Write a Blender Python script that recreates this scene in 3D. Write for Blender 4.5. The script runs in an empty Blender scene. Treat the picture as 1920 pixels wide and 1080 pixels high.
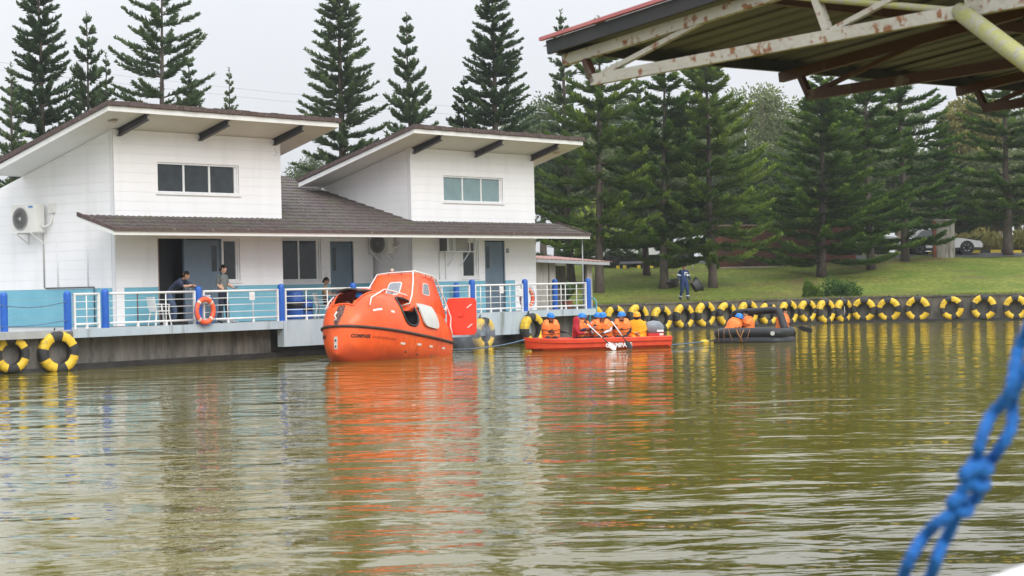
import bpy, math, random
import numpy as np
from mathutils import Vector, Matrix, Quaternion
random.seed(7); np.random.seed(7)
SC = bpy.context.scene
COL = SC.collection
PI = math.pi

# ------------------------------------------------------------------ camera
cam_data = bpy.data.cameras.new('camera')
cam = bpy.data.objects.new('camera', cam_data); COL.objects.link(cam)
cam_data.sensor_width = 36.0
cam_data.lens = 36.0 * 3800 / 1920
cam_data.clip_start = 0.1; cam_data.clip_end = 3000
cam.matrix_world = Matrix.Translation((0, 0, 2.05)) @ Matrix.Rotation(PI/2 - math.radians(0.098), 4, 'X') @ Matrix.Rotation(-0.022, 4, 'Z')
cam_data.dof.use_dof = True; cam_data.dof.focus_distance = 63.0; cam_data.dof.aperture_fstop = 8.0
SC.camera = cam

# ------------------------------------------------------------------ overcast sky and soft sun
SUN_AZ = math.radians(150)     # compass-like: 0 = +Y, clockwise; light comes from behind the camera, to the right
SUN_EL = math.radians(40)
world = bpy.data.worlds.new('World'); SC.world = world; world.use_nodes = True
nt = world.node_tree; nt.nodes.clear()
wo = nt.nodes.new('ShaderNodeOutputWorld'); bg = nt.nodes.new('ShaderNodeBackground')
sky = nt.nodes.new('ShaderNodeTexSky'); sky.sky_type = 'NISHITA'; sky.sun_disc = False
sky.sun_elevation = SUN_EL; sky.sun_rotation = SUN_AZ; sky.dust_density = 4.0
scl = nt.nodes.new('ShaderNodeVectorMath'); scl.operation = 'SCALE'; scl.inputs['Scale'].default_value = 0.1
nt.links.new(sky.outputs[0], scl.inputs[0])
# the cloud deck: the standard overcast sky, brighter overhead than at the horizon
tc = nt.nodes.new('ShaderNodeTexCoord'); sep = nt.nodes.new('ShaderNodeSeparateXYZ')
nt.links.new(tc.outputs['Generated'], sep.inputs[0])
mx = nt.nodes.new('ShaderNodeMath'); mx.operation = 'MAXIMUM'; mx.inputs[1].default_value = 0.0
nt.links.new(sep.outputs['Z'], mx.inputs[0])
ma = nt.nodes.new('ShaderNodeMath'); ma.operation = 'MULTIPLY_ADD'; ma.inputs[1].default_value = 2.0; ma.inputs[2].default_value = 1.0
nt.links.new(mx.outputs[0], ma.inputs[0])
cn = nt.nodes.new('ShaderNodeTexNoise'); cn.inputs['Scale'].default_value = 3.0; cn.inputs['Detail'].default_value = 4
nt.links.new(tc.outputs['Generated'], cn.inputs['Vector'])
cr = nt.nodes.new('ShaderNodeValToRGB')
cr.color_ramp.elements[0].position = 0.3; cr.color_ramp.elements[0].color = (0.545, 0.563, 0.595, 1)
cr.color_ramp.elements[1].position = 0.7; cr.color_ramp.elements[1].color = (0.592, 0.608, 0.635, 1)
nt.links.new(cn.outputs['Fac'], cr.inputs[0])
cl = nt.nodes.new('ShaderNodeVectorMath'); cl.operation = 'SCALE'
nt.links.new(cr.outputs[0], cl.inputs[0]); nt.links.new(ma.outputs[0], cl.inputs['Scale'])
mix = nt.nodes.new('ShaderNodeMix'); mix.data_type = 'RGBA'; mix.inputs['Factor'].default_value = 0.94
nt.links.new(scl.outputs[0], mix.inputs['A']); nt.links.new(cl.outputs[0], mix.inputs['B'])
nt.links.new(mix.outputs['Result'], bg.inputs['Color']); bg.inputs['Strength'].default_value = 1.0
nt.links.new(bg.outputs[0], wo.inputs[0])
sun_d = bpy.data.lights.new('sun', 'SUN'); sun_d.energy = 1.5; sun_d.angle = math.radians(35); sun_d.color = (1.0, 0.965, 0.92)
sun = bpy.data.objects.new('sun', sun_d); COL.objects.link(sun)
sdir = Vector((math.sin(SUN_AZ)*math.cos(SUN_EL), math.cos(SUN_AZ)*math.cos(SUN_EL), math.sin(SUN_EL)))
sun.rotation_euler = sdir.to_track_quat('Z', 'Y').to_euler()
VS = SC.view_settings
VS.view_transform = 'Standard'; VS.look = 'None'; VS.exposure = 0.36; VS.gamma = 1.0; VS.use_curve_mapping = False
SC.cycles.max_bounces = 6; SC.cycles.diffuse_bounces = 4; SC.cycles.glossy_bounces = 3; SC.cycles.transparent_max_bounces = 6
SC.cycles.use_denoising = True
SC.cycles.sample_clamp_indirect = 4.0

# ------------------------------------------------------------------ materials
MATS = {}
def mat(name, col, rough=0.6, col2=None, scale=4.0, stretch=(1, 1, 1), lo=0.35, hi=0.65, bump=0.0, bscale=None,
        metal=0.0, spec=0.5, detail=5, col3=None, scale3=1.0, lo3=0.55, hi3=0.7, stretch3=(1, 1, 1), rough2=None, coat=0.0):
    m = bpy.data.materials.new(name); m.use_nodes = True
    t = m.node_tree; p = t.nodes['Principled BSDF']
    p.inputs['Base Color'].default_value = (*col, 1); p.inputs['Roughness'].default_value = rough
    p.inputs['Metallic'].default_value = metal; p.inputs['Specular IOR Level'].default_value = spec
    p.inputs['Coat Weight'].default_value = coat
    if col2 is not None or bump:
        c = t.nodes.new('ShaderNodeTexCoord')
    def noise(sc_, st, det=detail):
        mp = t.nodes.new('ShaderNodeMapping'); mp.inputs['Scale'].default_value = st
        t.links.new(c.outputs['Object'], mp.inputs[0])
        n = t.nodes.new('ShaderNodeTexNoise'); n.inputs['Scale'].default_value = sc_; n.inputs['Detail'].default_value = det
        n.inputs['Roughness'].default_value = 0.6
        t.links.new(mp.outputs[0], n.inputs['Vector']); return n
    if col2 is not None:
        n = noise(scale, stretch)
        r = t.nodes.new('ShaderNodeValToRGB')
        r.color_ramp.elements[0].position = lo; r.color_ramp.elements[0].color = (*col, 1)
        r.color_ramp.elements[1].position = hi; r.color_ramp.elements[1].color = (*col2, 1)
        t.links.new(n.outputs['Fac'], r.inputs[0]); out = r.outputs[0]
        if col3 is not None:
            n3 = noise(scale3, stretch3)
            mr = t.nodes.new('ShaderNodeMapRange'); mr.inputs[1].default_value = lo3; mr.inputs[2].default_value = hi3
            t.links.new(n3.outputs['Fac'], mr.inputs[0])
            mm = t.nodes.new('ShaderNodeMix'); mm.data_type = 'RGBA'
            t.links.new(mr.outputs[0], mm.inputs['Factor']); t.links.new(out, mm.inputs['A']); mm.inputs['B'].default_value = (*col3, 1)
            out = mm.outputs['Result']
            if rough2 is not None:
                rr = t.nodes.new('ShaderNodeMapRange'); rr.inputs[3].default_value = rough; rr.inputs[4].default_value = rough2
                t.links.new(mr.outputs[0], rr.inputs[0]); t.links.new(rr.outputs[0], p.inputs['Roughness'])
        t.links.new(out, p.inputs['Base Color'])
    if bump:
        nb = noise(bscale or scale*4, (1, 1, 1))
        b = t.nodes.new('ShaderNodeBump'); b.inputs['Strength'].default_value = bump; b.inputs['Distance'].default_value = 0.02
        t.links.new(nb.outputs['Fac'], b.inputs['Height']); t.links.new(b.outputs[0], p.inputs['Normal'])
    MATS[name] = m
    return m

mat('wall_white', (0.83, 0.83, 0.84), 0.55, (0.87, 0.87, 0.88), 1.2, (1, 1, 0.35), bump=0.12, bscale=30, col3=(0.71, 0.71, 0.70), scale3=.9, stretch3=(1.6, 1.6, 0.2), lo3=0.54, hi3=0.9)
mat('band_blue', (0.155, 0.42, 0.53), 0.5, (0.185, 0.47, 0.585), 1.5, bump=0.12, bscale=30, col3=(0.12, 0.31, 0.38), scale3=2, stretch3=(2, 2, .4), lo3=.58, hi3=.85)
mat('joint', (0.74, 0.75, 0.76), 0.8)
mat('joint_blue', (0.12, 0.33, 0.42), 0.8)
mat('trim_white', (0.82, 0.82, 0.82), 0.4, (0.76, 0.76, 0.75), 3, col3=(0.6, 0.58, 0.54), scale3=2.0, stretch3=(1, 1, 3), lo3=0.6, hi3=0.85)
mat('soffit', (0.74, 0.74, 0.73), 0.6, (0.68, 0.68, 0.66), 1.0)
mat('frame_white', (0.80, 0.81, 0.82), 0.35, (0.70, 0.71, 0.71), 6)
mat('beam_dark', (0.035, 0.033, 0.04), 0.5, (0.055, 0.05, 0.055), 6)
mat('roof_tile', (0.060, 0.043, 0.040), 0.7, (0.10, 0.080, 0.076), 5, bump=0.4, bscale=20, col3=(0.085, 0.088, 0.045), scale3=1.3, lo3=0.52, hi3=0.75)
mat('roof_edge', (0.075, 0.048, 0.046), 0.8, (0.12, 0.088, 0.08), 9, bump=0.5, bscale=25, col3=(0.33, 0.29, 0.20), scale3=9, lo3=0.64, hi3=0.7)
mat('door_paint', (0.105, 0.155, 0.205), 0.45, (0.125, 0.18, 0.235), 2)
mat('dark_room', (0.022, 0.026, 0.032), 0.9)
mat('glass_dark', (0.030, 0.038, 0.042), 0.08, (0.045, 0.055, 0.06), 3, spec=0.25)
mat('glass_teal', (0.17, 0.26, 0.275), 0.12, (0.20, 0.30, 0.31), 2, spec=0.6)
mat('post_blue', (0.008, 0.095, 0.44), 0.4, (0.015, 0.12, 0.50), 5, col3=(0.02, 0.06, 0.2), scale3=8, lo3=.62, hi3=.75)
mat('rail_white', (0.80, 0.80, 0.80), 0.4, (0.74, 0.74, 0.72), 5, col3=(0.42, 0.27, 0.15), scale3=7, lo3=0.66, hi3=0.74)
mat('slab_paint', (0.40, 0.485, 0.55), 0.6, (0.48, 0.555, 0.61), 1.5, (1, 1, .5), bump=.15, col3=(0.20, 0.21, 0.19), scale3=1.6, stretch3=(2.2, 2.2, 0.15), lo3=0.56, hi3=0.74)
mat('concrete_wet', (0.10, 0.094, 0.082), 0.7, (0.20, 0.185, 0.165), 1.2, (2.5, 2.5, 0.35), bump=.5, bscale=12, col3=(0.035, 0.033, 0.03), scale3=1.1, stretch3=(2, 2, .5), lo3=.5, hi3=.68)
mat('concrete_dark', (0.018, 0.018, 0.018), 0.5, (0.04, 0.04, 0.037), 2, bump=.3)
mat('concrete_wall', (0.085, 0.078, 0.066), 0.8, (0.155, 0.145, 0.125), 1.6, (2, 2, .6), bump=.6, bscale=10, col3=(0.05, 0.06, 0.03), scale3=1.2, lo3=.52, hi3=.7)
mat('concrete_pale', (0.36, 0.34, 0.31), 0.8, (0.48, 0.46, 0.43), 2, (2, 2, .4), bump=.3, col3=(0.28, 0.26, 0.23), scale3=2, stretch3=(2, 2, .3), lo3=.55, hi3=.7)
mat('concrete_aged', (0.20, 0.19, 0.165), 0.85, (0.32, 0.30, 0.27), 1.5, (2, 2, .4), bump=.4, col3=(0.09, 0.085, 0.07), scale3=2.5, stretch3=(2, 2, .3), lo3=.5, hi3=.68)
mat('deck_floor', (0.33, 0.34, 0.34), 0.8, (0.42, 0.43, 0.43), 2)
mat('ac_white', (0.70, 0.69, 0.65), 0.45, (0.76, 0.76, 0.73), 3)
mat('ac_grille', (0.34, 0.34, 0.33), 0.5)
mat('ac_dark', (0.10, 0.10, 0.10), 0.6)
mat('plastic_white', (0.78, 0.78, 0.77), 0.4)
mat('plastic_black', (0.012, 0.012, 0.014), 0.45)
mat('bin_blue', (0.02, 0.10, 0.42), 0.45, (0.03, 0.13, 0.47), 3)
mat('logo_blue', (0.05, 0.20, 0.55), 0.4)
mat('rubber', (0.022, 0.022, 0.023), 0.7, (0.04, 0.039, 0.038), 6, bump=.4, bscale=20)
mat('tyre_yellow', (0.72, 0.46, 0.02), 0.55, (0.80, 0.54, 0.035), 5, bump=.3, col3=(0.22, 0.16, 0.06), scale3=7, lo3=.54, hi3=.72)
mat('buoy_orange', (0.80, 0.115, 0.045), 0.5, (0.87, 0.15, 0.06), 4)
mat('buoy_tape', (0.72, 0.62, 0.52), 0.5)
mat('bark', (0.075, 0.058, 0.046), 0.9, (0.125, 0.10, 0.082), 6, (1, 1, .4), bump=.8, bscale=14)
mat('bark_pale', (0.24, 0.17, 0.13), 0.9, (0.32, 0.24, 0.19), 5, (1, 1, .4), bump=.5)
mat('brick', (0.20, 0.058, 0.036), 0.85, (0.26, 0.08, 0.05), 3, bump=.4, col3=(0.09, 0.038, 0.028), scale3=1.2, lo3=.5, hi3=.75)
mat('brick_mortar', (0.30, 0.19, 0.15), 0.9)
mat('stone_cap', (0.48, 0.40, 0.33), 0.85, (0.55, 0.47, 0.4), 4)
mat('asphalt', (0.05, 0.05, 0.05), 0.9, (0.07, 0.068, 0.066), 6)
mat('tin_red', (0.30, 0.14, 0.12), 0.5, (0.38, 0.20, 0.17), 3, (4, 1, 1), col3=(0.2, 0.1, 0.08), scale3=2)
mat('steel_grey', (0.32, 0.35, 0.36), 0.45, (0.42, 0.44, 0.45), 4)
mat('wire_black', (0.03, 0.03, 0.035), 0.6)
mat('rope_blue', (0.003, 0.10, 0.37), 0.7, (0.006, 0.15, 0.50), 14, bump=.8, bscale=60)
mat('rope_steel', (0.07, 0.13, 0.22), 0.6, (0.12, 0.2, 0.3), 14)
mat('teal_pipe', (0.06, 0.36, 0.46), 0.4)

# ------------------------------------------------------------------ mesh helpers
class MB:
    """collects shapes into one mesh"""
    def __init__(s): s.v = []; s.f = []; s.m = []
    def add(s, verts, faces, mi=0):
        o = len(s.v); s.v += [tuple(p) for p in verts]
        s.f += [tuple(i + o for i in f) for f in faces]; s.m += [mi]*len(faces); return s
    def box(s, x0, x1, y0, y1, z0, z1, mi=0):
        vs = [(x, y, z) for x in (x0, x1) for y in (y0, y1) for z in (z0, z1)]
        return s.add(vs, [(0, 1, 3, 2), (4, 6, 7, 5), (0, 4, 5, 1), (2, 3, 7, 6), (0, 2, 6, 4), (1, 5, 7, 3)], mi)
    def obox(s, c, half, M3, mi=0):
        vs = []
        for x in (-1, 1):
            for y in (-1, 1):
                for z in (-1, 1):
                    vs.append(Vector(c) + M3 @ Vector((x*half[0], y*half[1], z*half[2])))
        return s.add(vs, [(0, 1, 3, 2), (4, 6, 7, 5), (0, 4, 5, 1), (2, 3, 7, 6), (0, 2, 6, 4), (1, 5, 7, 3)], mi)
    def beam(s, p, q, w, h, up=(0, 0, 1), mi=0):
        p = Vector(p); q = Vector(q); d = (q-p); L = d.length; d.normalize()
        sd = d.cross(Vector(up)).normalized(); u2 = sd.cross(d)
        M3 = Matrix((d, sd, u2)).transposed()
        return s.obox((p+q)/2, (L/2, w/2, h/2), M3, mi)
    def prism(s, poly, fn, t0, t1, mi=0):
        """poly: 2D outline (any winding); fn(u,v,t) -> point; extruded from t0 to t1"""
        n = len(poly)
        vs = [fn(u, v, t0) for u, v in poly] + [fn(u, v, t1) for u, v in poly]
        fs = [tuple(range(n))[::-1], tuple(range(n, 2*n))] + [(i, (i+1) % n, n+(i+1) % n, n+i) for i in range(n)]
        return s.add(vs, fs, mi)
    def tube(s, pts, rad, seg=8, mi=0, closed=False, cap=True):
        pts = [Vector(p) for p in pts]; n = len(pts)
        if not hasattr(rad, '__len__'): rad = [rad]*n
        rings = []; prev = None
        for i, p in enumerate(pts):
            if closed: d = pts[(i+1) % n]-pts[i-1]
            else: d = pts[min(i+1, n-1)]-pts[max(i-1, 0)]
            if d.length < 1e-9: d = Vector((0, 0, 1))
            d.normalize()
            if prev is None:
                a = Vector((0, 0, 1)) if abs(d.z) < .9 else Vector((1, 0, 0)); x = d.cross(a).normalized()
            else:
                x = (prev - d*prev.dot(d))
                x = x.normalized() if x.length > 1e-6 else d.orthogonal().normalized()
            prev = x; y = d.cross(x)
            rings.append([p + (x*math.cos(2*PI*k/seg) + y*math.sin(2*PI*k/seg))*rad[i] for k in range(seg)])
        return s.loft(rings, closed_ring=True, cap=cap and not closed, loop=closed, mi=mi)
    def loft(s, rings, closed_ring=True, cap=True, loop=False, mi=0):
        n = len(rings); k = len(rings[0]); vs = [v for r in rings for v in r]; fs = []
        for i in range(n if loop else n-1):
            j = (i+1) % n
            for a in range(k if closed_ring else k-1):
                b = (a+1) % k
                fs.append((i*k+a, i*k+b, j*k+b, j*k+a))
        if cap and closed_ring and not loop:
            fs.append(tuple(range(k))[::-1]); fs.append(tuple((n-1)*k+a for a in range(k)))
        return s.add(vs, fs, mi)
    def lathe(s, prof, seg=16, M4=None, mi=0, arc=(0, 2*PI)):
        rings = []
        full = abs(arc[1]-arc[0]-2*PI) < 1e-6
        for r, z in prof:
            ring = []
            for k in range(seg if full else seg+1):
                a = arc[0]+(arc[1]-arc[0])*k/seg
                p = Vector((r*math.cos(a), r*math.sin(a), z))
                ring.append(M4 @ p if M4 else p)
            rings.append(ring)
        return s.loft(rings, closed_ring=full, cap=full, mi=mi)
    def ball(s, c, r, seg=10, rings=7, mi=0, M3=None):
        if not hasattr(r, '__len__'): r = (r, r, r)
        rr = []
        for i in range(1, rings):
            t = PI*i/rings
            ring = []
            for k in range(seg):
                a = 2*PI*k/seg
                p = Vector((r[0]*math.sin(t)*math.cos(a), r[1]*math.sin(t)*math.sin(a), -r[2]*math.cos(t)))
                ring.append(Vector(c) + (M3 @ p if M3 else p))
            rr.append(ring)
        return s.loft(rr, mi=mi)
    def build(s, name, mats, parent=None, smooth=False, loc=None):
        me = bpy.data.meshes.new(name)
        me.from_pydata(s.v, [], s.f)
        if isinstance(mats, str): mats = [mats]
        for m in mats: me.materials.append(MATS[m])
        if len(mats) > 1: me.polygons.foreach_set('material_index', s.m)
        if smooth: me.polygons.foreach_set('use_smooth', [True]*len(s.f))
        me.update()
        fix_normals(me)
        return link(name, me, parent, loc)
def fix_normals(me):
    import bmesh
    bm = bmesh.new(); bm.from_mesh(me); bmesh.ops.recalc_face_normals(bm, faces=bm.faces); bm.to_mesh(me); bm.free()
def link(name, me, parent=None, loc=None):
    o = bpy.data.objects.new(name, me); COL.objects.link(o)
    if parent: o.parent = parent
    if loc is not None: o.location = loc
    return o
def empty(name, loc=(0, 0, 0), rz=0, parent=None):
    o = bpy.data.objects.new(name, None); COL.objects.link(o); o.empty_display_size = .2
    o.location = loc; o.rotation_euler = (0, 0, rz)
    if parent: o.parent = parent
    return o
def tag(o, label, cat, group=None):
    o['label'] = label; o['category'] = cat
    if group: o['group'] = group
    return o
def struct(o): o['kind'] = 'structure'; return o
def copy_tree(o, parent=None):
    c = o.copy(); COL.objects.link(c); c.parent = parent
    for ch in list(o.children): copy_tree(ch, c)
    return c
def autosmooth(o, ang=35):
    import bmesh
    bm = bmesh.new(); bm.from_mesh(o.data)
    for f in bm.faces: f.smooth = True
    for e in bm.edges:
        if len(e.link_faces) == 2: e.smooth = e.calc_face_angle(0) < math.radians(ang)
    bm.to_mesh(o.data); bm.free(); return o
ORD = ['first', 'second', 'third', 'fourth', 'fifth', 'sixth', 'seventh', 'eighth', 'ninth', 'tenth', 'eleventh', 'twelfth', 'thirteenth', 'fourteenth', 'fifteenth']

# house frame: x along the front (to the right, away), -y out of the front, z up
HA = math.atan2(.8, .6)
HO = Vector((.6*39.37 + .8*(-43.6), .8*39.37 - .6*(-43.6), 0))
HM = Matrix.Translation(HO) @ Matrix.Rotation(HA, 4, 'Z')
def hw(a, y, z): return HM @ Vector((a, y, z))       # house -> world
# ================================================================== water
def build_water():
    me = bpy.data.meshes.new('water')
    me.from_pydata([(-260, -60, 0), (260, -60, 0), (260, 118, 0), (-260, 118, 0)], [], [(0, 1, 2, 3)])
    m = bpy.data.materials.new('water'); m.use_nodes = True; MATS['water'] = m
    t = m.node_tree; p = t.nodes['Principled BSDF']
    p.inputs['Base Color'].default_value = (0.150, 0.128, 0.016, 1)
    p.inputs['Roughness'].default_value = 0.03; p.inputs['IOR'].default_value = 1.333
    c = t.nodes.new('ShaderNodeTexCoord')
    def layer(scale, st, rot, strength, dist, det, prev):
        mp = t.nodes.new('ShaderNodeMapping'); mp.inputs['Scale'].default_value = st; mp.inputs['Rotation'].default_value = (0, 0, rot)
        t.links.new(c.outputs['Object'], mp.inputs[0])
        n = t.nodes.new('ShaderNodeTexNoise'); n.inputs['Scale'].default_value = scale; n.inputs['Detail'].default_value = det
        n.inputs['Roughness'].default_value = .5; n.inputs['Distortion'].default_value = .3
        t.links.new(mp.outputs[0], n.inputs['Vector'])
        b = t.nodes.new('ShaderNodeBump'); b.inputs['Strength'].default_value = strength; b.inputs['Distance'].default_value = dist
        t.links.new(n.outputs['Fac'], b.inputs['Height'])
        if prev: t.links.new(prev.outputs[0], b.inputs['Normal'])
        return b
    pn = t.nodes.new('ShaderNodeTexNoise'); pn.inputs['Scale'].default_value = .09; pn.inputs['Detail'].default_value = 3; t.links.new(c.outputs['Object'], pn.inputs['Vector'])
    pr = t.nodes.new('ShaderNodeMapRange'); pr.inputs[1].default_value = .35; pr.inputs[2].default_value = .65; pr.inputs[3].default_value = .45; pr.inputs[4].default_value = 1.0
    t.links.new(pn.outputs['Fac'], pr.inputs[0])
    b = layer(0.5, (0.7, 1.0, 1), 0.22, 1.0, 0.07, 2, None)
    b = layer(1.35, (0.62, 1.0, 1), -0.14, 1.0, 0.047, 3, b); t.links.new(pr.outputs[0], b.inputs['Strength'])
    b = layer(4.2, (0.75, 1.0, 1), 0.3, 1.0, 0.006, 3, b); t.links.new(pr.outputs[0], b.inputs['Strength'])
    t.links.new(b.outputs[0], p.inputs['Normal'])
    me.materials.append(m)
    struct(link('water', me))
build_water()

# ================================================================== lawn and bank
RW = [(1.0, 80.8), (15.0, 91.55), (23.0, 89.1), (60.0, 77.8)]      # line of the retaining wall
def ywall(x):
    if x <= RW[0][0]: return RW[0][1]
    for (x0, y0), (x1, y1) in zip(RW, RW[1:]):
        if x <= x1: return y0 + (y1-y0)*(x-x0)/(x1-x0)
    return RW[-1][1]
def ground(x, y):
    t = y-95.0
    if t <= -3: h = 0
    elif t < 3: h = .108*(t+3)**2/12
    elif t < 17: h = .108*t
    elif t < 23: h = .108*t-.108*(t-17)**2/12
    else: h = .108*20 + (t-23)*.012
    return 1.10 + h + .05*math.sin(x*.35)*min(1, max(0, (y-88)/12)) + .04*math.sin(x*.9+y*.5)*min(1, max(0, (y-90)/10))
def build_lawn():
    xs = list(np.concatenate([np.linspace(-120, -2, 30), np.linspace(-1, 36, 110), np.linspace(40, 160, 30)]))
    ys = np.concatenate([np.linspace(0, 30, 90), np.linspace(32, 60, 14), np.linspace(80, 700, 14)])
    mb = MB(); n = len(ys)
    vs = [(x, ywall(x)+.12+t, ground(x, ywall(x)+.12+t)) for x in xs for t in ys]
    fs = [(i*n+j, (i+1)*n+j, (i+1)*n+j+1, i*n+j+1) for i in range(len(xs)-1) for j in range(n-1)]
    m = bpy.data.materials.new('grass'); m.use_nodes = True; MATS['grass'] = m
    t = m.node_tree; p = t.nodes['Principled BSDF']; p.inputs['Roughness'].default_value = .9; p.inputs['Specular IOR Level'].default_value = .2
    c = t.nodes.new('ShaderNodeTexCoord')
    def nz(sc_, det=6):
        q = t.nodes.new('ShaderNodeTexNoise'); q.inputs['Scale'].default_value = sc_; q.inputs['Detail'].default_value = det; q.inputs['Roughness'].default_value = .65
        t.links.new(c.outputs['Object'], q.inputs['Vector']); return q
    def mixc(f, a, b):
        k = t.nodes.new('ShaderNodeMix'); k.data_type = 'RGBA'
        t.links.new(f, k.inputs['Factor'])
        for s_, v in (('A', a), ('B', b)):
            if isinstance(v, tuple): k.inputs[s_].default_value = (*v, 1)
            else: t.links.new(v, k.inputs[s_])
        return k.outputs['Result']
    def rng(sock, lo, hi):
        r = t.nodes.new('ShaderNodeMapRange'); r.inputs[1].default_value = lo; r.inputs[2].default_value = hi; t.links.new(sock, r.inputs[0]); return r.outputs[0]
    a = mixc(rng(nz(.35).outputs['Fac'], .38, .62), (0.15, 0.22, 0.026), (0.31, 0.32, 0.06))
    a = mixc(rng(nz(4.5, 10).outputs['Fac'], .40, .62), a, (0.10, 0.145, 0.022))
    a = mixc(rng(nz(.20, 8).outputs['Fac'], .50, .66), a, (0.16, 0.115, 0.05))
    t.links.new(a, p.inputs['Base Color'])
    b = t.nodes.new('ShaderNodeBump'); b.inputs['Strength'].default_value = 1.0; b.inputs['Distance'].default_value = .16
    t.links.new(nz(9, 6).outputs['Fac'], b.inputs['Height']); t.links.new(b.outputs[0], p.inputs['Normal'])
    mb.v = vs; mb.f = fs; mb.m = [0]*len(fs)
    struct(mb.build('lawn', 'grass', smooth=True))
build_lawn()

# ================================================================== retaining wall with its panels
def build_rwall():
    root = empty('retaining_wall', (RW[0][0], RW[0][1], 0)); o = Vector((RW[0][0], RW[0][1], 0))
    tag(root, 'long stained concrete retaining wall along the lawn, hung with striped tyres', 'retaining wall')
    for (p, q) in zip(RW, RW[1:]):
        P = Vector((*p, 0))-o; Q = Vector((*q, 0))-o; d = (Q-P); L = d.length; d.normalize(); nrm = Vector((d.y, -d.x, 0))
        k = max(1, int(round(L/2.4)))
        for i in range(k):
            a = P+d*(L*i/k+.008); b = P+d*(L*(i+1)/k-.008)
            jt = random.uniform(-.012, .012)
            w = MB(); out = nrm*(.0+jt); inn = -nrm*.35
            w.add([a+out-Vector((0, 0, 1.2)), b+out-Vector((0, 0, 1.2)), b+inn-Vector((0, 0, 1.2)), a+inn-Vector((0, 0, 1.2)),
                   a+out+Vector((0, 0, 1.10)), b+out+Vector((0, 0, 1.10)), b+inn+Vector((0, 0, 1.10)), a+inn+Vector((0, 0, 1.10))],
                  [(0, 1, 5, 4), (1, 2, 6, 5), (2, 3, 7, 6), (3, 0, 4, 7), (4, 5, 6, 7), (0, 3, 2, 1)])
            w.build('wall_panel', 'concrete_wall', root)
        w = MB(); a = P+nrm*.10; b = Q+nrm*.10
        w.beam(a+Vector((0, 0, -.35)), b+Vector((0, 0, -.35)), .3, .9); w.build('footing', 'concrete_dark', root)
        w = MB(); w.beam(P-nrm*.16+Vector((0, 0, 1.13)), Q-nrm*.16+Vector((0, 0, 1.13)), .42, .06); w.build('coping', 'concrete_wall', root)
build_rwall()

# ================================================================== quay under the house
def Hp(mb):                                            # mesh given in house coordinates
    return mb
quay = empty('quay', HO, HA); struct(quay)
def q_box(name, m, *b):
    w = MB(); w.box(*b); return w.build(name, m, quay)
q_box('deck', 'deck_floor', -9.0, 21.7, -1.46, 16, .90, 1.098)
q_box('slab_edge', 'slab_paint', -2.95, 5.20, -1.56, -1.462, .875, 1.11)
q_box('slab_edge', 'slab_paint', 17.75, 21.78, -1.56, -1.462, .885, 1.11)
# the tall painted apron, cast in bays
for i in range(5):
    a0 = 5.21+i*(12.53/5); q_box('apron_panel', 'slab_paint', a0+(.006 if i else 0), a0+12.53/5-.006, -1.575, -1.30, .33, 1.112)
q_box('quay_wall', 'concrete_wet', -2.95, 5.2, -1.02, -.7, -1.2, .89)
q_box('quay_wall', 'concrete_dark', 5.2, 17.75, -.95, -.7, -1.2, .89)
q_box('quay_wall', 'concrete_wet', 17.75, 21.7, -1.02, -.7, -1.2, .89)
q_box('quay_wall', 'concrete_wet', 21.70, 21.95, -1.0, 9, -1.2, 1.09)
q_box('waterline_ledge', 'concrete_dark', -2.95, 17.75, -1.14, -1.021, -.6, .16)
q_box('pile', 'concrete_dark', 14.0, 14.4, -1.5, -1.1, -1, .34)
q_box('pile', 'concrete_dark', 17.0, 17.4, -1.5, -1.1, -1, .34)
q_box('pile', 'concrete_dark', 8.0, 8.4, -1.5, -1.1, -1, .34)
# left-hand stretch of quay, swinging a little towards the water
QL0 = hw(-2.90, -1.54, 0); QD = Vector((-.80, -.60, 0)).normalized(); QN = Vector((.60, -.80, 0)).normalized()
def quay_left():
    for i in range(3):
        w = MB(); a = QL0+QD*(2.5*i+.005); b = QL0+QD*(2.5*(i+1)-.005)
        for z0, z1, m, nm, off in ((-1.2, 1.05, 'concrete_wet', 'quay_wall', 0), ):
            w.add([a+QN*off+Vector((0, 0, z0)), b+QN*off+Vector((0, 0, z0)), b-QN*5+Vector((0, 0, z0)), a-QN*1.5+Vector((0, 0, z0)),
                   a+QN*off+Vector((0, 0, z1)), b+QN*off+Vector((0, 0, z1)), b-QN*5+Vector((0, 0, z1)), a-QN*1.5+Vector((0, 0, z1))],
                  [(0, 1, 5, 4), (1, 2, 6, 5), (2, 3, 7, 6), (3, 0, 4, 7), (4, 5, 6, 7), (0, 3, 2, 1)])
            o = w.build(nm, m, None); o.matrix_world = Matrix.Identity(4)
            o.parent = quay; o.matrix_parent_inverse = HM.inverted()
    w = MB(); w.beam(QL0+QN*.06+Vector((0, 0, -.25)), QL0+QD*7.5+QN*.06+Vector((0, 0, -.25)), .12, .7)
    o = w.build('waterline_ledge', 'concrete_dark', None); o.parent = quay; o.matrix_parent_inverse = HM.inverted()
quay_left()
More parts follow.
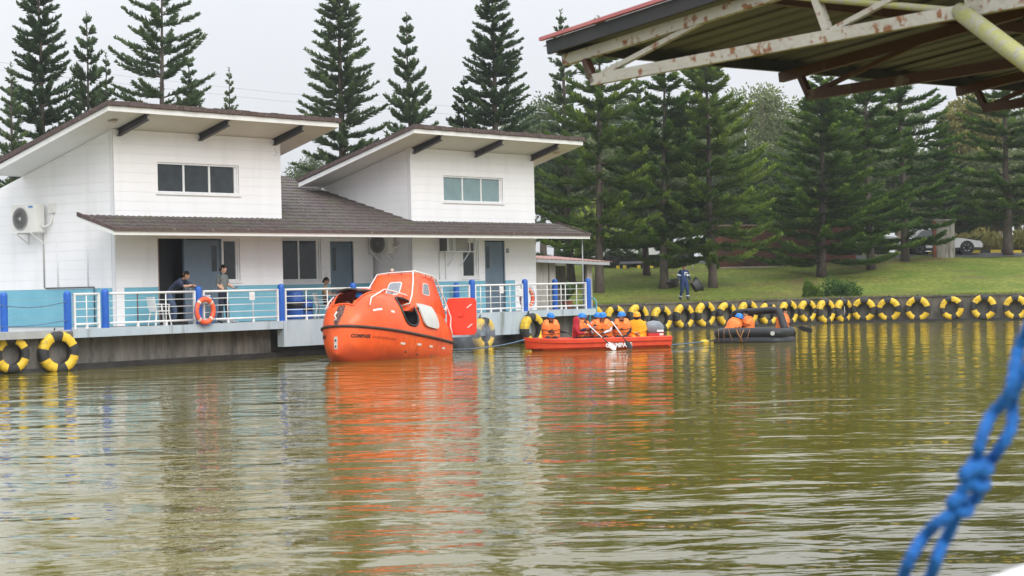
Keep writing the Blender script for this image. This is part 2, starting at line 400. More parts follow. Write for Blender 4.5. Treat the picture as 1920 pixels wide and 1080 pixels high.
# ================================================================== the boat house
house = empty('boat_house', HO, HA)
tag(house, 'white block waterfront building with two raised shed-roofed bays and brown tiled roof', 'building')
CH = 0.275                                             # height of a block course
SL = 0.295                                             # roof slope
def bands(z0, z1, u0, u1, ops):
    """rectangles of wall left over around the openings"""
    zs = sorted({z0, z1} | {z for o in ops for z in (o[2], o[3]) if z0 < z < z1}); out = []
    for a, b in zip(zs, zs[1:]):
        zc = (a+b)/2; cuts = sorted((max(o[0], u0), min(o[1], u1)) for o in ops if o[2] < zc < o[3] and o[1] > u0 and o[0] < u1)
        x = u0
        for c0, c1 in cuts:
            if c0 > x: out.append((x, c0, a, b))
            x = max(x, c1)
        if x < u1: out.append((x, u1, a, b))
    return out
def clip(poly, A, B, Cc):                              # keep A*u + B*v <= C
    out = []
    for i in range(len(poly)):
        p, q = poly[i], poly[(i+1) % len(poly)]
        dp = A*p[0]+B*p[1]-Cc; dq = A*q[0]+B*q[1]-Cc
        if dp <= 0: out.append(p)
        if dp*dq < 0:
            s = dp/(dp-dq); out.append((p[0]+(q[0]-p[0])*s, p[1]+(q[1]-p[1])*s))
    return out
def block_wall(name, fn, u0, u1, z0, z1, ops=(), cut=None, band=2.21, skip_band=()):
    """fn(u, z, t): t outwards.  backing with recessed joints + one object per course"""
    w = MB(); low = MB()
    for r in bands(z0, z1, u0, u1, ops):
        poly = [(r[0], r[2]), (r[1], r[2]), (r[1], r[3]), (r[0], r[3])]
        if cut: poly = clip(poly, *cut)
        if len(poly) > 2: w.prism(poly, fn, -.16, 0)
    root = w.build(name, 'joint', house)
    z = z0; k = 0
    while z < z1-.02:
        zt = min(z+CH, z1)
        g0 = u0; g1 = u1
        for r in bands(z, zt-.009, g0, g1, ops):
            blue = zt <= band+.02
            pieces = [(r[0], r[1], 1 if blue else 0)]
            if blue:
                for s0, s1 in skip_band:
                    np_ = []
                    for a, b, mi in pieces:
                        if s1 <= a or s0 >= b or mi == 0: np_.append((a, b, mi)); continue
                        if a < s0: np_.append((a, s0, 1))
                        np_.append((max(a, s0), min(b, s1), 0))
                        if s1 < b: np_.append((s1, b, 1))
                    pieces = np_
            for a, b, mi in pieces:
                poly = [(a, r[2]), (b, r[2]), (b, r[3]), (a, r[3])]
                if cut: poly = clip(poly, *cut)
                if len(poly) > 2:
                    c = MB(); c.prism(poly, fn, -.03, .007); c.build('block_course', ('wall_white', 'band_blue')[mi], root)
        z = zt; k += 1
    return root
def front(y0): return lambda u, v, t: (u, y0-t, v)
def left(a0): return lambda u, v, t: (a0-t, u, v)       # wall facing left, u = depth
def right(a0): return lambda u, v, t: (a0+t, u, v)

D0 = 1.11
ZT = 6.74                                              # soffit height at the front wall plane
def zs(y): return ZT - SL*y                            # underside of a raised roof
W1 = dict(up=(1.66, 5.03, 4.95, 5.85))
ops1 = [(1.62, 2.80, D0-.1, 3.62), (2.80, 4.26, D0-.1, 3.62), (4.26, 5.0, 2.33, 3.62), W1['up']]
ops2 = [(14.95, 18.34, 4.95, 5.85), (15.92, 16.85, 2.31, 3.62), (17.20, 18.38, D0-.1, 3.62)]
opsm = [(8.45, 10.42, 2.31, 3.70), (10.87, 12.04, D0-.1, 3.62)]
block_wall('front_wall', front(0), 0, 6.88, D0, zs(0)-.01, ops1, skip_band=[(-.1, .30)])
block_wall('front_wall', front(0), 13.2, 20.24, D0, zs(0)-.01, ops2, skip_band=[(18.95, 20.3)])
block_wall('recessed_wall', front(1.6), 7.05, 13.03, D0, 4.60, opsm)
cutL = (SL, 1, ZT-.012)                                # z + SL*y <= ZT
block_wall('side_wall', left(0), .165, 9.0, D0, ZT, (), (SL, 1, ZT-.012))
block_wall('side_wall', left(13.2), .165, 9.0, D0, ZT, (), (SL, 1, ZT-.012))
block_wall('side_wall', right(6.88), .165, 4.0, D0, ZT, (), (SL, 1, ZT-.012))
block_wall('side_wall', right(20.24), .165, 9.0, D0, ZT, (), (SL, 1, ZT-.012))
w = MB(); w.box(-.02, 20.26, 9.0, 9.2, D0, 5.0); w.build('back_wall', 'wall_white', house)
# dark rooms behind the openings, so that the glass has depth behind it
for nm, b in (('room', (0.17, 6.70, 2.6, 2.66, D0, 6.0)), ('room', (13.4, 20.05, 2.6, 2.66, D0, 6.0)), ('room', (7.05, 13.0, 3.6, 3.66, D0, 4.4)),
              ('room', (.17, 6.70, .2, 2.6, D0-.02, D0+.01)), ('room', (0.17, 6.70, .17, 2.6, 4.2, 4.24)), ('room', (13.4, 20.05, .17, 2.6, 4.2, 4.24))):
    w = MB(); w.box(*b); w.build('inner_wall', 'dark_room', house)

# ---- windows and doors
def window(name, fn, u0, u1, z0, z1, n, glass, fw=.055, deep=.07, label=None, thick_last=0):
    f = MB()
    f.prism([(u0, z0), (u1, z0), (u1, z0+fw), (u0, z0+fw)], fn, -deep-.03, -.02)
    f.prism([(u0, z1-fw), (u1, z1-fw), (u1, z1), (u0, z1)], fn, -deep-.03, -.02)
    for a in (u0, u1-fw): f.prism([(a, z0+fw), (a+fw, z0+fw), (a+fw, z1-fw), (a, z1-fw)], fn, -deep-.031, -.021)
    root = f.build(name, 'frame_white', house)
    if label: root['label'] = label
    pw = (u1-u0-2*fw-thick_last)/n
    for i in range(n):
        a = u0+fw+i*pw; b = a+pw
        p = MB(); p.prism([(a+.02, z0+fw), (b-.02, z0+fw), (b-.02, z1-fw), (a+.02, z1-fw)], fn, -deep-.004, -deep+.004); p.build('pane', glass, root)
        if i: 
            p = MB(); p.prism([(a-.035, z0+fw), (a+.035, z0+fw), (a+.035, z1-fw), (a-.035, z1-fw)], fn, -deep-.035, -deep+.03); p.build('mullion', 'frame_white', root)
    if thick_last:
        p = MB(); p.prism([(u1-fw-thick_last, z0+fw), (u1-fw, z0+fw), (u1-fw, z1-fw), (u1-fw-thick_last, z1-fw)], fn, -deep-.02, -deep+.02); p.build('mullion', 'frame_white', root)
    p = MB(); p.prism([(u0-.06, z0-.05), (u1+.06, z0-.05), (u1+.06, z0-.002), (u0-.06, z0-.002)], fn, -.1, .045); p.build('sill', 'trim_white', root)
    return root
window('window', front(0), 1.66, 5.03, 4.95, 5.85, 3, 'glass_dark', label='dark three-pane clerestory window', thick_last=.10)
window('window', front(0), 14.95, 18.34, 4.95, 5.85, 3, 'glass_teal', label='pale teal three-pane clerestory window', thick_last=.10)
window('window', front(0), 4.26, 5.0, 2.33, 3.62, 1, 'glass_dark', fw=.07, thick_last=.06)
window('window', front(1.6), 8.45, 10.42, 2.31, 3.70, 2, 'glass_dark', fw=.07, thick_last=.1)
window('window', front(0), 15.92, 16.85, 2.31, 3.62, 1, 'glass_dark', fw=.08, thick_last=.12)
def door(fn, u0, u1, slit, z1=3.61, open_frame=True, label=None, knob=None):
    d = MB(); d.prism([(u0+.03, D0), (u1-.03, D0), (u1-.03, z1-.03), (u0+.03, z1-.03)], fn, -.11, -.065)
    root = d.build('door', 'door_paint', house)
    if label: root['label'] = label
    f = MB()
    for a, b in ((u0, u0+.028), (u1-.028, u1)): f.prism([(a, D0), (b, D0), (b, z1), (a, z1)], fn, -.14, -.03)
    f.build('door_frame', 'door_paint', root)
    if slit:
        s = MB(); s.prism([(slit[0], 2.64), (slit[1], 2.64), (slit[1], 3.41), (slit[0], 3.41)], fn, -.064, -.058); s.build('glass_slit', 'glass_dark', root)
    if knob:
        k = MB(); p = fn(knob, 2.12, -.03); k.ball(p, .035, 8, 6); q = fn(knob, 2.12, -.065); k.tube([q, p], .014, 8); k.build('handle', 'steel_grey', root, True)
    return root
door(front(0), 2.80, 4.24, (3.87, 4.08), knob=2.92, label='wide steel-blue door leaf with a narrow glass slit')
door(front(1.6), 10.87, 12.04, (11.06, 11.22), knob=10.98)
door(front(0), 17.20, 18.38, (17.36, 17.55), knob=17.28)
# open doorway: folded leaf edge and jamb at the left of the wide door
w = MB(); w.box(2.70, 2.795, .02, .10, D0, 3.6); w.build('door_jamb', 'door_paint', house)
w = MB(); w.box(1.625, 1.66, -.01, .14, D0, 3.6); w.build('door_jamb', 'brick_mortar', house)
w = MB(); w.box(1.66, 2.7, .55, .60, D0, 3.6); w.build('doorway_shade', 'dark_room', house)  # near-black sheet, the shade inside the doorway put into its colour
w = MB(); w.box(18.46, 18.60, -.03, -.008, 3.19, 3.34); sg = w.build('room_sign', 'door_paint', house)
w = MB(); w.ball((18.53, -.034, 3.315), (.012, .004, .012), 6, 5); w.box(18.515, 18.545, -.036, -.031, 3.25, 3.30); w.box(18.518, 18.526, -.036, -.031, 3.21, 3.25); w.box(18.534, 18.542, -.036, -.031, 3.21, 3.25); w.build('figure_mark', 'plastic_white', sg)
# switch plate beside the recessed door
w = MB(); w.box(10.62, 10.70, 1.575, 1.592, 2.45, 2.58); w.build('switch_plate', 'ac_white', house)

# ---- tiled roofs
def tile_rows(root, a0, a1, y0, y1, z_at, rowlen=.40, seg=.11, cut=None, mat_='roof_tile'):
    n = max(1, int(round((y1-y0)/rowlen))); dl = (y1-y0)/n
    us = np.arange(a0, a1+seg*.5, seg/2)
    for i in range(n):
        ya, yb = y0+i*dl, y0+(i+1)*dl+.05
        ph = random.uniform(0, 6)
        jit = [random.uniform(-.006, .006) for _ in us]
        top = lambda y, lift, u, j: z_at(y)+lift+.013*math.sin(2*PI*u/.22+ph*0)+j
        r0 = [(u, ya+.012*math.sin(2*PI*u/.22), z_at(ya)+.0) for u in us]
        r1 = [(u, ya+.012*math.sin(2*PI*u/.22), top(ya, .055, u, j)) for u, j in zip(us, jit)]
        r2 = [(u, yb, top(yb, .020, u, j)) for u, j in zip(us, jit)]
        r3 = [(u, yb, z_at(yb)-.01) for u in us]
        m = MB(); m.loft([r0, r1, r2, r3], closed_ring=False)
        for idx in (0, -1):                            # close the ends
            m.add([r0[idx], r1[idx], r2[idx], r3[idx]], [(0, 1, 2, 3)])
        m.build('tile_row', mat_, root)
def zm(y): return 3.80+.305*(y+1.45)                    # top of the main roof deck
# main roof: the long lower strip in front and the middle field up to the ridge
r = MB()
fnp = lambda u, v, t: (t, u, v)
r.prism([(-1.45, zm(-1.45)-.10), (0.0, zm(0)-.10), (0.0, zm(0)-.005), (-1.45, zm(-1.45)-.005)], fnp, -1.35, 0.0)
r.prism([(-1.45, zm(-1.45)-.10), (0.0, zm(0)-.10), (0.0, zm(0)-.005), (-1.45, zm(-1.45)-.005)], fnp, 0.0, 21.58)
r.prism([(0.0, zm(0)-.10), (7.0, zm(7)-.10), (7.0, zm(7)-.005), (0.0, zm(0)-.005)], fnp, 6.90, 13.18)
r.prism([(7.0, zm(7)-.10), (13.0, zm(5)-.9), (13.0, zm(5)-.8), (7.0, zm(7)-.005)], fnp, 6.90, 13.18)
lower_roof = r.build('lower_roof', 'soffit', house); lower_roof['label'] = 'long brown tiled lower roof with white fascia'
tile_rows(lower_roof, -1.36, 21.60, -1.50, -.02, zm, .37)
tile_rows(lower_roof, 6.90, 13.18, -.02, 6.9, zm, .40)
w = MB(); w.box(-1.37, 21.60, -1.485, -1.452, 3.655, 3.785); w.build('fascia', 'trim_white', lower_roof)
w = MB(); w.box(-1.39, 21.62, -1.535, -1.487, 3.765, 3.865); w.build('eave_edge', 'roof_edge', lower_roof)
for a in (-1.37, 21.585):
    w = MB(); w.prism([(-1.45, zm(-1.45)-.13), (0.0, zm(0)-.13), (0.0, zm(0)-.02), (-1.45, zm(-1.45)-.02)], fnp, a-.015, a+.015); w.build('barge_board', 'trim_white', lower_roof)
    w = MB(); w.prism([(-1.47, zm(-1.45)-.02), (0.0, zm(0)-.02), (0.0, zm(0)+.10), (-1.47, zm(-1.45)+.08)], fnp, a-.03, a+.02); w.build('rake_edge', 'roof_edge', lower_roof)
for a in (1.2, 7.1, 13.0, 19.2):
    w = MB(); w.prism([(-1.2, zm(-1.2)-.17), (-.01, zm(0)-.24), (-.01, zm(0)-.101), (-1.2, zm(-1.2)-.101)], fnp, a-.05, a+.05); w.build('outrigger', 'beam_dark', lower_roof)
# flat backs behind the raised bays, out of sight from the water
for a0, a1 in ((0.0, 6.9), (13.2, 20.24)):
    w = MB(); w.box(a0+.2, a1-.02, 3.95, 9.1, 4.9, 5.0); w.build('rear_roof', 'roof_tile', house)
# raised roofs
def raised(a0, a1, lab):
    y0, y1 = -1.25, 3.90
    r = MB(); r.prism([(y0+.03, zs(y0+.03)), (y1, zs(y1)), (y1, zs(y1)+.10), (y0+.03, zs(y0+.03)+.10)], fnp, a0+.03, a1-.03)
    root = r.build('raised_roof', 'soffit', house); root['label'] = lab
    w = MB(); w.prism([(y0, zs(y0)-.02), (y0+.028, zs(y0)-.03), (y0+.028, zs(y0)+.13), (y0, zs(y0)+.14)], fnp, a0, a1); w.build('fascia', 'trim_white', root)
    w = MB(); w.prism([(y1, zs(y1)-.02), (y1+.03, zs(y1)-.03), (y1+.03, zs(y1)+.13), (y1, zs(y1)+.14)], fnp, a0, a1); w.build('fascia', 'trim_white', root)
    for a in (a0, a1):
        s = 1 if a == a0 else -1
        w = MB(); w.prism([(y0+.029, zs(y0)-.03), (y1, zs(y1)-.03), (y1, zs(y1)+.125), (y0+.029, zs(y0)+.125)], fnp, a, a+s*.03); w.build('barge_board', 'trim_white', root)
        w = MB(); w.prism([(y0-.06, zs(y0)+.135), (y1+.06, zs(y1)+.135), (y1+.06, zs(y1)+.27), (y0-.06, zs(y0)+.27)], fnp, a-s*.05, a+s*.10); w.build('rake_edge', 'roof_edge', root)
    # tile ends above the fascia: short scalloped ends, each a little different
    n = int((a1-a0)/.30)
    for i in range(n):
        u0 = a0+.10+(a1-a0-.2)*i/n; u1 = a0+.10+(a1-a0-.2)*(i+1)/n-.006; l = random.uniform(-.012, .02)
        w = MB(); w.prism([(y0-.07+random.uniform(-.01, .015), zs(y0)+.142), (y0+.5, zs(y0+.5)+.142), (y0+.5, zs(y0+.5)+.24), (y0-.07, zs(y0)+.262+l)], fnp, u0, u1); w.build('tile', 'roof_edge', root)
    w = MB(); w.prism([(y0+.49, zs(y0+.49)+.1), (y1+.05, zs(y1+.05)+.1), (y1+.05, zs(y1+.05)+.24), (y0+.49, zs(y0+.49)+.235)], fnp, a0+.08, a1-.08); w.build('tile_field', 'roof_tile', root)
    return root
r1 = raised(-1.28, 8.24, 'raised brown roof of the near bay, over the dark clerestory window')
r2 = raised(11.93, 21.62, 'raised brown roof of the far bay, over the teal clerestory window')
for rr, L in ((r1, (.19, 3.39, 6.59)), (r2, (13.37, 16.75, 20.08))):
    for a in L:
        w = MB()
        w.prism([(-1.22, zs(-1.22)-.012), (-.012, zs(0)-.012), (-.012, zs(0)-.04), (-1.22, zs(-1.22)-.04)], fnp, a-.05, a+.10)
        w.prism([(-1.20, zs(-1.2)-.035), (-.012, zs(0)-.035), (-.012, zs(0)-.19), (-1.20, zs(-1.2)-.17)], fnp, a+.015, a+.035)
        w.prism([(-1.22, zs(-1.22)-.17), (-.012, zs(0)-.19), (-.012, zs(0)-.215), (-1.22, zs(-1.22)-.195)], fnp, a-.05, a+.10)
        w.build('outrigger', 'beam_dark', rr)
# peeling patch lights under the soffit
for rr, a, y in ((r1, -.5, -.55), (r2, 21.1, -.4)):
    w = MB(); w.lathe([(.0, zs(y)-.002), (.16, zs(y)-.012), (.10, zs(y)-.05), (.0, zs(y)-.05)], 9, Matrix.Translation((a, y, 0))); w.build('soffit_lamp', 'stone_cap', rr)
# conduit pipes on the near side wall and on the right of the far bay
def pipe(pts, r_=.015, m='joint'):
    w = MB(); w.tube(pts, r_, 6); return w.build('conduit', m, house, True)
pipe([(-.03, 1.15, 3.45), (-.03, 1.15, 2.25)]); pipe([(-.03, 3.05, 3.9), (-.03, 3.05, 2.25)], .02, 'ac_grille'); pipe([(-.03, 2.45, 3.7), (-.03, 2.45, 2.25)])
pipe([(-.03, 3.0, 2.24), (-.03, .9, 2.24), (-.03, .9, 1.15)], .018, 'wire_black')
pipe([(14.62, -.03, 3.2), (14.62, -.03, 2.28)], .018, 'ac_white'); pipe([(14.95, -.03, 3.2), (14.95, -.03, 2.28)], .014, 'ac_white')
pipe([(21.5, -1.2, 3.7), (21.5, -1.2, 1.1)], .025, 'steel_grey')
pipe([(6.6, -.03, 6.42), (6.72, -.03, 6.3), (6.6, -.03, 6.2)], .01)

# ---- air conditioners on the walls
def ac_unit(a_wall, y0, z0, W, Hh, Dp, lab):
    """condenser on a wall that faces left; front grille faces left"""
    root = empty('air_conditioner', hw(a_wall, y0, z0), HA); tag(root, lab, 'air conditioner', 'wall-mounted condenser units')
    g = .10
    b = MB(); b.box(-g-Dp, -g, -W/2, W/2, .0, Hh); b.build('casing', 'ac_white', root)
    fc = W/2-.40
    x = -g-Dp
    ring = MB(); M4 = Matrix.Translation((x-.004, fc, Hh*.5)) @ Matrix.Rotation(-PI/2, 4, 'Y')
    ring.lathe([(.0, -.002), (.30, -.002), (.30, .004), (.0, .004)], 28, M4); rr = ring.build('fan_recess', 'ac_dark', root)
    gr = MB()
    for r_ in np.linspace(.05, .33, 12): gr.lathe([(r_-.006, .010), (r_+.006, .010), (r_+.006, .02), (r_-.006, .02)], 28, M4)
    for k in range(8):
        a = PI*k/8; c, s_ = math.cos(a)*.33, math.sin(a)*.33
        gr.beam((x-.02, fc-c, Hh*.5-s_), (x-.02, fc+c, Hh*.5+s_), .008, .008, (1, 0, 0))
    gr.lathe([(0, .012), (.06, .012), (.06, .024), (0, .024)], 14, M4); gr.build('fan_grille', 'ac_grille', rr)
    ln = MB()
    for k in range(5): ln.box(x-.006, x-.001, -W/2+.02, fc-.38, Hh*.2+k*.08, Hh*.2+k*.08+.006)
    ln.box(-g-Dp-.003, -g+.002, -W/2-.012, -W/2-.001, .03, Hh-.03); ln.build('service_cover', 'ac_white', root)
    lg = MB(); lg.box(x-.010, x-.002, -W/2+.07, -W/2+.25, Hh*.88, Hh*.94); lg.build('badge', 'logo_blue', root)
    for yy in (-W*.36, W*.30):
        br = MB(); br.beam((-.005, yy, -.02), (-g-Dp-.03, yy, -.02), .04, .035); br.beam((-.015, yy, -.02), (-.015, yy, -.34), .035, .03, (1, 0, 0))
        br.beam((-.01, yy, -.33), (-g-Dp, yy, -.035), .03, .03); br.build('bracket', 'ac_white', root)
    pp = MB(); pp.tube([(-g-.1, -W/2-.01, .25), (-g-.10, -W/2-.09, .14), (-.06, -W/2-.22, .24), (-.03, -W/2-.28, .45), (-.03, -W/2-.28, .62)], .035, 8); pp.build('pipe', 'ac_white', root, True)
    bx = MB(); bx.box(-.09, -.008, -W/2-.42, -W/2-.16, .56, .84); bx.build('junction_box', 'ac_white', root)
    return root
ac_unit(0, 3.42, 3.88, 1.02, .82, .36, 'dusty white condenser unit on the near side wall, left of the doorway')
ac_unit(13.2, 1.12, 3.22, .86, .62, .32, 'weathered condenser unit under the lower eave, above the lifeboat')
# window air conditioner in a white cage
wa = empty('air_conditioner', hw(14.6, -.01, 3.22), HA); tag(wa, 'white caged window air conditioner on the far bay, beside the narrow window', 'air conditioner')
b = MB(); b.box(.38, 1.18, -.36, .02, .03, .46); b.build('casing', 'ac_grille', wa)
b = MB(); b.box(.02, .36, -.34, -.01, .03, .46); b.build('side_louvre', 'ac_dark', wa)
cg = MB()
for x in (0, .37, 1.2, 1.5):
    for y in (-.42, -.02): cg.box(x-.02, x+.02, y-.02, y+.02, 0, .50)
for z in (0, .48):
    for y in (-.42, -.02): cg.box(-.02, 1.52, y-.016, y+.016, z-.016, z+.016)
    for x in (0, 1.5): cg.box(x-.016, x+.016, -.42, -.02, z-.017, z+.017)
for k in range(4): cg.box(.06+k*.075, .085+k*.075, -.43, -.415, .02, .47)
cg.build('cage', 'frame_white', wa)
for x in (.5, 1.2):
    b = MB(); b.beam((x, -.40, -.02), (x, .0, -.5), .03, .03); b.build('bracket', 'frame_white', wa)

# ================================================================== posts, railings, ropes
def post(a, y, h, lab, z0=1.1, grp='blue mooring posts'):
    w = MB(); r_ = .105
    w.lathe([(r_, 0), (r_, h-.10), (r_*.93, h-.05), (r_*.7, h-.015), (r_*.3, h), (0, h+.003)], 16)
    o = w.build('mooring_post', 'post_blue', None, True); o.location = hw(a, y, z0); autosmooth(o, 50)
    b = MB(); b.lathe([(r_+.035, 0), (r_+.035, .018), (r_+.002, .02)], 16); b.build('base_plate', 'post_blue', o)
    return tag(o, lab, 'post', grp)
post(-1.70, -1.42, 1.08, 'blue post at the near corner of the house, right of the short railing')
post(1.83, -1.42, 1.10, 'blue post behind the lifebuoy that hangs in front of the doorway')
post(5.27, -1.42, 1.12, 'blue post left of the lifeboat, beside the blue barrel')
post(8.54, -1.42, 1.12, 'blue post whose top shows just above the lifeboat bow hatch')
post(14.61, -1.42, 1.15, 'blue post right of the lifeboat, behind its open orange door')
post(15.17, -.3, 1.06, 'blue post set back near the house wall, right of the lifeboat cabin')
post(17.62, -1.42, 1.13, 'blue post with a lifebuoy hung edge-on at the far house corner')
post(21.40, 0.0, 1.12, 'blue post standing back in front of the pale shed wall')
post(21.50, -1.42, 1.12, 'blue post at the far right end of the deck railing')
def railing(a0, a1, y, balusters, lab, ends=(True, True), z0=1.1, thin=3, rusty=None):
    root = empty('railing', hw(a0, y, z0), HA); tag(root, lab, 'railing', 'white deck railings'); L = a1-a0
    for nm, z, r_ in (('top_rail', .945, .033), ('bottom_rail', .135, .030)):
        w = MB(); w.tube([(0, 0, z), (L, 0, z)], r_, 8); w.build(nm, 'rail_white', root, True)
    for k in range(thin):
        z = .135+(.81)*(k+1)/(thin+1)
        w = MB(); w.tube([(0, 0, z), (L, 0, z)], .0125, 6); w.build('rail', 'rail_white', root, True)
    for x in balusters:
        w = MB(); w.tube([(x-a0, 0, -.0), (x-a0, 0, .945)], .017 if x != rusty else .02, 7); w.build('baluster', 'rail_white' if x != rusty else 'bark', root, True)
        w = MB(); w.box(x-a0-.028, x-a0+.028, -.028, .028, 0, .12); w.build('foot', 'rail_white', root)
    for e, x in zip(ends, (0.03, L-.03)):
        if e:
            w = MB(); w.box(x-.03, x+.03, -.03, .03, 0, .97); w.build('end_post', 'rail_white', root)
    return root
railing(-2.82, -1.90, -1.42, [-2.36], 'short white gate railing between two blue posts, left of the house corner')
railing(-1.54, 1.70, -1.42, [-.51, .56], 'white railing in front of the open doorway, with one rusty baluster', (False, True), rusty=-.51)
railing(2.00, 5.14, -1.42, [3.01, 4.06], 'white railing in front of the man in the grey shirt')
railing(5.42, 8.42, -1.42, [6.38, 7.34], 'white railing behind the lifeboat bow, in front of the blue barrel')
railing(8.66, 14.48, -1.42, [9.7, 10.8, 11.9, 13.0], 'white railing mostly hidden behind the lifeboat')
railing(14.75, 17.48, -1.42, [15.08, 15.64, 16.19, 16.74], 'white railing in front of the far steel-blue door')
railing(17.76, 21.36, -1.42, [18.94, 19.79, 20.06, 20.76], 'white railing at the far right end of the deck, by the shed')
# paper notices on the rails
for a, z, lab in ((2.15, 1.72, 'small white notice tied beside the lifebuoy post'), (3.98, 1.78, 'white paper notice on the rail by the man in grey'), (16.2, 1.78, 'small white notice on the railing by the far door'), (17.30, 1.66, 'white notice panel beside the far lifebuoy post')):
    w = MB(); w.box(-.11, .11, -.006, .006, -.02, .22); 
    for k in range(3): w.box(-.08, .08, -.008, -.0062, .03+k*.05, .036+k*.05, 1)
    o = w.build('notice', ['plastic_white', 'ac_grille'], None); o.location = hw(a, -1.47, z); o.rotation_euler = (0, 0, HA); tag(o, lab, 'notice', 'notices on the railing')
# posts and slack rope on the left-hand quay
def qpost(d, lab):
    p = QL0+QD*d-QN*.16
    w = MB(); r_ = .105; h = 1.10
    w.lathe([(r_, 0), (r_, h-.10), (r_*.93, h-.05), (r_*.7, h-.015), (r_*.3, h), (0, h+.003)], 16)
    o = w.build('mooring_post', 'post_blue', None, True); o.location = (p.x, p.y, 1.04); autosmooth(o, 50)
    b = MB(); b.lathe([(r_+.035, 0), (r_+.035, .018), (r_+.002, .02)], 16); b.build('base_plate', 'post_blue', o)
    tag(o, lab, 'post', 'blue mooring posts'); return p
pA = qpost(.12, 'blue post above the near striped tyre, left of the short railing')
pB = qpost(1.92, 'leftmost blue post on the quay, above the leftmost striped tyre')
for za, zb, sag, lab in ((1.86, 1.80, .10, 'upper slack rope strung between the two left quay posts'), (1.36, 1.24, .05, 'lower slack rope strung between the two left quay posts')):
    w = MB()
    def cat(p, q, z0, z1, s_, n=14):
        return [(p.x+(q.x-p.x)*t, p.y+(q.y-p.y)*t-.11, z0+(z1-z0)*t-s_*4*t*(1-t)) for t in np.linspace(0, 1, n)]
    pe = pB+QD*2.2
    w.tube(cat(pA, pB, za, zb, sag)+cat(pB, pe, zb, zb-.12, sag*.4)[1:], .014, 6)
    tag(w.build('rope', 'rope_steel', None, True), lab, 'rope')
# ================================================================== trees
def foliage_mat(name, cols, rough=.65, trans=.35):
    m = bpy.data.materials.new(name); m.use_nodes = True; MATS[name] = m
    t = m.node_tree; p = t.nodes['Principled BSDF']; out = t.nodes['Material Output']
    p.inputs['Roughness'].default_value = rough; p.inputs['Specular IOR Level'].default_value = .25
    at = t.nodes.new('ShaderNodeAttribute'); at.attribute_name = 'tint'
    oi = t.nodes.new('ShaderNodeObjectInfo')
    r = t.nodes.new('ShaderNodeValToRGB')
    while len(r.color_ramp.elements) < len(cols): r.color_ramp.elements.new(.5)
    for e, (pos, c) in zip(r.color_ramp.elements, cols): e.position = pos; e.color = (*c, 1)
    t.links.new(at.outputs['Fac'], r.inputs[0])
    hs = t.nodes.new('ShaderNodeHueSaturation')
    mr = t.nodes.new('ShaderNodeMapRange'); mr.inputs[3].default_value = .75; mr.inputs[4].default_value = 1.3
    mh = t.nodes.new('ShaderNodeMapRange'); mh.inputs[3].default_value = .515; mh.inputs[4].default_value = .475; t.links.new(oi.outputs['Random'], mh.inputs[0]); t.links.new(mh.outputs[0], hs.inputs['Hue'])
    t.links.new(oi.outputs['Random'], mr.inputs[0]); t.links.new(mr.outputs[0], hs.inputs['Value']); t.links.new(r.outputs[0], hs.inputs['Color'])
    t.links.new(hs.outputs[0], p.inputs['Base Color'])
    tr = t.nodes.new('ShaderNodeBsdfTranslucent'); t.links.new(hs.outputs[0], tr.inputs[0])
    mx_ = t.nodes.new('ShaderNodeMixShader'); mx_.inputs[0].default_value = trans
    t.links.new(p.outputs[0], mx_.inputs[1]); t.links.new(tr.outputs[0], mx_.inputs[2]); t.links.new(mx_.outputs[0], out.inputs[0])
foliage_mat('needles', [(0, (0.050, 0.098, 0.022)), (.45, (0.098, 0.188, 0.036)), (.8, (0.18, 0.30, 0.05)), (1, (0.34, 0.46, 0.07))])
foliage_mat('needles_far', [(0, (0.070, 0.118, 0.062)), (.5, (0.120, 0.190, 0.085)), (1, (0.22, 0.31, 0.12))])
foliage_mat('leaves_grey', [(0, (0.085, 0.125, 0.055)), (.5, (0.15, 0.20, 0.09)), (1, (0.25, 0.30, 0.14))])
foliage_mat('leaves_yellow', [(0, (0.16, 0.15, 0.045)), (.5, (0.28, 0.26, 0.085)), (1, (0.40, 0.37, 0.13))])
foliage_mat('leaves_green', [(0, (0.02, 0.06, 0.014)), (.5, (0.05, 0.13, 0.03)), (1, (0.12, 0.24, 0.06))])
foliage_mat('grass_blade', [(0, (0.20, 0.25, 0.04)), (.5, (0.28, 0.30, 0.06)), (1, (0.36, 0.35, 0.10))], trans=.5)
foliage_mat('leaves_lime', [(0, (0.07, 0.13, 0.015)), (.5, (0.15, 0.24, 0.03)), (1, (0.27, 0.36, 0.07))])

def blades_mesh(name, P, D, L, Wd, tint, material, rng):
    """crossed pointed blades: P root points, D unit directions, L lengths, Wd widths"""
    n = len(P)
    ref = rng.normal(size=(n, 3)); S = np.cross(D, ref); S /= (np.linalg.norm(S, axis=1, keepdims=True)+1e-9)
    T = np.cross(D, S)
    mid = P + D*(L*.45)[:, None]; tip = P + D*L[:, None]
    w = (Wd/2)[:, None]
    V = np.stack([P, mid+S*w, tip, mid-S*w, mid+T*w, mid-T*w], axis=1).reshape(-1, 3)
    base = np.arange(n)*6
    q1 = np.stack([base, base+1, base+2, base+3], 1); q2 = np.stack([base, base+4, base+2, base+5], 1)
    Fq = np.concatenate([q1[:, None], q2[:, None]], 1).reshape(-1, 4)
    me = bpy.data.meshes.new(name)
    me.vertices.add(len(V)); me.vertices.foreach_set('co', V.astype(np.float32).ravel())
    me.loops.add(Fq.size); me.loops.foreach_set('vertex_index', Fq.astype(np.int32).ravel())
    me.polygons.add(len(Fq)); me.polygons.foreach_set('loop_start', (np.arange(len(Fq))*4).astype(np.int32))
    at = me.attributes.new('tint', 'FLOAT', 'FACE'); at.data.foreach_set('value', np.repeat(tint, 2).astype(np.float32))
    me.materials.append(MATS[material]); me.update(calc_edges=True); me.validate()
    return me

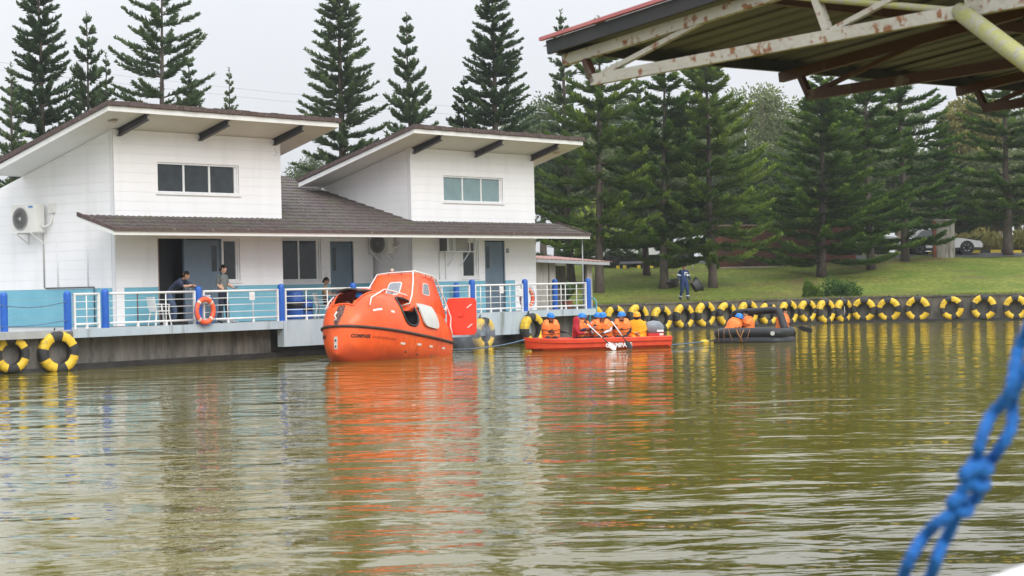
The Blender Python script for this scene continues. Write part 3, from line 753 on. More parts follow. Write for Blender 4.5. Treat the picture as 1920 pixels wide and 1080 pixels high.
def araucaria(seed, H, hb, R, prof, spacing, nbr, e_top, e_bot, curl, blen, dens, skip=0.0, material='needles', Rj=.18):
    rng = np.random.default_rng(seed); rnd = random.Random(seed)
    wood = MB(); wob = [(0, 0)]
    nz = 14
    for i in range(nz): wob.append((wob[-1][0]+rnd.uniform(-.03, .03), wob[-1][1]+rnd.uniform(-.03, .03)))
    def ctr(h):
        f = max(0, min(nz-.001, h/H*nz)); i = int(f); f -= i
        return (wob[i][0]*(1-f)+wob[i+1][0]*f, wob[i][1]*(1-f)+wob[i+1][1]*f)
    r0 = .0105*H+.06
    pts = [(*ctr(h), h) for h in np.linspace(-.3, H, 16)]
    rad = [r0*(1-.93*max(0, h)/H)+(.05 if h < .2 else 0) for h in np.linspace(-.3, H, 16)]
    wood.tube(pts, rad, 9)
    Ps, Ds, Ls, Ws, Ts = [], [], [], [], []
    h = hb
    while h < H-.12:
        f = (h-hb)/(H-hb)
        Rr = R*prof(f)
        k = nbr+rnd.choice((-1, 0, 0, 1)) if f < .9 else max(4, nbr-1)
        ph = rnd.uniform(0, 6.28)
        for b in range(max(3, k)):
            if rnd.random() < skip: continue
            az = ph+2*PI*b/k+rnd.uniform(-.25, .25)
            Lb = Rr*(1+rnd.uniform(-Rj, Rj*.7)); hh = h+rnd.uniform(-.10, .10)
            if Lb < .10: continue
            el = math.radians(e_bot+(e_top-e_bot)*f+rnd.uniform(-7, 7))
            cx, cy = ctr(hh)
            ca, sa = math.cos(az), math.sin(az); sw = rnd.uniform(-.18, .18)
            def pt(s):
                r_ = Lb*s*math.cos(el); z = hh+Lb*(math.sin(el)*s+curl*s*s*s)
                a2 = az+sw*s
                return np.array([cx+math.cos(a2)*r_, cy+math.sin(a2)*r_, z])
            wood.tube([pt(0), pt(.5), pt(.92)], [.012+.012*Lb, .008+.006*Lb, .004], 4, cap=False)
            nn = max(8, int(Lb*dens))
            ss = np.sort(rng.uniform(.10, 1.0, nn))
            pp = np.array([pt(s) for s in ss]); tt = np.array([pt(min(s+.03, 1.03)) for s in ss])-pp
            tt /= np.linalg.norm(tt, axis=1, keepdims=True)+1e-9
            lat = np.cross(tt, [0, 0, 1.0]); lat /= np.linalg.norm(lat, axis=1, keepdims=True)+1e-9
            up_ = np.cross(lat, tt)
            th = rng.uniform(-.75, PI+.75, nn)[:, None]           # all round the twig, fewer straight below
            rad_ = lat*np.cos(th)+up_*np.sin(th)
            d = tt*rng.uniform(.55, 1.0, (nn, 1)) + rad_*rng.uniform(.45, .95, (nn, 1)) + np.array([0, 0, 1.0])*rng.uniform(.0, .30, (nn, 1))
            d /= np.linalg.norm(d, axis=1, keepdims=True)
            env = np.clip(.55+.55*np.sin(PI*np.clip(ss, 0, 1)**.8), .4, 1.1)
            l = blen*env*rng.uniform(.75, 1.1, nn)*min(1, .45+Lb*.6)
            Ps.append(pp); Ds.append(d); Ls.append(l); Ws.append(rng.uniform(.055, .085, nn))
            yng = .22 if rnd.random() < .22 else 0
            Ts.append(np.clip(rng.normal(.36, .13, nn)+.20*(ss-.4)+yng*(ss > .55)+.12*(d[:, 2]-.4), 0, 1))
        # short shoots clothe the trunk between the whorls
        for b in range(2 if Rr > .9 else 0):
            az = rnd.uniform(0, 6.28); Lb = rnd.uniform(.35, .85)*min(1, Rr/2); hh = h+rnd.uniform(-.35, .35); cx, cy = ctr(hh); nn = int(Lb*70)
            if nn < 6 or hh < hb: continue
            dr_ = np.array([math.cos(az)*.85, math.sin(az)*.85, .5]); ss = rng.uniform(.1, 1, nn); pp = np.array([cx, cy, hh])+dr_*(ss*Lb)[:, None]
            d = dr_+rng.normal(0, .55, (nn, 3)); d /= np.linalg.norm(d, axis=1, keepdims=True)
            Ps.append(pp); Ds.append(d); Ls.append(blen*.8*rng.uniform(.6, 1.1, nn)); Ws.append(rng.uniform(.055, .085, nn)); Ts.append(np.clip(rng.normal(.45, .15, nn), 0, 1))
        h += spacing*rnd.uniform(.8, 1.2)*(1-.35*f)
    # leader
    nn = 26; pp = np.stack([np.zeros(nn), np.zeros(nn), rng.uniform(H-.7, H, nn)], 1); c = ctr(H); pp[:, :2] += c
    d = np.stack([rng.normal(0, .5, nn), rng.normal(0, .5, nn), rng.uniform(.5, 1.1, nn)], 1); d /= np.linalg.norm(d, axis=1, keepdims=True)
    Ps.append(pp); Ds.append(d); Ls.append(rng.uniform(.1, .2, nn)); Ws.append(np.full(nn, .04)); Ts.append(np.full(nn, .6))
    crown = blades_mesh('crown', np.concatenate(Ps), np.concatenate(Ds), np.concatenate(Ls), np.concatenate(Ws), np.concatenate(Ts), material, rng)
    wm = bpy.data.meshes.new('trunk'); wm.from_pydata(wood.v, [], wood.f); wm.materials.append(MATS['bark'])
    wm.polygons.foreach_set('use_smooth', [True]*len(wood.f)); wm.update()
    return wm, crown
cone = lambda p: (lambda f: (1-f)**p*.96+.04)
def shoulder(f): return min(1.0, (1-f)*1.5)**.75*.95+.03
def column_(f): return (min(1.0, (1-f)*2.6)**.6)*(.80+.2*(1-f))
TV = {
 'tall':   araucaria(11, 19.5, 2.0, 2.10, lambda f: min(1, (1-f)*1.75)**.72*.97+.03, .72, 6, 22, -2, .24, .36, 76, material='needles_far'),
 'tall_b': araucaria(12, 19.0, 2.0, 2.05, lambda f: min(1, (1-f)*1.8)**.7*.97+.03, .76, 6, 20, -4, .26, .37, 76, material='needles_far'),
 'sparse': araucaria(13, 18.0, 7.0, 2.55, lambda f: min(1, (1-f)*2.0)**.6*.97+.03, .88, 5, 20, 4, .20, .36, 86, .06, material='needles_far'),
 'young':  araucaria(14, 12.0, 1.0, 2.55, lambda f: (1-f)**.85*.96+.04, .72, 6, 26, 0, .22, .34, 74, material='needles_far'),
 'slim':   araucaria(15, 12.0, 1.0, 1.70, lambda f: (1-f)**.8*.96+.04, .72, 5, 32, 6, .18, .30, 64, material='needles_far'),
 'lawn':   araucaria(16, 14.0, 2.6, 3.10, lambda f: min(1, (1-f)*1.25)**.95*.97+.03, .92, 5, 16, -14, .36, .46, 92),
 'lawn_b': araucaria(17, 14.0, 1.2, 3.15, lambda f: min(1, (1-f)*1.30)**.92*.97+.03, .80, 6, 18, -16, .38, .47, 92),
 'lawn_c': araucaria(21, 14.0, 1.7, 3.3, lambda f: min(1, (1-f)*1.2)**.95*.97+.03, .82, 6, 20, -16, .36, .47, 92, .06, Rj=.26),
 'lawn_d': araucaria(22, 14.0, 2.6, 2.95, lambda f: min(1, (1-f)*1.35)**.9*.97+.03, .88, 5, 14, -12, .34, .45, 92, .04, Rj=.24),
 'young_b': araucaria(23, 12.0, 1.0, 2.5, lambda f: (1-f)**.75*.96+.04, .80, 6, 22, -4, .24, .35, 72, .05, material='needles_far', Rj=.26),
 'patchy': araucaria(18, 14.0, 1.4, 2.9, lambda f: min(1, (1-f)*1.6)**.7*.97+.03, .84, 5, 16, -16, .32, .44, 84, .18, Rj=.3),
}
def tree(kind, px, y, top_z, width, label, gz=None, group='tall layered conifers', base=None, rz=None):
    """px: image-independent lateral position x (m); width: crown scale"""
    wm, cm = TV[kind]; Hm = {'tall': 19.5, 'tall_b': 19.0, 'sparse': 18.0, 'young': 12.0, 'young_b': 12.0, 'slim': 12.0}.get(kind, 14.0)
    z0 = ground(px, y) if gz is None else gz
    root = empty('conifer_tree', (px, y, z0), random.uniform(0, 6.28) if rz is None else rz)
    root.rotation_euler = (random.uniform(-.022, .022), random.uniform(-.022, .022), root.rotation_euler.z)
    s = (top_z-z0)/Hm; root.scale = (width, width, s)
    link('trunk', wm, root); link('crown', cm, root)
    return tag(root, label, 'tree', group)
def at(px, py, d):                                     # lateral offset (m) and height seen at a given distance
    dx = px-960; dy = py-540
    return (dx-.022*dy)/3800*d, 2.05-(540+dy+.022*dx-533.5)/3800*d
def tr(kind, px, topy, d, w, label, **k):
    x, _ = at(px, 300, d); _, zt = at(px, topy, d); return tree(kind, x, d, zt, w, label, **k)
tr('slim', 24, 118, 93, 1.0, 'slim conifer at the far left edge behind the near bay')
tr('tall', 84, -95, 96, .94, 'tallest dense conifer at the left, rising past the top of the picture')
tr('young_b', 162, 26, 98, .95, 'pointed conifer standing right of the tallest left-hand conifer')
tr('slim', 208, 98, 95, .95, 'thin pale-stemmed conifer just above the near roof corner')
tr('sparse', 303, -60, 92, .98, 'open conifer with long separate boughs above the near roof')
tr('young', 348, 112, 99, .90, 'small conifer behind the right side of the open-boughed conifer')
tr('slim', 435, 126, 108, .85, 'lone little conifer tip above the middle of the near roof')
tr('tall_b', 641, -70, 98, 1.10, 'tall dense conifer in the gap between the two raised roofs')
tr('young', 776, 26, 97, .98, 'conifer with bare leader above the left end of the far roof')
tr('young_b', 868, 146, 99, .92, 'short conifer half hidden behind the far roof')
tr('tall', 932, -75, 96, .98, 'tall straight conifer rising behind the middle of the far roof')
tr('slim', 1066, 20, 104, 1.28, 'airy conifer behind the right end of the far roof')
tree('lawn', 4.25, 98.9, at(1120, 28, 98.9)[1], 1.14, 'full conifer beside the shed, nearest the house end')
tree('young', 7.1, 106.6, at(1195, 132, 106)[1], 1.05, 'conifer standing back between the two nearest lawn conifers')
tree('lawn_d', 7.5, 100.2, at(1250, 96, 100)[1], 1.12, 'dense lawn conifer left of the person in blue overalls')
tree('lawn_c', 9.95, 100.3, at(1330, 62, 100)[1], 1.10, 'broad lawn conifer right of the person in blue overalls', rz=2.0)
tree('lawn_b', 16.0, 104.7, at(1530, 128, 104)[1], 1.26, 'shapely lawn conifer in front of the red brick wall', rz=1.0)
tree('patchy', 18.95, 106.8, at(1625, 80, 106)[1], 1.12, 'ragged thin conifer in front of the parked truck')
tree('patchy', 21.6, 111.2, at(1712, 90, 111)[1], 1.22, 'ragged conifer in front of the white saloon car', rz=2.6)
tree('lawn_d', 27.9, 113.8, at(1895, 96, 113)[1], 1.36, 'dark broad conifer at the right edge of the picture', rz=4.0)

tree('young_b', 24.9, 116.5, at(1790, 215, 116.5)[1], .9, 'conifer standing back behind the white saloon, before the bamboo')
tree('young', 13.2, 113.5, at(1440, 262, 113.5)[1], .85, 'shorter conifer rising behind the left part of the brick wall')
# ---- broadleaf trees behind
def broadleaf(seed, H, R, n_clump, per, leaf, material, squash=1.0, trunk_h=.45, col='bark'):
    rng = np.random.default_rng(seed); rnd = random.Random(seed)
    wood = MB(); wood.tube([(0, 0, -.3), (.1, 0, H*.25), (0, .1, H*.6)], [.028*H, .02*H, .008*H], 8)
    Ps, Ds, Ts = [], [], []
    for c in range(n_clump):
        zf = rnd.uniform(trunk_h, 1); rr = R*(math.sin(PI*min(1, max(.05, (zf-trunk_h*.6)/(1.08-trunk_h*.6)))))**.7*math.sqrt(rnd.random())
        a = rnd.uniform(0, 6.28); ctr_ = np.array([math.cos(a)*rr, math.sin(a)*rr, H*zf])
        if c % 4 == 0: wood.tube([(0, 0, H*zf*.55), tuple(ctr_*.6+np.array([0, 0, H*zf*.25])), tuple(ctr_)], [.008*H, .005*H, .002*H], 5, cap=False)
        cs = R*rnd.uniform(.16, .34); tb = rnd.uniform(.15, .75)
        q = rng.normal(size=(per, 3)); q /= np.linalg.norm(q, axis=1, keepdims=True); q *= (rng.random((per, 1))**.4)*cs; q[:, 2] *= squash
        Ps.append(ctr_+q); d = q+rng.normal(0, .25, (per, 3))*cs; d[:, 2] -= .2*cs; d /= np.linalg.norm(d, axis=1, keepdims=True)
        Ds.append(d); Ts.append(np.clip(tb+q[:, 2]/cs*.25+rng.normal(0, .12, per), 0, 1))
    P = np.concatenate(Ps); n = len(P)
    me = blades_mesh('crown', P, np.concatenate(Ds), rng.uniform(.7, 1.3, n)*leaf, rng.uniform(.35, .6, n)*leaf, np.concatenate(Ts), material, rng)
    wm = bpy.data.meshes.new('trunk'); wm.from_pydata(wood.v, [], wood.f); wm.materials.append(MATS[col]); wm.update()
    return wm, me
BV = [broadleaf(31, 11, 4.0, 100, 110, .27, 'leaves_grey'), broadleaf(32, 12, 3.6, 100, 110, .26, 'leaves_grey', 1.2, .3, 'bark_pale')]
BY = broadleaf(33, 11, 1.5, 110, 60, .34, 'leaves_yellow', 1.8, .08)
def bl(v, px, topy, d, w, lab, name='broadleaf_tree', cat='tree', grp='hazy broadleaf trees beyond the car park', Hm=11.5):
    x, zt = at(px, topy, d); z0 = ground(x, d)
    r = empty(name, (x, d, z0), random.uniform(0, 6)); r.scale = (w, w, (zt-z0)/Hm)
    link('trunk', v[0], r); link('crown', v[1], r); return tag(r, lab, cat, grp)
bl(BV[0], 585, 298, 165, .7, 'pale bushy treetop in the gap below the near roof overhang')
bl(BV[0], 1012, 190, 150, .95, 'pale broadleaf tree behind the right end of the far roof')
bl(BV[1], 1150, 215, 158, 1.0, 'hazy broadleaf tree seen between the shed conifer and its neighbour')
bl(BV[0], 1235, 205, 152, 1.0, 'hazy broadleaf tree behind the dense lawn conifer')
bl(BV[1], 1420, 195, 146, 1.05, 'hazy grey-green tree left of the shapely lawn conifer')
bl(BV[0], 1475, 200, 160, 1.15, 'hazy grey-green tree just behind the shapely lawn conifer')
bl(BV[1], 1345, 225, 162, 1.1, 'hazy broadleaf tree behind the broad lawn conifer')
bl(BV[0], 1590, 190, 168, 1.0, 'hazy broadleaf tree behind the ragged thin conifer')
bl(BV[1], 1680, 225, 172, 1.0, 'hazy broadleaf tree between the two ragged conifers')
bl(BV[0], 1905, 200, 158, 1.2, 'hazy broadleaf tree behind the dark conifer at the right edge')
k_ = 0
for px, ty, d in ((1040, 268, 136), (1105, 280, 134), (1170, 290, 138), (1225, 275, 135), (1290, 285, 137), (1360, 270, 134), (1410, 290, 131), (1465, 300, 133), (1520, 280, 138), (1575, 300, 134), (1640, 285, 137), (1700, 300, 134), (1755, 290, 138), (1870, 300, 136), (1930, 280, 134)):
    bl(BV[k_ % 2], px, ty, d, .85+.1*(k_ % 3), f'{ORD[k_]} low rounded tree from the left in the dense row behind the car park'); k_ += 1
bl(BY, 1800, 200, 138, 1.25, 'yellow-green bamboo clump left of the dark right-hand conifer', 'bamboo_clump', 'bamboo', 'bamboo clumps', 11)
bl(BY, 1838, 190, 140, 1.2, 'yellow-green bamboo clump touching the dark right-hand conifer', 'bamboo_clump', 'bamboo', 'bamboo clumps', 11)
# ---- bushes on the bank
def bush(x, y, R, Hh, seed, material, lab, leaf=.13, cat='bush'):
    rng = np.random.default_rng(seed); n = 1500
    q = rng.normal(size=(n, 3)); q /= np.linalg.norm(q, axis=1, keepdims=True); q *= (rng.random((n, 1))**.35); q[:, 2] = np.abs(q[:, 2])
    lump = 1+.25*np.sin(q[:, :1]*5+seed)+.2*np.sin(q[:, 1:2]*7)
    P = q*lump*np.array([R, R, Hh])
    d = q*.6+rng.normal(0, .4, (n, 3)); d[:, 2] += .3; d /= np.linalg.norm(d, axis=1, keepdims=True)
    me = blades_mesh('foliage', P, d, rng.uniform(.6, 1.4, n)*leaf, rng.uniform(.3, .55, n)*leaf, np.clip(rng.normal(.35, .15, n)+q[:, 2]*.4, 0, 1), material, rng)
    r = empty('bush', (x, y, ground(x, y)-.03)); link('foliage', me, r)
    w = MB()
    for k in range(6): w.tube([(0, 0, -.05), (rng.normal(0, .2)*R, rng.normal(0, .2)*R, Hh*.4), (rng.normal(0, .45)*R, rng.normal(0, .45)*R, Hh*.8)], [.02, .014, .006], 5)
    w.build('stems', 'bark', r)
    return tag(r, lab, cat)
bush(13.95, 94.6, .42, .70, 3, 'leaves_lime', 'small yellow-green bush on the bank above the tyre wall')
bush(15.35, 94.9, .82, .85, 4, 'leaves_green', 'larger blue-green bush beside the small yellow-green one')
bush(27.0, 119.5, 1.6, 1.2, 5, 'leaves_yellow', 'dry yellowish shrubs behind the striped kerb, right of the white car', .3)
bush(30.0, 120, 1.8, 1.3, 6, 'leaves_yellow', 'dry yellowish shrubs at the far right behind the dark conifer', .3)
bush(14.4, 118, 1.6, 3.4, 8, 'leaves_lime', 'bright lime-green plants showing above the red brick wall', .5, 'plants')
bush(5.0, 116, 1.7, 2.6, 9, 'leaves_lime', 'lime-green plants glimpsed behind the parked white pickup', .45, 'plants')
bush(18.4, 118, 1.6, 3.0, 10, 'leaves_lime', 'lime-green plants behind the ragged thin conifer', .5, 'plants')
# grass tufts along the top of the retaining wall and over the bank
def tufts():
    rng = np.random.default_rng(5); xs = np.concatenate([rng.uniform(1.2, 27, 5000), rng.uniform(2, 28, 700)])
    ys = np.array([ywall(x) for x in xs])+np.concatenate([np.abs(rng.normal(0, .35, 5000))+.2, rng.uniform(.4, 18, 700)])
    P = np.array([(x, y, ground(x, y)-.01) for x, y in zip(xs, ys)])
    d = rng.normal(0, .35, (len(P), 3)); d[:, 2] = 1; d /= np.linalg.norm(d, axis=1, keepdims=True)
    L = np.concatenate([rng.uniform(.06, .2, 5000), rng.uniform(.05, .10, 700)])
    me = blades_mesh('grass_tufts', P, d, L, rng.uniform(.012, .03, len(P)), rng.random(len(P))*.7, 'grass_blade', rng)
    o = link('grass_tufts', me); o['kind'] = 'stuff'; o['label'] = 'short rough grass growing on the bank'; o['category'] = 'grass'
tufts()
# ================================================================== tyres, lifebuoys and things on the quay
def tyre_mesh(R=.53, r_in=.29, W=.27, name='tyre', rot=0.0):
    prof = [(r_in, -W*.36), (r_in+.03, -W*.46), (r_in+.11, -W*.5), (R-.07, -W*.49), (R-.015, -W*.36), (R, -W*.2), (R, W*.2), (R-.015, W*.36), (R-.07, W*.49), (r_in+.11, W*.5), (r_in+.03, W*.46), (r_in, W*.36)]
    seg = 48; mb = MB(); rings = []
    for k in range(seg):
        a = 2*PI*k/seg; tread = .008 if k % 2 else -.006
        ring = []
        for r_, z in prof:
            rr = r_+(tread if r_ > R-.02 else 0)
            ring.append((z, rr*math.sin(a), rr*math.cos(a)))
        rings.append(ring)
    n = len(prof); vs = [v for r in rings for v in r]; fs = []; ms = []
    for k in range(seg):
        ang = (math.degrees(2*PI*(k+.5)/seg)+rot) % 90
        yl = 1 if 19 < ang < 71 else 0
        for j in range(n):
            jj = (j+1) % n; inner = {j, jj} <= {n-1, 0}
            fs.append((k*n+j, k*n+jj, ((k+1) % seg)*n+jj, ((k+1) % seg)*n+j)); ms.append(0 if inner else yl)
    mb.v = vs; mb.f = fs; mb.m = ms
    me = bpy.data.meshes.new(name); me.from_pydata(vs, [], fs)
    for m in ('rubber', 'tyre_yellow'): me.materials.append(MATS[m])
    me.polygons.foreach_set('material_index', ms); me.polygons.foreach_set('use_smooth', [True]*len(fs)); me.update(); fix_normals(me)
    return me
TYRES = [tyre_mesh(rot=r) for r in (0, 6, -7, 12)]
chain_me = None
def tyre(p, nrm, lab, grp, i, sc=1.0):
    o = link('tyre_fender', TYRES[i % 4]); o.location = p; o.rotation_euler = (random.uniform(-.12, .12), random.uniform(-.05, .08), math.atan2(nrm.y, nrm.x)+random.uniform(-.06, .06)); k = sc*random.uniform(.95, 1.07); o.scale = (k*1.05, k, k)
    w = MB(); w.tube([(-.10, -.06, .29), (-.16, -.04, .45), (-.10, 0, .62)], .012, 5); w.tube([(-.10, .06, .29), (-.16, .04, .45), (-.10, 0, .62)], .012, 5); w.build('hanger', 'wire_black', o)
    return tag(o, lab, 'tyre', grp)
def on_line(px, P, D, py=600):
    """point of the line P + t D (plan) that lies on the bearing of a photo column"""
    s = (px-960-.022*(py-540))/3800
    t = (s*P.y-P.x)/(D.x-s*D.y); return P+D*t
R0 = Vector((*RW[0], 0)); R1 = Vector((*RW[1], 0)); R2 = Vector((*RW[2], 0))
d1 = (R1-R0).normalized(); n1 = Vector((d1.y, -d1.x, 0)); d2 = (R2-R1).normalized(); n2 = Vector((d2.y, -d2.x, 0))
xs1 = [1110, 1153, 1196, 1240, 1282, 1322, 1362, 1402, 1440, 1478, 1513, 1548, 1581]
for i, px in enumerate(xs1):
    p = on_line(px, R0+n1*.14, d1); p.z = .55+random.uniform(-.06, .05)
    tyre(p, n1, f'{ORD[i]} striped tyre along the lawn wall, counting away from the house', 'striped tyres hung along the lawn wall', i)
xs2 = [1620, 1667, 1721, 1785, 1845, 1905]
for i, px in enumerate(xs2):
    p = on_line(px, R1+n2*.14, d2); p.z = .56+random.uniform(-.02, .03)
    tyre(p, n2, ['faded striped tyre at the bend of the lawn wall', 'striped tyre just right of the wall bend', 'striped tyre below the white saloon, second right of the bend', 'striped tyre third right of the wall bend', 'striped tyre fourth right of the wall bend', 'rightmost striped tyre on the lawn wall'][i], 'striped tyres hung along the lawn wall', i)
for px, lab, i in ((20, 'leftmost striped tyre on the near quay wall', 0), (109, 'striped tyre on the near quay wall below the short railing', 1)):
    p = on_line(px, QL0+QN*.17, QD, 655); p.z = .51
    tyre(p, QN, lab, 'striped tyres on the house quay', i, .99)
hn = Vector((.8, -.6, 0))
p = hw(14.75, -1.76, .42); tyre(p, hn, 'striped tyre half veiled by smoke beside the lifeboat stern', 'striped tyres on the house quay', 2)
p = hw(17.55, -1.76, .46); tyre(p, hn, 'large striped tyre at the bow of the red boat', 'striped tyres on the house quay', 3, 1.12)

def lifebuoy(p, rz, lab, tilt=0.0):
    root = empty('lifebuoy', p, rz); tag(root, lab, 'lifebuoy', 'orange lifebuoys on the railing')
    R, r_ = .335, .078; mb = MB(); segs = 40; rings = []
    for k in range(segs):
        a = 2*PI*k/segs; rings.append([(r_*.8*math.sin(2*PI*j/10), (R+r_*math.cos(2*PI*j/10))*math.sin(a), (R+r_*math.cos(2*PI*j/10))*math.cos(a)) for j in range(10)])
    mb.loft(rings, loop=True); mb.build('ring', 'buoy_orange', root, True)
    for q in range(4):
        m2 = MB(); rr = []
        for k in range(5):
            a = PI/4+q*PI/2+(k-2)*.045
            rr.append([((r_+.006)*.8*math.sin(2*PI*j/10), (R+(r_+.006)*math.cos(2*PI*j/10))*math.sin(a), (R+(r_+.006)*math.cos(2*PI*j/10))*math.cos(a)) for j in range(10)])
        m2.loft(rr, cap=False); m2.build('tape', 'buoy_tape', root, True)
    g = MB(); pts = []
    for k in range(48):
        a = 2*PI*k/48; bow = .03*abs(math.sin(2*a))
        pts.append((.03, (R+r_+.01+bow)*math.sin(a), (R+r_+.01+bow)*math.cos(a)))
    g.tube(pts, .009, 5, closed=True); g.build('grab_line', 'rope_blue', root, True)
    return root
lifebuoy(hw(1.88, -1.63, 1.49), math.atan2(-.6, .8), 'orange lifebuoy hung on the rail in front of the doorway')
lifebuoy(hw(17.93, -1.27, 1.55), math.atan2(-.6, .8), 'orange lifebuoy half hidden behind the far corner post')

def drum(a, y, R, Hh, lab, band=True):
    root = empty('barrel', hw(a, y, 1.1)); tag(root, lab, 'barrel', 'blue plastic barrels')
    w = MB(); w.lathe([(0, 0), (R*.93, 0), (R, .05), (R, Hh*.28), (R*1.03, Hh*.30), (R, Hh*.33), (R, Hh*.62), (R*1.03, Hh*.64), (R, Hh*.67), (R, Hh*.92), (R*.9, Hh*.97), (R*.55, Hh), (0, Hh)], 22)
    autosmooth(w.build('body', 'bin_blue', root), 40)
    if band:
        w = MB(); w.lathe([(R*1.012, Hh*.38), (R*1.012, Hh*.60)], 22); w.build('band', 'plastic_black', root, True)
    w = MB(); w.lathe([(R*.2, Hh), (R*.2, Hh+.03), (0, Hh+.03)], 12); w.build('cap', 'plastic_black', root)
drum(8.15, .75, .30, .92, 'tall blue barrel with a dark band, standing left of the lifeboat')
drum(8.95, .95, .21, .62, 'smaller blue barrel right behind the tall one')

def chair(p, rz, m, lab, z=0, grp='plastic chairs on the deck'):
    root = empty('plastic_chair', p, rz); tag(root, lab, 'chair', grp)
    w = MB(); w.box(-.22, .22, -.22, .22, .40, .43); w.build('seat', m, root)
    for sx in (-1, 1):
        for sy in (-1, 1):
            w = MB(); w.beam((sx*.19, sy*.19, .41), (sx*.25, sy*.24, 0), .045, .03); w.build('leg', m, root)
        w = MB(); w.beam((-.22, sx*.235, .62), (.20, sx*.245, .60), .05, .025); w.beam((.18, sx*.24, .60), (.18, sx*.21, .41), .04, .025); w.build('armrest', m, root)
    b = MB()
    for k in range(7):
        y = -.18+.06*k; b.beam((-.21, y, .42), (-.29, y*1.1, .80), .028, .015)
    b.beam((-.29, -.22, .80), (-.29, .22, .80), .05, .03); b.beam((-.21, -.21, .42), (-.295, -.22, .80), .05, .025); b.beam((-.21, .21, .42), (-.295, .22, .80), .05, .025)
    b.build('backrest', m, root)
    return root
chair(hw(.95, -.75, 1.1), HA-.3, 'plastic_white', 'white plastic chair beside the man leaning on the post')
chair(hw(9.35, .55, 1.1), HA-PI/2+.5, 'plastic_white', 'white plastic chair under the seated man in the tan shirt')
for k in range(3):
    c = chair(hw(12.55, 1.05, 1.1+.10*k), HA+PI+.4, 'ac_white', ['lowest', 'middle', 'topmost'][k]+' chair of the beige stack behind the lifeboat cabin', grp='stacked beige chairs')
w = MB(); w.box(-.18, .18, -.12, .12, 0, .09); w.box(-.15, .15, -.09, .09, .0901, .12); o = w.build('tackle_box', 'plastic_black', None); o.location = hw(1.25, -1.28, 1.1); o.rotation_euler = (0, 0, HA); tag(o, 'black box on the deck edge left of the lifebuoy', 'box')
w = MB()
w.tube([(.26*math.cos(t)+.05*math.sin(t*.37), .22*math.sin(t)+.04*math.sin(t*.7), .02+.004*t) for t in np.linspace(0, 18, 70)], .014, 5)
o = w.build('coiled_rope', 'steel_grey', None, True); o.location = hw(3.2, -1.25, 1.1); tag(o, 'coil of grey rope at the feet of the man in grey', 'rope')

# ================================================================== shed right of the house
shed = empty('shed', hw(21.3, 2.0, 0), HA); tag(shed, 'small shabby shed with rusty red tin roof right of the house', 'shed')
def sb(nm, m, *b):
    w = MB(); w.box(*b); return w.build(nm, m, shed)
for x0, x1, zt in ((1.55, 2.45, 2.9), (2.55, 2.95, 2.88)):
    sb('wall', 'concrete_pale', x0, x1, 0, .12, 1.05, zt)
sb('corner_post', 'concrete_pale', 5.05, 5.40, -.02, .22, 1.0, 2.78)
sb('side_wall', 'concrete_wall', -1.0, 1.5, .9, 1.0, 1.05, 2.9)
sb('side_wall', 'concrete_wall', 2.95, 5.3, 1.7, 1.8, 1.05, 2.8)
sb('inner_wall', 'concrete_wall', 4.0, 4.9, .9, 1.0, 1.05, 2.75)
sb('door_leaf', 'concrete_wall', .95, 1.5, .04, .10, 1.05, 2.85)
w = MB()
def shz(x, y): return 3.06-.028*(x+1)+.10*(y+.55)
n = 46
for k in range(n):
    x0 = -1+7.1*k/n; x1 = -1+7.1*(k+1)/n; h0 = .02*(k % 2); h1 = .02*((k+1) % 2)
    w.add([(x0, -.55, shz(x0, -.55)+h0), (x1, -.55, shz(x1, -.55)+h1), (x1, 2.2, shz(x1, 2.2)+h1), (x0, 2.2, shz(x0, 2.2)+h0),
           (x0, -.55, shz(x0, -.55)+h0-.012), (x1, -.55, shz(x1, -.55)+h1-.012), (x1, 2.2, shz(x1, 2.2)+h1-.012), (x0, 2.2, shz(x0, 2.2)+h0-.012)],
          [(0, 1, 2, 3), (7, 6, 5, 4), (0, 4, 5, 1), (3, 2, 6, 7)])
w.build('tin_roof', 'tin_red', shed)
w = MB(); w.prism([(-1, shz(-1, -.5)-.02), (5.9, shz(5.9, -.5)-.02), (5.9, shz(5.9, -.5)-.14), (-1, shz(-1, -.5)-.14)], lambda u, v, t: (u, t, v), -.54, -.50); w.build('fascia', 'steel_grey', shed)
w = MB(); w.tube([(4.95, .02, 1.05), (4.95, .02, 2.8)], .03, 6); w.build('drain_pipe', 'wire_black', shed)
# potted palm in front of the shed opening
pl = empty('potted_plant', hw(24.3, 1.5, 1.08), HA); tag(pl, 'leafy potted palm in the opening of the shed', 'plant')
w = MB(); w.lathe([(0, 0), (.16, 0), (.21, .3), (.19, .3), (.17, .27), (0, .27)], 14); w.build('pot', 'brick', pl)
rng = np.random.default_rng(3)
for k in range(11):
    a = rng.uniform(0, 6.28); L = rng.uniform(.7, 1.1); up = rng.uniform(.55, 1.25); w = MB(); rr = []
    for s in np.linspace(0, 1, 7):
        r_ = L*s*.65; z = .28+up*(s*1.25-.55*s*s); wd = .10*math.sin(PI*min(1, s*.9+.06))
        c = np.array([math.cos(a)*r_, math.sin(a)*r_, z]); sd = np.array([-math.sin(a), math.cos(a), 0])*wd
        rr.append([c-sd+np.array([0, 0, .02]), c, c+sd+np.array([0, 0, .02]), c+np.array([0, 0, -.006])])
    w.loft(rr); w.build('leaf', 'leaf_dark' if 'leaf_dark' in MATS else mat('leaf_dark', (.03, .075, .03), .4, (.05, .11, .04), 5).name, pl)
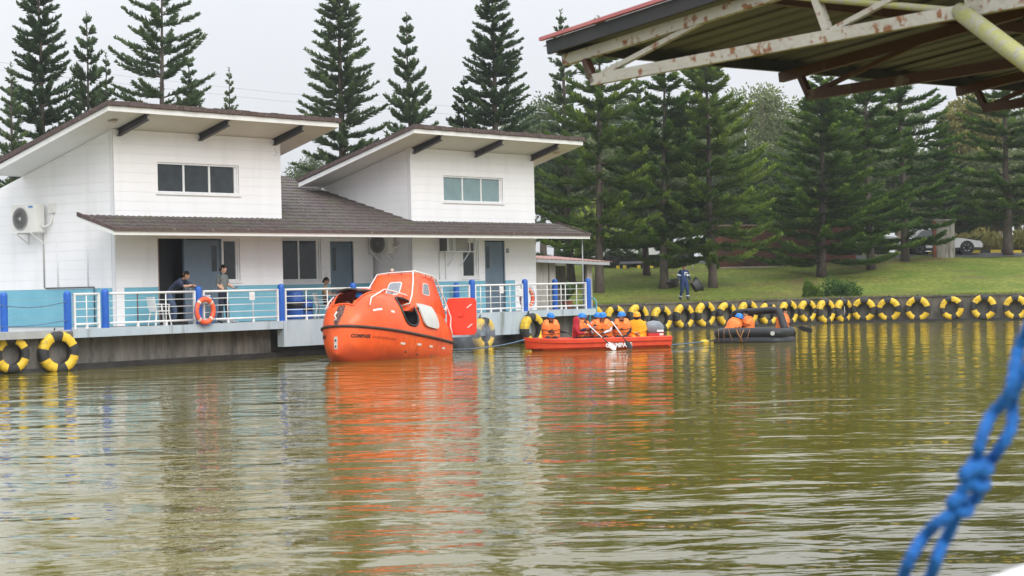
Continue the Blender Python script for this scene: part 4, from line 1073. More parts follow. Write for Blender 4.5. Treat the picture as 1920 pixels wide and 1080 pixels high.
# teal pipe ladder at the end of the deck
lad = empty('ladder', hw(22.05, -.9, 0), HA); tag(lad, 'teal pipe ladder at the right end of the deck', 'ladder')
for x in (0, .42):
    w = MB(); w.tube([(x, -.2, -.3), (x, -.2, 1.35), (x, -.1, 1.48), (x, .25, 1.5)], .025, 7); w.build('stile', 'teal_pipe', lad, True)
for k in range(5):
    w = MB(); w.tube([(0, -.2, .05+.27*k), (.42, -.2, .05+.27*k)], .018, 6); w.build('rung', 'teal_pipe', lad, True)

# ================================================================== car park behind the bank
park = MB(); vs = [(x, y, ground(x, y)+.02) for x in np.linspace(-10, 60, 36) for y in np.linspace(112.6, 121, 8)]
park.add(vs, [(i*8+j, (i+1)*8+j, (i+1)*8+j+1, i*8+j+1) for i in range(35) for j in range(7)])
struct(park.build('car_park', 'asphalt'))
def brick_mat():
    m = mat('brick_coursed', (.2, .06, .04), .9); t = m.node_tree; p = t.nodes['Principled BSDF']
    c = t.nodes.new('ShaderNodeTexCoord'); sp = t.nodes.new('ShaderNodeSeparateXYZ'); cb = t.nodes.new('ShaderNodeCombineXYZ'); t.links.new(c.outputs['Object'], sp.inputs[0]); t.links.new(sp.outputs['X'], cb.inputs['X']); t.links.new(sp.outputs['Z'], cb.inputs['Y'])
    b = t.nodes.new('ShaderNodeTexBrick'); b.inputs['Color1'].default_value = (.19, .055, .034, 1); b.inputs['Color2'].default_value = (.11, .036, .024, 1); b.inputs['Mortar'].default_value = (.15, .10, .08, 1)
    b.inputs['Scale'].default_value = 1.0; b.inputs['Brick Width'].default_value = .40; b.inputs['Row Height'].default_value = .16; b.inputs['Mortar Size'].default_value = .012; b.inputs['Bias'].default_value = -.1
    t.links.new(cb.outputs[0], b.inputs['Vector'])
    n = t.nodes.new('ShaderNodeTexNoise'); n.inputs['Scale'].default_value = .9; n.inputs['Detail'].default_value = 6; t.links.new(c.outputs['Object'], n.inputs['Vector'])
    r = t.nodes.new('ShaderNodeMapRange'); r.inputs[1].default_value = .42; r.inputs[2].default_value = .68; t.links.new(n.outputs['Fac'], r.inputs[0])
    k = t.nodes.new('ShaderNodeMix'); k.data_type = 'RGBA'; t.links.new(r.outputs[0], k.inputs['Factor']); t.links.new(b.outputs['Color'], k.inputs['A']); k.inputs['B'].default_value = (.055, .042, .026, 1)
    t.links.new(k.outputs['Result'], p.inputs['Base Color'])
brick_mat()
bw = empty('brick_wall', (11.0, 109.6, 2.45), math.atan2(1.9, 7.7)); tag(bw, 'low red brick wall on a pale base behind the lawn conifers', 'brick wall')
for i in range(4):
    w = MB(); w.box(i*2.02, i*2.02+2.0, 0, .2, .30, 2.45); w.build('wall_panel', 'brick_coursed', bw)
for i in range(5):
    w = MB(); w.box(i*2.02-.13, i*2.02+.13, -.035, .235, .30, 2.5); w.build('pier', 'brick_coursed', bw)
w = MB(); w.box(-.2, 8.3, -.06, .3, 0, .299); w.build('base_course', 'stone_cap', bw)
w = MB(); w.box(-.2, 8.3, -.07, .27, 2.501, 2.57); w.build('coping', 'brick_mortar', bw)
mat('car_white', (.78, .79, .80), .25, (.74, .75, .76), 2, coat=.4); mat('car_glass', (.02, .025, .03), .06, spec=.8); mat('chrome', (.55, .56, .58), .25, metal=.9)
mat('kerb_yellow', (.78, .56, .03), .6, (.66, .47, .04), 6); mat('lamp_red', (.5, .02, .02), .3); mat('lamp_clear', (.7, .72, .74), .15)
def car(x, y, rz, kind, lab):
    """front towards -x"""
    z = ground(x, y)+.03; root = empty('parked_car' if kind == 'saloon' else 'parked_pickup', (x, y, z), rz); tag(root, lab, 'car' if kind == 'saloon' else 'pickup')
    if kind == 'saloon':
        L = 4.6; wb = (-1.42, 1.30); R = .33
        low = [(-2.3, .32), (-2.32, .55), (-2.2, .70), (-1.3, .86), (-.75, .92), (1.5, .96), (2.1, .95), (2.28, .80), (2.3, .35)]
        top = [(-.80, .90), (-.15, 1.36), (.35, 1.44), (1.0, 1.40), (1.75, .94)]
    else:
        L = 5.2; wb = (-1.62, 1.50); R = .40
        low = [(-2.6, .48), (-2.62, .80), (-2.5, 1.02), (-1.5, 1.12), (-.9, 1.16), (2.58, 1.14), (2.62, 1.0), (2.6, .55)]
        top = [(-.95, 1.12), (-.35, 1.74), (.1, 1.80), (.85, 1.78), (1.1, 1.13)]
    W = .88 if kind == 'saloon' else .93
    b = MB(); rings = []
    for yy, inset in ((-W, .06), (-W+.06, .0), (W-.06, .0), (W, .06)):
        rings.append([(px+(inset if px < 0 else -inset), yy, pz-(inset*.8 if pz > .6 else -inset*.5)) for px, pz in low])
    b.loft(rings); bo = b.build('body', 'car_white', root); autosmooth(bo, 30)
    c = MB(); rings = []
    for yy, sc_ in ((-W+.16, .0), (-W+.05, 1), (W-.05, 1), (W-.16, .0)):
        rings.append([(px, yy if pz < 1.2 or sc_ == 0 else yy*.90, pz) for px, pz in top])
    c.loft(rings); co = c.build('cabin', 'car_white', root); autosmooth(co, 30)
    cx = sum(p[0] for p in top)/len(top); cz = sum(p[1] for p in top)/len(top)
    for s in (-1, 1):
        for x0, x1 in ((top[0][0]+.30, cx-.03), (cx+.03, top[-1][0]-.30)):
            zt = top[2][1]-.09; zb = top[0][1]+.06
            f0 = .42 if x0 < cx-.2 else 0; f1 = .40 if x1 > cx+.2 else 0
            g = MB(); yb = W-.045; yt = (W-.05)*.90+.010
            pts = [(x0, zb), (x1, zb), (x1-f1, zt), (x0+f0, zt)]
            yv = [yb, yb, yt, yt]
            g.add([(q[0], s*v, q[1]) for q, v in zip(pts, yv)]+[(q[0], s*(v-.02), q[1]) for q, v in zip(pts, yv)], [(0, 1, 2, 3), (7, 6, 5, 4), (0, 4, 5, 1), (1, 5, 6, 2), (2, 6, 7, 3), (3, 7, 4, 0)]); g.build('side_window', 'car_glass', root)
    g = MB(); a, b2 = top[0], top[1]
    g.add([(a[0]-.012, -W*.8, a[1]+.04), (a[0]-.012, W*.8, a[1]+.04), (b2[0]-.03, W*.7, b2[1]-.04), (b2[0]-.03, -W*.7, b2[1]-.04), (a[0]+.01, -W*.8, a[1]+.03), (a[0]+.01, W*.8, a[1]+.03), (b2[0], W*.7, b2[1]-.05), (b2[0], -W*.7, b2[1]-.05)], [(0, 1, 2, 3), (7, 6, 5, 4), (0, 4, 5, 1), (1, 5, 6, 2), (2, 6, 7, 3), (3, 7, 4, 0)]); g.build('windscreen', 'car_glass', root)
    for wx in wb:
        for s in (-1, 1):
            M4 = Matrix.Translation((wx, s*(W-.10), R)) @ Matrix.Rotation(s*-PI/2, 4, 'X')
            arch = MB(); arch.lathe([(R+.075, .0), (R+.075, .105), (0, .105), (0, 0)], 22, M4, arc=(0, 2*PI)); arch.build('wheel_arch', 'plastic_black', root)
            t = MB(); t.lathe([(R*.62, -.04), (R*.9, -.06), (R, 0), (R, .10), (R*.93, .125), (R*.64, .125)], 24, M4); to = t.build('wheel', 'rubber', root, True)
            rm = MB(); rm.lathe([(R*.64, .118), (R*.60, .10), (R*.58, .06), (0, .06)], 24, M4)
            for k in range(6):
                an = 2*PI*k/6; p0 = M4 @ Vector((R*.1*math.cos(an), R*.1*math.sin(an), .10)); p1 = M4 @ Vector((R*.60*math.cos(an), R*.60*math.sin(an), .112)); rm.beam(p0, p1, .07, .03, (0, 1, 0))
            rm.lathe([(R*.16, .08), (R*.16, .125), (0, .125)], 12, M4); rm.build('rim', 'chrome', to)
        
    for s in (-1, 1):
        h = MB(); h.ball((low[2][0]+.10, s*(W-.22), low[2][1]-.07), (.16, .18, .07), 10, 6); h.build('headlight', 'lamp_clear', root, True)
        h = MB(); h.box(low[-2][0]-.07, low[-2][0]-.005, s*(W-.12)-.09, s*(W-.12)+.09, low[-2][1]-.12, low[-2][1]); h.build('tail_light', 'lamp_red', root)
        m_ = MB(); m_.ball((top[0][0]+.28, s*(W+.06), top[0][1]+.08), (.06, .10, .07), 8, 6); m_.build('mirror', 'car_white', root, True)
    sk = MB(); sk.box(low[0][0]+.15, low[-1][0]-.15, -W+.05, W-.05, .22, low[0][1]+.05); sk.build('sill', 'plastic_black', root)
    if kind != 'saloon':
        bd = MB(); bd.box(1.2, 2.5, -W+.10, W-.10, 1.141, 1.16); bd.build('bed_liner', 'plastic_black', root)
    return root
xw = (at(1148, 490, 111)[0]+at(1252, 490, 111)[0])/2
car(xw+.06, 111.9, .05, 'pickup', 'white pickup parked behind the lawn conifers, left of the brick wall')
car(at(1760, 470, 115.5)[0], 115.5, PI, 'saloon', 'white saloon car parked behind the ragged conifers at right')
car(at(1600, 470, 117)[0], 117.2, PI-.25, 'pickup', 'white pickup glimpsed between the brick wall and the saloon')
for i, px in enumerate((1168, 1207, 1231, 1272)):
    x, _ = at(px, 503, 110.6); o = empty('wheel_stop', (x, 110.6, ground(x, 110.6)), 0); tag(o, f'{ORD[i]} yellow and black wheel stop from the left below the parked pickup', 'wheel stop', 'striped wheel stops')
    for k in range(4):
        w = MB(); w.prism([(-.11, 0), (.11, 0), (.08, .17), (-.08, .17)], lambda u, v, t: (t, u, v), -.36+.18*k, -.36+.18*(k+1)-.004); w.build('stripe', 'kerb_yellow' if k % 2 == 0 else 'plastic_black', o)
kr = empty('striped_kerb', (23.5, 117.2, 0)); tag(kr, 'yellow and black striped kerb behind the lawn at far right', 'kerb')
for k in range(16):
    x = .6*k; z = ground(23.5+x, 117.2); w = MB(); w.box(x, x+.59, -.1, .1, z-.05, z+.16); w.build('kerb_stone', 'kerb_yellow' if k % 2 else 'rubber', kr)
pil = empty('gate_pillar', (at(1768, 440, 112.3)[0], 112.3, 2.9)); tag(pil, 'pale concrete gate pillar with rusty edge in front of the white saloon', 'pillar')
w = MB(); w.box(-.42, .60, -.2, .2, 0, 2.15); w.build('shaft', 'concrete_aged', pil)
w = MB(); w.box(-.56, -.425, -.18, .18, 0, 2.2); w.build('rusty_edge', 'brick', pil)
w = MB(); w.box(-.5, .68, -.26, .26, 2.151, 2.24); w.build('cap', 'concrete_aged', pil)
for px, top, d, lab in ((1397, 245, 128, 'thin pale lamp post behind the broad lawn conifer'), (1298, 487, 109.5, 'short white marker post left of the brick wall')):
    x, zt = at(px, top, d); z0 = ground(x, d); w = MB(); w.tube([(0, 0, 0), (0, 0, zt-z0)], [.05, .04] if top < 400 else .04, 8); 
    o = w.build('lamp_post' if top < 400 else 'marker_post', 'steel_grey' if top < 400 else 'plastic_white', None, True); o.location = (x, d, z0); tag(o, lab, 'post')
    if top < 400: 
        w = MB(); w.ball((0, 0, zt-z0+.08), (.10, .10, .12), 10, 6); w.build('lamp_head', 'steel_grey', o, True)
# fence at the far right
fc = empty('picket_fence', (25.2, 121.5, ground(25.2, 121.5)), 0); tag(fc, 'weathered wooden fence behind the shrubs at the far right', 'fence')
mat('wood_grey', (.22, .18, .12), .8, (.32, .27, .18), 6, (1, 1, .3))
for k in range(30):
    w = MB(); h = 1.15+random.uniform(-.12, .12); w.box(k*.24, k*.24+.09, 0, .03, 0, h); w.build('picket', 'wood_grey', fc)
for z in (.35, .9):
    w = MB(); w.box(-.1, 7.3, .031, .07, z, z+.08); w.build('rail', 'wood_grey', fc)
# power lines above the roofs
def wire(pts, lab):
    w = MB(); P = [Vector((*(lambda q: (q[0], d, q[1]))(at(px, py, d)),)) for px, py, d in pts]; P = [Vector((p.x, p.y, p.z)) for p in P]
    w.tube(P, .011, 5); tag(w.build('power_line', 'steel_grey', None, True), lab, 'cable', 'power lines above the roofs')
wire([(-200, 100, 125), (0, 117, 128), (383, 159, 134), (520, 174, 136), (714, 190, 140), (998, 210, 145), (1400, 232, 150)], 'upper faint power line above the two roofs')
wire([(-200, 114, 125), (0, 131, 128), (383, 174, 134), (520, 189, 136), (714, 205, 140), (998, 225, 145), (1400, 247, 150)], 'lower faint power line above the two roofs')
# ================================================================== boats
mat('boat_orange', (0.80, 0.080, 0.008), 0.4, (0.90, 0.125, 0.016), 1.2, bump=.06, bscale=6, coat=.1, col3=(0.58, 0.065, 0.018), scale3=3.0, stretch3=(1.6, 1.6, .35), lo3=.55, hi3=.8, rough2=.6)
mat('door_orange', (0.80, 0.035, 0.008), 0.35, (0.85, 0.05, 0.012), 2)
mat('boat_red', (0.72, 0.055, 0.020), 0.4, (0.80, 0.085, 0.03), 2.5, col3=(0.55, 0.04, 0.02), scale3=3, lo3=.6, hi3=.8)
mat('fender_brown', (0.045, 0.022, 0.016), 0.6, (0.07, 0.035, 0.025), 6)
mat('hatch_grey', (0.50, 0.53, 0.50), 0.45, (0.58, 0.60, 0.56), 4, col3=(0.38, 0.33, 0.26), scale3=4, lo3=.62, hi3=.75)
mat('perspex', (0.20, 0.23, 0.26), 0.12, (0.26, 0.30, 0.33), 5, spec=.6)
mat('tape_white', (0.80, 0.72, 0.66), 0.5)
mat('rail_tube', (0.80, 0.76, 0.73), 0.35, (0.7, 0.66, 0.62), 8)
mat('tow_gear', (0.06, 0.025, 0.02), .7, (.22, .12, .10), 18, lo=.45, hi=.6)
mat('rust_brown', (0.12, 0.045, 0.02), .8, (.2, .08, .04), 8)
mat('ink', (0.035, 0.015, 0.010), 0.6); mat('ink_faint', (0.30, 0.045, 0.012), 0.6)
mat('paint_white', (0.80, 0.80, 0.80), 0.5)
mat('motor_grey', (0.19, 0.215, 0.25), 0.35, (.23, .26, .29), 3); mat('motor_red', (0.55, 0.03, 0.025), 0.35)
mat('raft_black', (0.008, 0.009, 0.012), 0.5, (0.014, 0.015, 0.019), 4, bump=.25, bscale=6)
mat('strap_orange', (0.45, 0.20, 0.05), .6, (.2, .1, .05), 9)
mat('helmet_blue', (0.012, 0.20, 0.62), .35); mat('helmet_yellow', (0.85, 0.36, 0.01), .35)
mat('vest_orange', (0.92, 0.20, 0.035), .6, (0.97, 0.27, 0.05), 9, bump=.3, bscale=16)
mat('foam_wake', (.55, .55, .48), .5)

def stain(name, z0, z1, col, fac):
    t = MATS[name].node_tree; p = t.nodes['Principled BSDF']; src = p.inputs['Base Color'].links[0].from_socket
    c = t.nodes.new('ShaderNodeTexCoord'); s_ = t.nodes.new('ShaderNodeSeparateXYZ'); t.links.new(c.outputs['Object'], s_.inputs[0])
    n = t.nodes.new('ShaderNodeTexNoise'); n.inputs['Scale'].default_value = 3.0; n.inputs['Detail'].default_value = 6; t.links.new(c.outputs['Object'], n.inputs['Vector'])
    a = t.nodes.new('ShaderNodeMath'); a.operation = 'MULTIPLY_ADD'; a.inputs[1].default_value = .45; t.links.new(n.outputs['Fac'], a.inputs[0]); t.links.new(s_.outputs['Z'], a.inputs[2])
    r = t.nodes.new('ShaderNodeMapRange'); r.inputs[1].default_value = z0+.22; r.inputs[2].default_value = z1+.22; r.inputs[3].default_value = fac; r.inputs[4].default_value = 0; t.links.new(a.outputs[0], r.inputs[0])
    m = t.nodes.new('ShaderNodeMix'); m.data_type = 'RGBA'; t.links.new(r.outputs[0], m.inputs['Factor']); t.links.new(src, m.inputs['A']); m.inputs['B'].default_value = (*col, 1)
    t.links.new(m.outputs['Result'], p.inputs['Base Color'])
stain('boat_orange', .02, .34, (.42, .045, .012), .8)
stain('boat_red', -.05, .12, (.30, .035, .015), .7)
DG = None
def text_mesh(body, size=1.0, bold=0.0, res=3, extrude=0.0):
    """flat lettering as vertices and faces, height about `size`, starting at the origin"""
    cu = bpy.data.curves.new('lettering', 'FONT'); cu.body = body; cu.size = size; cu.offset = bold; cu.resolution_u = res
    ob = bpy.data.objects.new('lettering', cu); COL.objects.link(ob)
    bpy.context.view_layer.update()
    dg = bpy.context.evaluated_depsgraph_get(); me = bpy.data.meshes.new_from_object(ob.evaluated_get(dg))
    V = [tuple(v.co) for v in me.vertices]; Fc = [tuple(p.vertices) for p in me.polygons]
    bpy.data.objects.remove(ob); bpy.data.curves.remove(cu); bpy.data.meshes.remove(me)
    return V, Fc

# ---------------------------------------------------------------- enclosed lifeboat
LB_L = 5.75
lb = empty('lifeboat', (0, 0, 0))
tag(lb, 'orange enclosed lifeboat with raised cabin and open hatches, lying off the deck', 'lifeboat')
bow = Vector((-4.93, 56.15, 0)); ax = Vector((.415, .910, 0)); ctr_lb = bow+ax*(LB_L/2)
lb.matrix_world = Matrix.Translation((ctr_lb.x, ctr_lb.y, -.09)) @ Matrix.Rotation(math.atan2(-ax.y, -ax.x), 4, 'Z') @ Matrix.Rotation(math.radians(-6.0), 4, 'Y') @ Matrix.Rotation(math.radians(2.0), 4, 'X')
def hb_(t):                                            # half breadth at the fender
    if t < .40: return 1.10*math.sqrt(max(0, 1-(1-t/.40)**2))**.92
    return 1.10-.30*max(0, (t-.55)/.45)**1.6
def zf_(t): return .68+.10*(1-t)**2                    # fender height
def zk_(t): return -.42+.42*max(0, 1-t/.16)**2          # keel
def zc_(t):                                            # crown of the canopy
    rise = 1.10*(1-max(0, 1-t/.26)**2.6)
    return zf_(t)+.04+rise+.10*math.sin(PI*min(1, t))-.35*max(0, (t-.86)/.14)**2
ts = [0, .0006, .002, .005, .012, .025, .045, .07, .10, .135, .17, .21, .25, .29, .33, .37, .41, .45, .49, .53, .57, .61, .65, .69, .73, .77, .81, .85, .89, .925, .955, .98, 1.0]
NLOW, NUP = 12, 22
def low_pt(t, s):                                      # s 0 keel .. 1 fender
    b = hb_(t); zk, zf = zk_(t), zf_(t)
    a = s*PI/2; y = b*math.sin(a)**.75; z = zf-(zf-zk)*math.cos(a)**1.15
    return y, z
def up_pt(t, s):                                       # s 0 fender .. 1 crown
    b = hb_(t)*.985; zf, zc = zf_(t)+.035, zc_(t)
    a = s*PI/2
    y = b*math.cos(a)**.82; z = zf+(zc-zf)*math.sin(a)**.92
    return y, z
def xt(t): return LB_L/2-LB_L*t
def hull_loft(fn, n, name, m, hole=None):
    mb = MB(); rows = []
    for t in ts:
        half = [fn(t, s/n) for s in range(n+1)]
        rows.append([(xt(t), y, z) for y, z in half])
    k = n+1
    for side in (1, -1):
        base = len(mb.v); mb.v += [(x, side*y, z) for r in rows for x, y, z in r]
        for i in range(len(ts)-1):
            for j in range(n):
                if hole and hole((ts[i]+ts[i+1])/2, (j+.5)/n, side): continue
                f = (base+i*k+j, base+i*k+j+1, base+(i+1)*k+j+1, base+(i+1)*k+j)
                mb.f.append(f); mb.m.append(0)
    # stern
    base = len(mb.v); last = rows[-1]
    mb.v += [p for p in last]+[(x, -y, z) for x, y, z in last]
    for j in range(n): mb.f.append((base+j, base+j+1, base+k+j+1, base+k+j)); mb.m.append(0)
    o = mb.build(name, m, lb, True); autosmooth(o, 38); return o
def in_oval(t, s, t0, s0, rt, rs, p=3.0): return abs((t-t0)/rt)**p+abs((s-s0)/rs)**p < 1
SIDE = (.445, .37, .080, .27)                         # side hatch opening on the port side
BOWH = (.135, .80, .10, .40)                           # bow hatch
def hole(t, s, side):
    if side == 1 and in_oval(t, s, *SIDE): return True
    return t < .235 and t > .070 and s > .72
hull_loft(low_pt, NLOW, 'hull', 'boat_orange')
ts_keep = ts
ts = sorted(set(ts+[.070, .235, .345, .357, .375, .39, .425, .435, .46, .475, .505, .518, .54])); NUP = 40
canopy = hull_loft(up_pt, NUP, 'canopy', 'boat_orange', hole)
# dark inside, so that the openings show depth
mb = MB(); rows = []
for t in np.linspace(.03, .97, 16):
    rows.append([(xt(t), .93*y*sd, z-.04) for sd in (1, -1) for (y, z) in ([up_pt(t, s) for s in np.linspace(0, 1, 8)] if sd == 1 else [up_pt(t, s) for s in np.linspace(1, 0, 8)])])
floor_ = MB(); floor_.box(-2.4, 2.0, -.8, .8, .30, .34); floor_.build('cabin_floor', 'dark_room', lb)
for x in (-.35,):
    w = MB(); w.box(x-.02, x+.02, -.95, .95, .34, 1.55); w.build('bulkhead', 'dark_room', lb)
# rim of the bow hatch and its raised lid
def surf(t, s, side=1, off=0.0):
    y, z = up_pt(t, s); y2, z2 = up_pt(t, min(1, s+.01)); n = Vector((0, z2-z, -(y2-y))); n = n.normalized() if n.length > 1e-9 else Vector((0, 0, 1))
    return Vector((xt(t), side*(y+n.y*off), z+n.z*off))
rim = []
for s in np.linspace(.72, 1, 8): rim.append(surf(.070, s, 1, .01))
for s in np.linspace(1, .72, 8)[1:]: rim.append(surf(.070, s, -1, .01))
for t in np.linspace(.070, .235, 6)[1:]: rim.append(surf(t, .72, -1, .01))
for s in np.linspace(.72, 1, 8)[1:]: rim.append(surf(.235, s, -1, .01))
for s in np.linspace(1, .72, 8)[1:]: rim.append(surf(.235, s, 1, .01))
for t in np.linspace(.235, .070, 6)[1:-1]: rim.append(surf(t, .72, 1, .01))
w = MB(); w.tube(rim, .028, 6, closed=True); w.build('hatch_rim', 'boat_orange', lb, True)
w = MB(); rr = []
for u in np.linspace(-1, 1, 11):
    row = []
    for v in np.linspace(0, 1, 7):
        row.append((xt(.235)+.02+v*.66, u*.46*(1-.25*v*v), zc_(.235)+.02-.02*v-.07*u*u-.02*v*v))
    rr.append(row+[(p[0], p[1], p[2]-.035) for p in row[::-1]])
w.loft(rr); lid = w.build('hatch_lid', 'fender_brown', lb, True); autosmooth(lid, 40)
# towing trough below the bow hatch
w = MB(); rr = []
tq = np.concatenate([np.linspace(0.0008, .012, 7), np.linspace(.016, .064, 9)])
for i, t in enumerate(tq):
    wd = .19-.09*i/(len(tq)-1); z = zc_(t)+.03; row = []
    for u in (-1, -.6, -.2, .2, .6, 1):
        dip = -.05*(1-abs(u)**2)                        # hollow in the middle
        row.append((xt(t)-.10*(u*wd)**2/.04+.035+dip*.6, u*wd, z-.02-.35*(u*wd)**2+(0 if i else -.02)))
    rr.append(row+[(p[0]-.06, p[1], p[2]-.05) for p in row[::-1]])
w.loft(rr); tro = w.build('tow_recess', 'tow_gear', lb, True); autosmooth(tro, 40)
w = MB(); w.tube([(xt(.003)+.05, -.05, zf_(0)+.16), (xt(.003)+.07, .05, zf_(0)+.22), (xt(.006)+.05, -.03, zf_(0)+.32), (xt(.012)+.05, .03, zf_(0)+.42)], .022, 6); w.build('tow_rope', 'rail_tube', tro, True)
w = MB(); w.box(-1.35, .65, .16, .20, .34, 1.45); w.build('dark_panel', 'dark_room', lb)  # added near-black panel, interior shade behind the side hatch put into its colour
# side hatch rim
def oval(t0, s0, rt, rs, side, off, n=36, p=3.0, k=1.0):
    out = []
    for i in range(n):
        a = 2*PI*i/n; c, s_ = math.cos(a), math.sin(a)
        out.append(surf(t0+k*rt*math.copysign(abs(c)**(2/p), c), s0+k*rs*math.copysign(abs(s_)**(2/p), s_), side, off))
    return out
w = MB(); w.tube(oval(*SIDE, 1, .012), .034, 6, closed=True); w.build('hatch_rim', 'plastic_black', lb, True)
# white inner leaf standing against the side, aft of the opening
def patch(t0, t1, s0, s1, off0, off1, m, name, n=8, rnd_=.0, parent=lb, side=1):
    grid = [[None]*(n+1) for _ in range(n+1)]; mb = MB(); V = []
    for lay, off in ((0, off1), (1, off0)):
        for i in range(n+1):
            for j in range(n+1):
                u = -1+2*i/n; v = -1+2*j/n
                if rnd_:
                    f = max(abs(u), abs(v)); ll = (abs(u)**rnd_+abs(v)**rnd_)**(1/rnd_)
                    if ll > 0: u, v = u*f/ll, v*f/ll
                V.append(surf((t0+t1)/2+u*(t1-t0)/2, (s0+s1)/2+v*(s1-s0)/2, side, off))
    k = n+1; F_ = []
    for i in range(n):
        for j in range(n):
            a, b, c, d = i*k+j, i*k+j+1, (i+1)*k+j+1, (i+1)*k+j
            F_.append((a, b, c, d)); F_.append((k*k+d, k*k+c, k*k+b, k*k+a))
    edge = [(0, j) for j in range(n)]+[(i, n) for i in range(n)]+[(n, j) for j in range(n, 0, -1)]+[(i, 0) for i in range(n, 0, -1)]
    ids = [i*k+j for i, j in edge]
    for q in range(len(ids)):
        a, b = ids[q], ids[(q+1) % len(ids)]; F_.append((a, a+k*k, b+k*k, b))
    mb.add(V, F_); o = mb.build(name, m, parent); autosmooth(o, 40); return o
leaf = patch(.560, .765, .12, .68, .03, .075, 'hatch_grey', 'hatch_leaf', 8, 5.0)
# open orange door at the stern
dr = empty('stern_door', (-LB_L/2-.02, .80, .98), 0, lb)
dr.rotation_euler = (0, 0, math.radians(0))
def rrect(w_, h_, r_, n=5):
    out = []
    for cx, cy, a0 in ((w_/2-r_, h_/2-r_, 0), (-w_/2+r_, h_/2-r_, 90), (-w_/2+r_, -h_/2+r_, 180), (w_/2-r_, -h_/2+r_, 270)):
        for i in range(n+1):
            a = math.radians(a0+90*i/n); out.append((cx+r_*math.cos(a), cy+r_*math.sin(a)))
    return out
# door plane: hinged at local origin, swung out to port and aft
bpy.data.objects.remove(dr)
DD = Vector((-.30, .954, 0)); DNn = Vector((.954, .30, 0))
def dfn(u, v, t): p = Vector((-LB_L/2-.05, .60, 1.50))+DD*(u+.43)+DNn*t+Vector((0, 0, 1))*v; return (p.x, p.y, p.z)
w = MB(); w.prism(rrect(.90, 1.12, .13), dfn, -.03, .03); dr = w.build('stern_door', 'door_orange', lb); dr['label'] = 'red-orange door swung open at the stern'
w = MB(); w.prism(rrect(.80, 1.02, .10), dfn, .03, .04); w.build('door_panel', 'door_orange', dr)
for (u, v) in ((.24, .30), (.26, -.30)):
    w = MB(); w.beam(dfn(u-.07, v-.05, .06), dfn(u+.07, v+.06, .06), .035, .03); w.build('latch', 'rail_tube', dr)
w = MB(); w.prism(rrect(.16, .18, .03), lambda u, v, t: dfn(u-.03, v+.08, t), .04, .09); w.build('hinge_plate', 'door_orange', dr)
# hinge arms tie the door to the stern
for v in (.35, -.35):
    w = MB(); w.beam((-LB_L/2+.10, .58, 1.40+v*.8), dfn(-.44, v, .0), .05, .05); w.build('hinge', 'rail_tube', dr)
# raised cabin: four sloping sides on a rounded plan
def cabin_ring(x0, x1, w0, w1, z, r_=.14):
    out = []
    for cx, cy, a0 in ((x1-r_, w1-r_, 0), (x0+r_, w0-r_, 90), (x0+r_, -w0+r_, 180), (x1-r_, -w1+r_, 270)):
        for i in range(5):
            a = math.radians(a0+90*i/4); out.append((cx+r_*math.cos(a), cy+r_*math.sin(a), z))
    return out
w = MB(); w.loft([cabin_ring(-2.80, .15, .64, .82, 1.42), cabin_ring(-2.74, .05, .68, .90, 1.52), cabin_ring(-2.12, -.70, .60, .70, 2.56), cabin_ring(-2.06, -.76, .55, .65, 2.625), cabin_ring(-1.90, -.9, .45, .5, 2.65)])
cab = w.build('cabin', 'boat_orange', lb, True); autosmooth(cab, 30)
CZ0, CZ1 = 1.50, 2.56
def cab_front(u, v, off=.0):                            # u across (-1..1), v 0..1 up the front face
    x = .05+(-.70-.05)*v; y = u*(.90+(.70-.90)*v); z = CZ0+(CZ1-CZ0)*v
    n = Vector((1.06, 0, .74)).normalized(); return Vector((x, y, z))+n*off
def cab_side(u, v, off=0.0):                            # u 0 fore .. 1 aft on the port side
    x = (.05-.14)+((-2.74+.14)-(.05-.14))*u; xt_ = (-.70-.14)+((-2.12+.14)-(-.70-.14))*u; x = x+(xt_-x)*v
    y = (.90-.22*u)+((.70-.10*u)-(.90-.22*u))*v; z = CZ0+(CZ1-CZ0)*v
    n = Vector((.05, 1.06, .25)).normalized(); return Vector((x, y, z))+n*off
for lab_, f, (u0, u1, v0, v1) in (('cabin_window', cab_front, (-.16, .42, .42, .80)), ('cabin_window', cab_side, (.26, .56, .46, .80))):
    fn_ = lambda a, b, t, f=f: tuple(f(a, b, t))
    w = MB(); pts = [((u0+u1)/2+x*(u1-u0), (v0+v1)/2+y*(v1-v0)) for x, y in rrect(1, 1, .18)]
    w.prism(pts, fn_, -.01, .012); fr = w.build(lab_, 'rail_tube', lb)
    w = MB(); pts = [((u0+u1)/2+x*(u1-u0)*.86, (v0+v1)/2+y*(v1-v0)*.86) for x, y in rrect(1, 1, .16)]
    w.prism(pts, fn_, .012, .017); w.build('pane', 'perspex', fr)
# fender strip
fl = [Vector((xt(t), hb_(t)+.02, zf_(t)+.015)) for t in ts[::-1]]+[Vector((xt(t), -hb_(t)-.02, zf_(t)+.015)) for t in ts]
fl = [p if abs(p.y) > .02 else Vector((p.x+.02, p.y, p.z)) for p in fl]
w = MB(); w.tube(fl, .042, 7); w.build('fender_strip', 'fender_brown', lb, True)
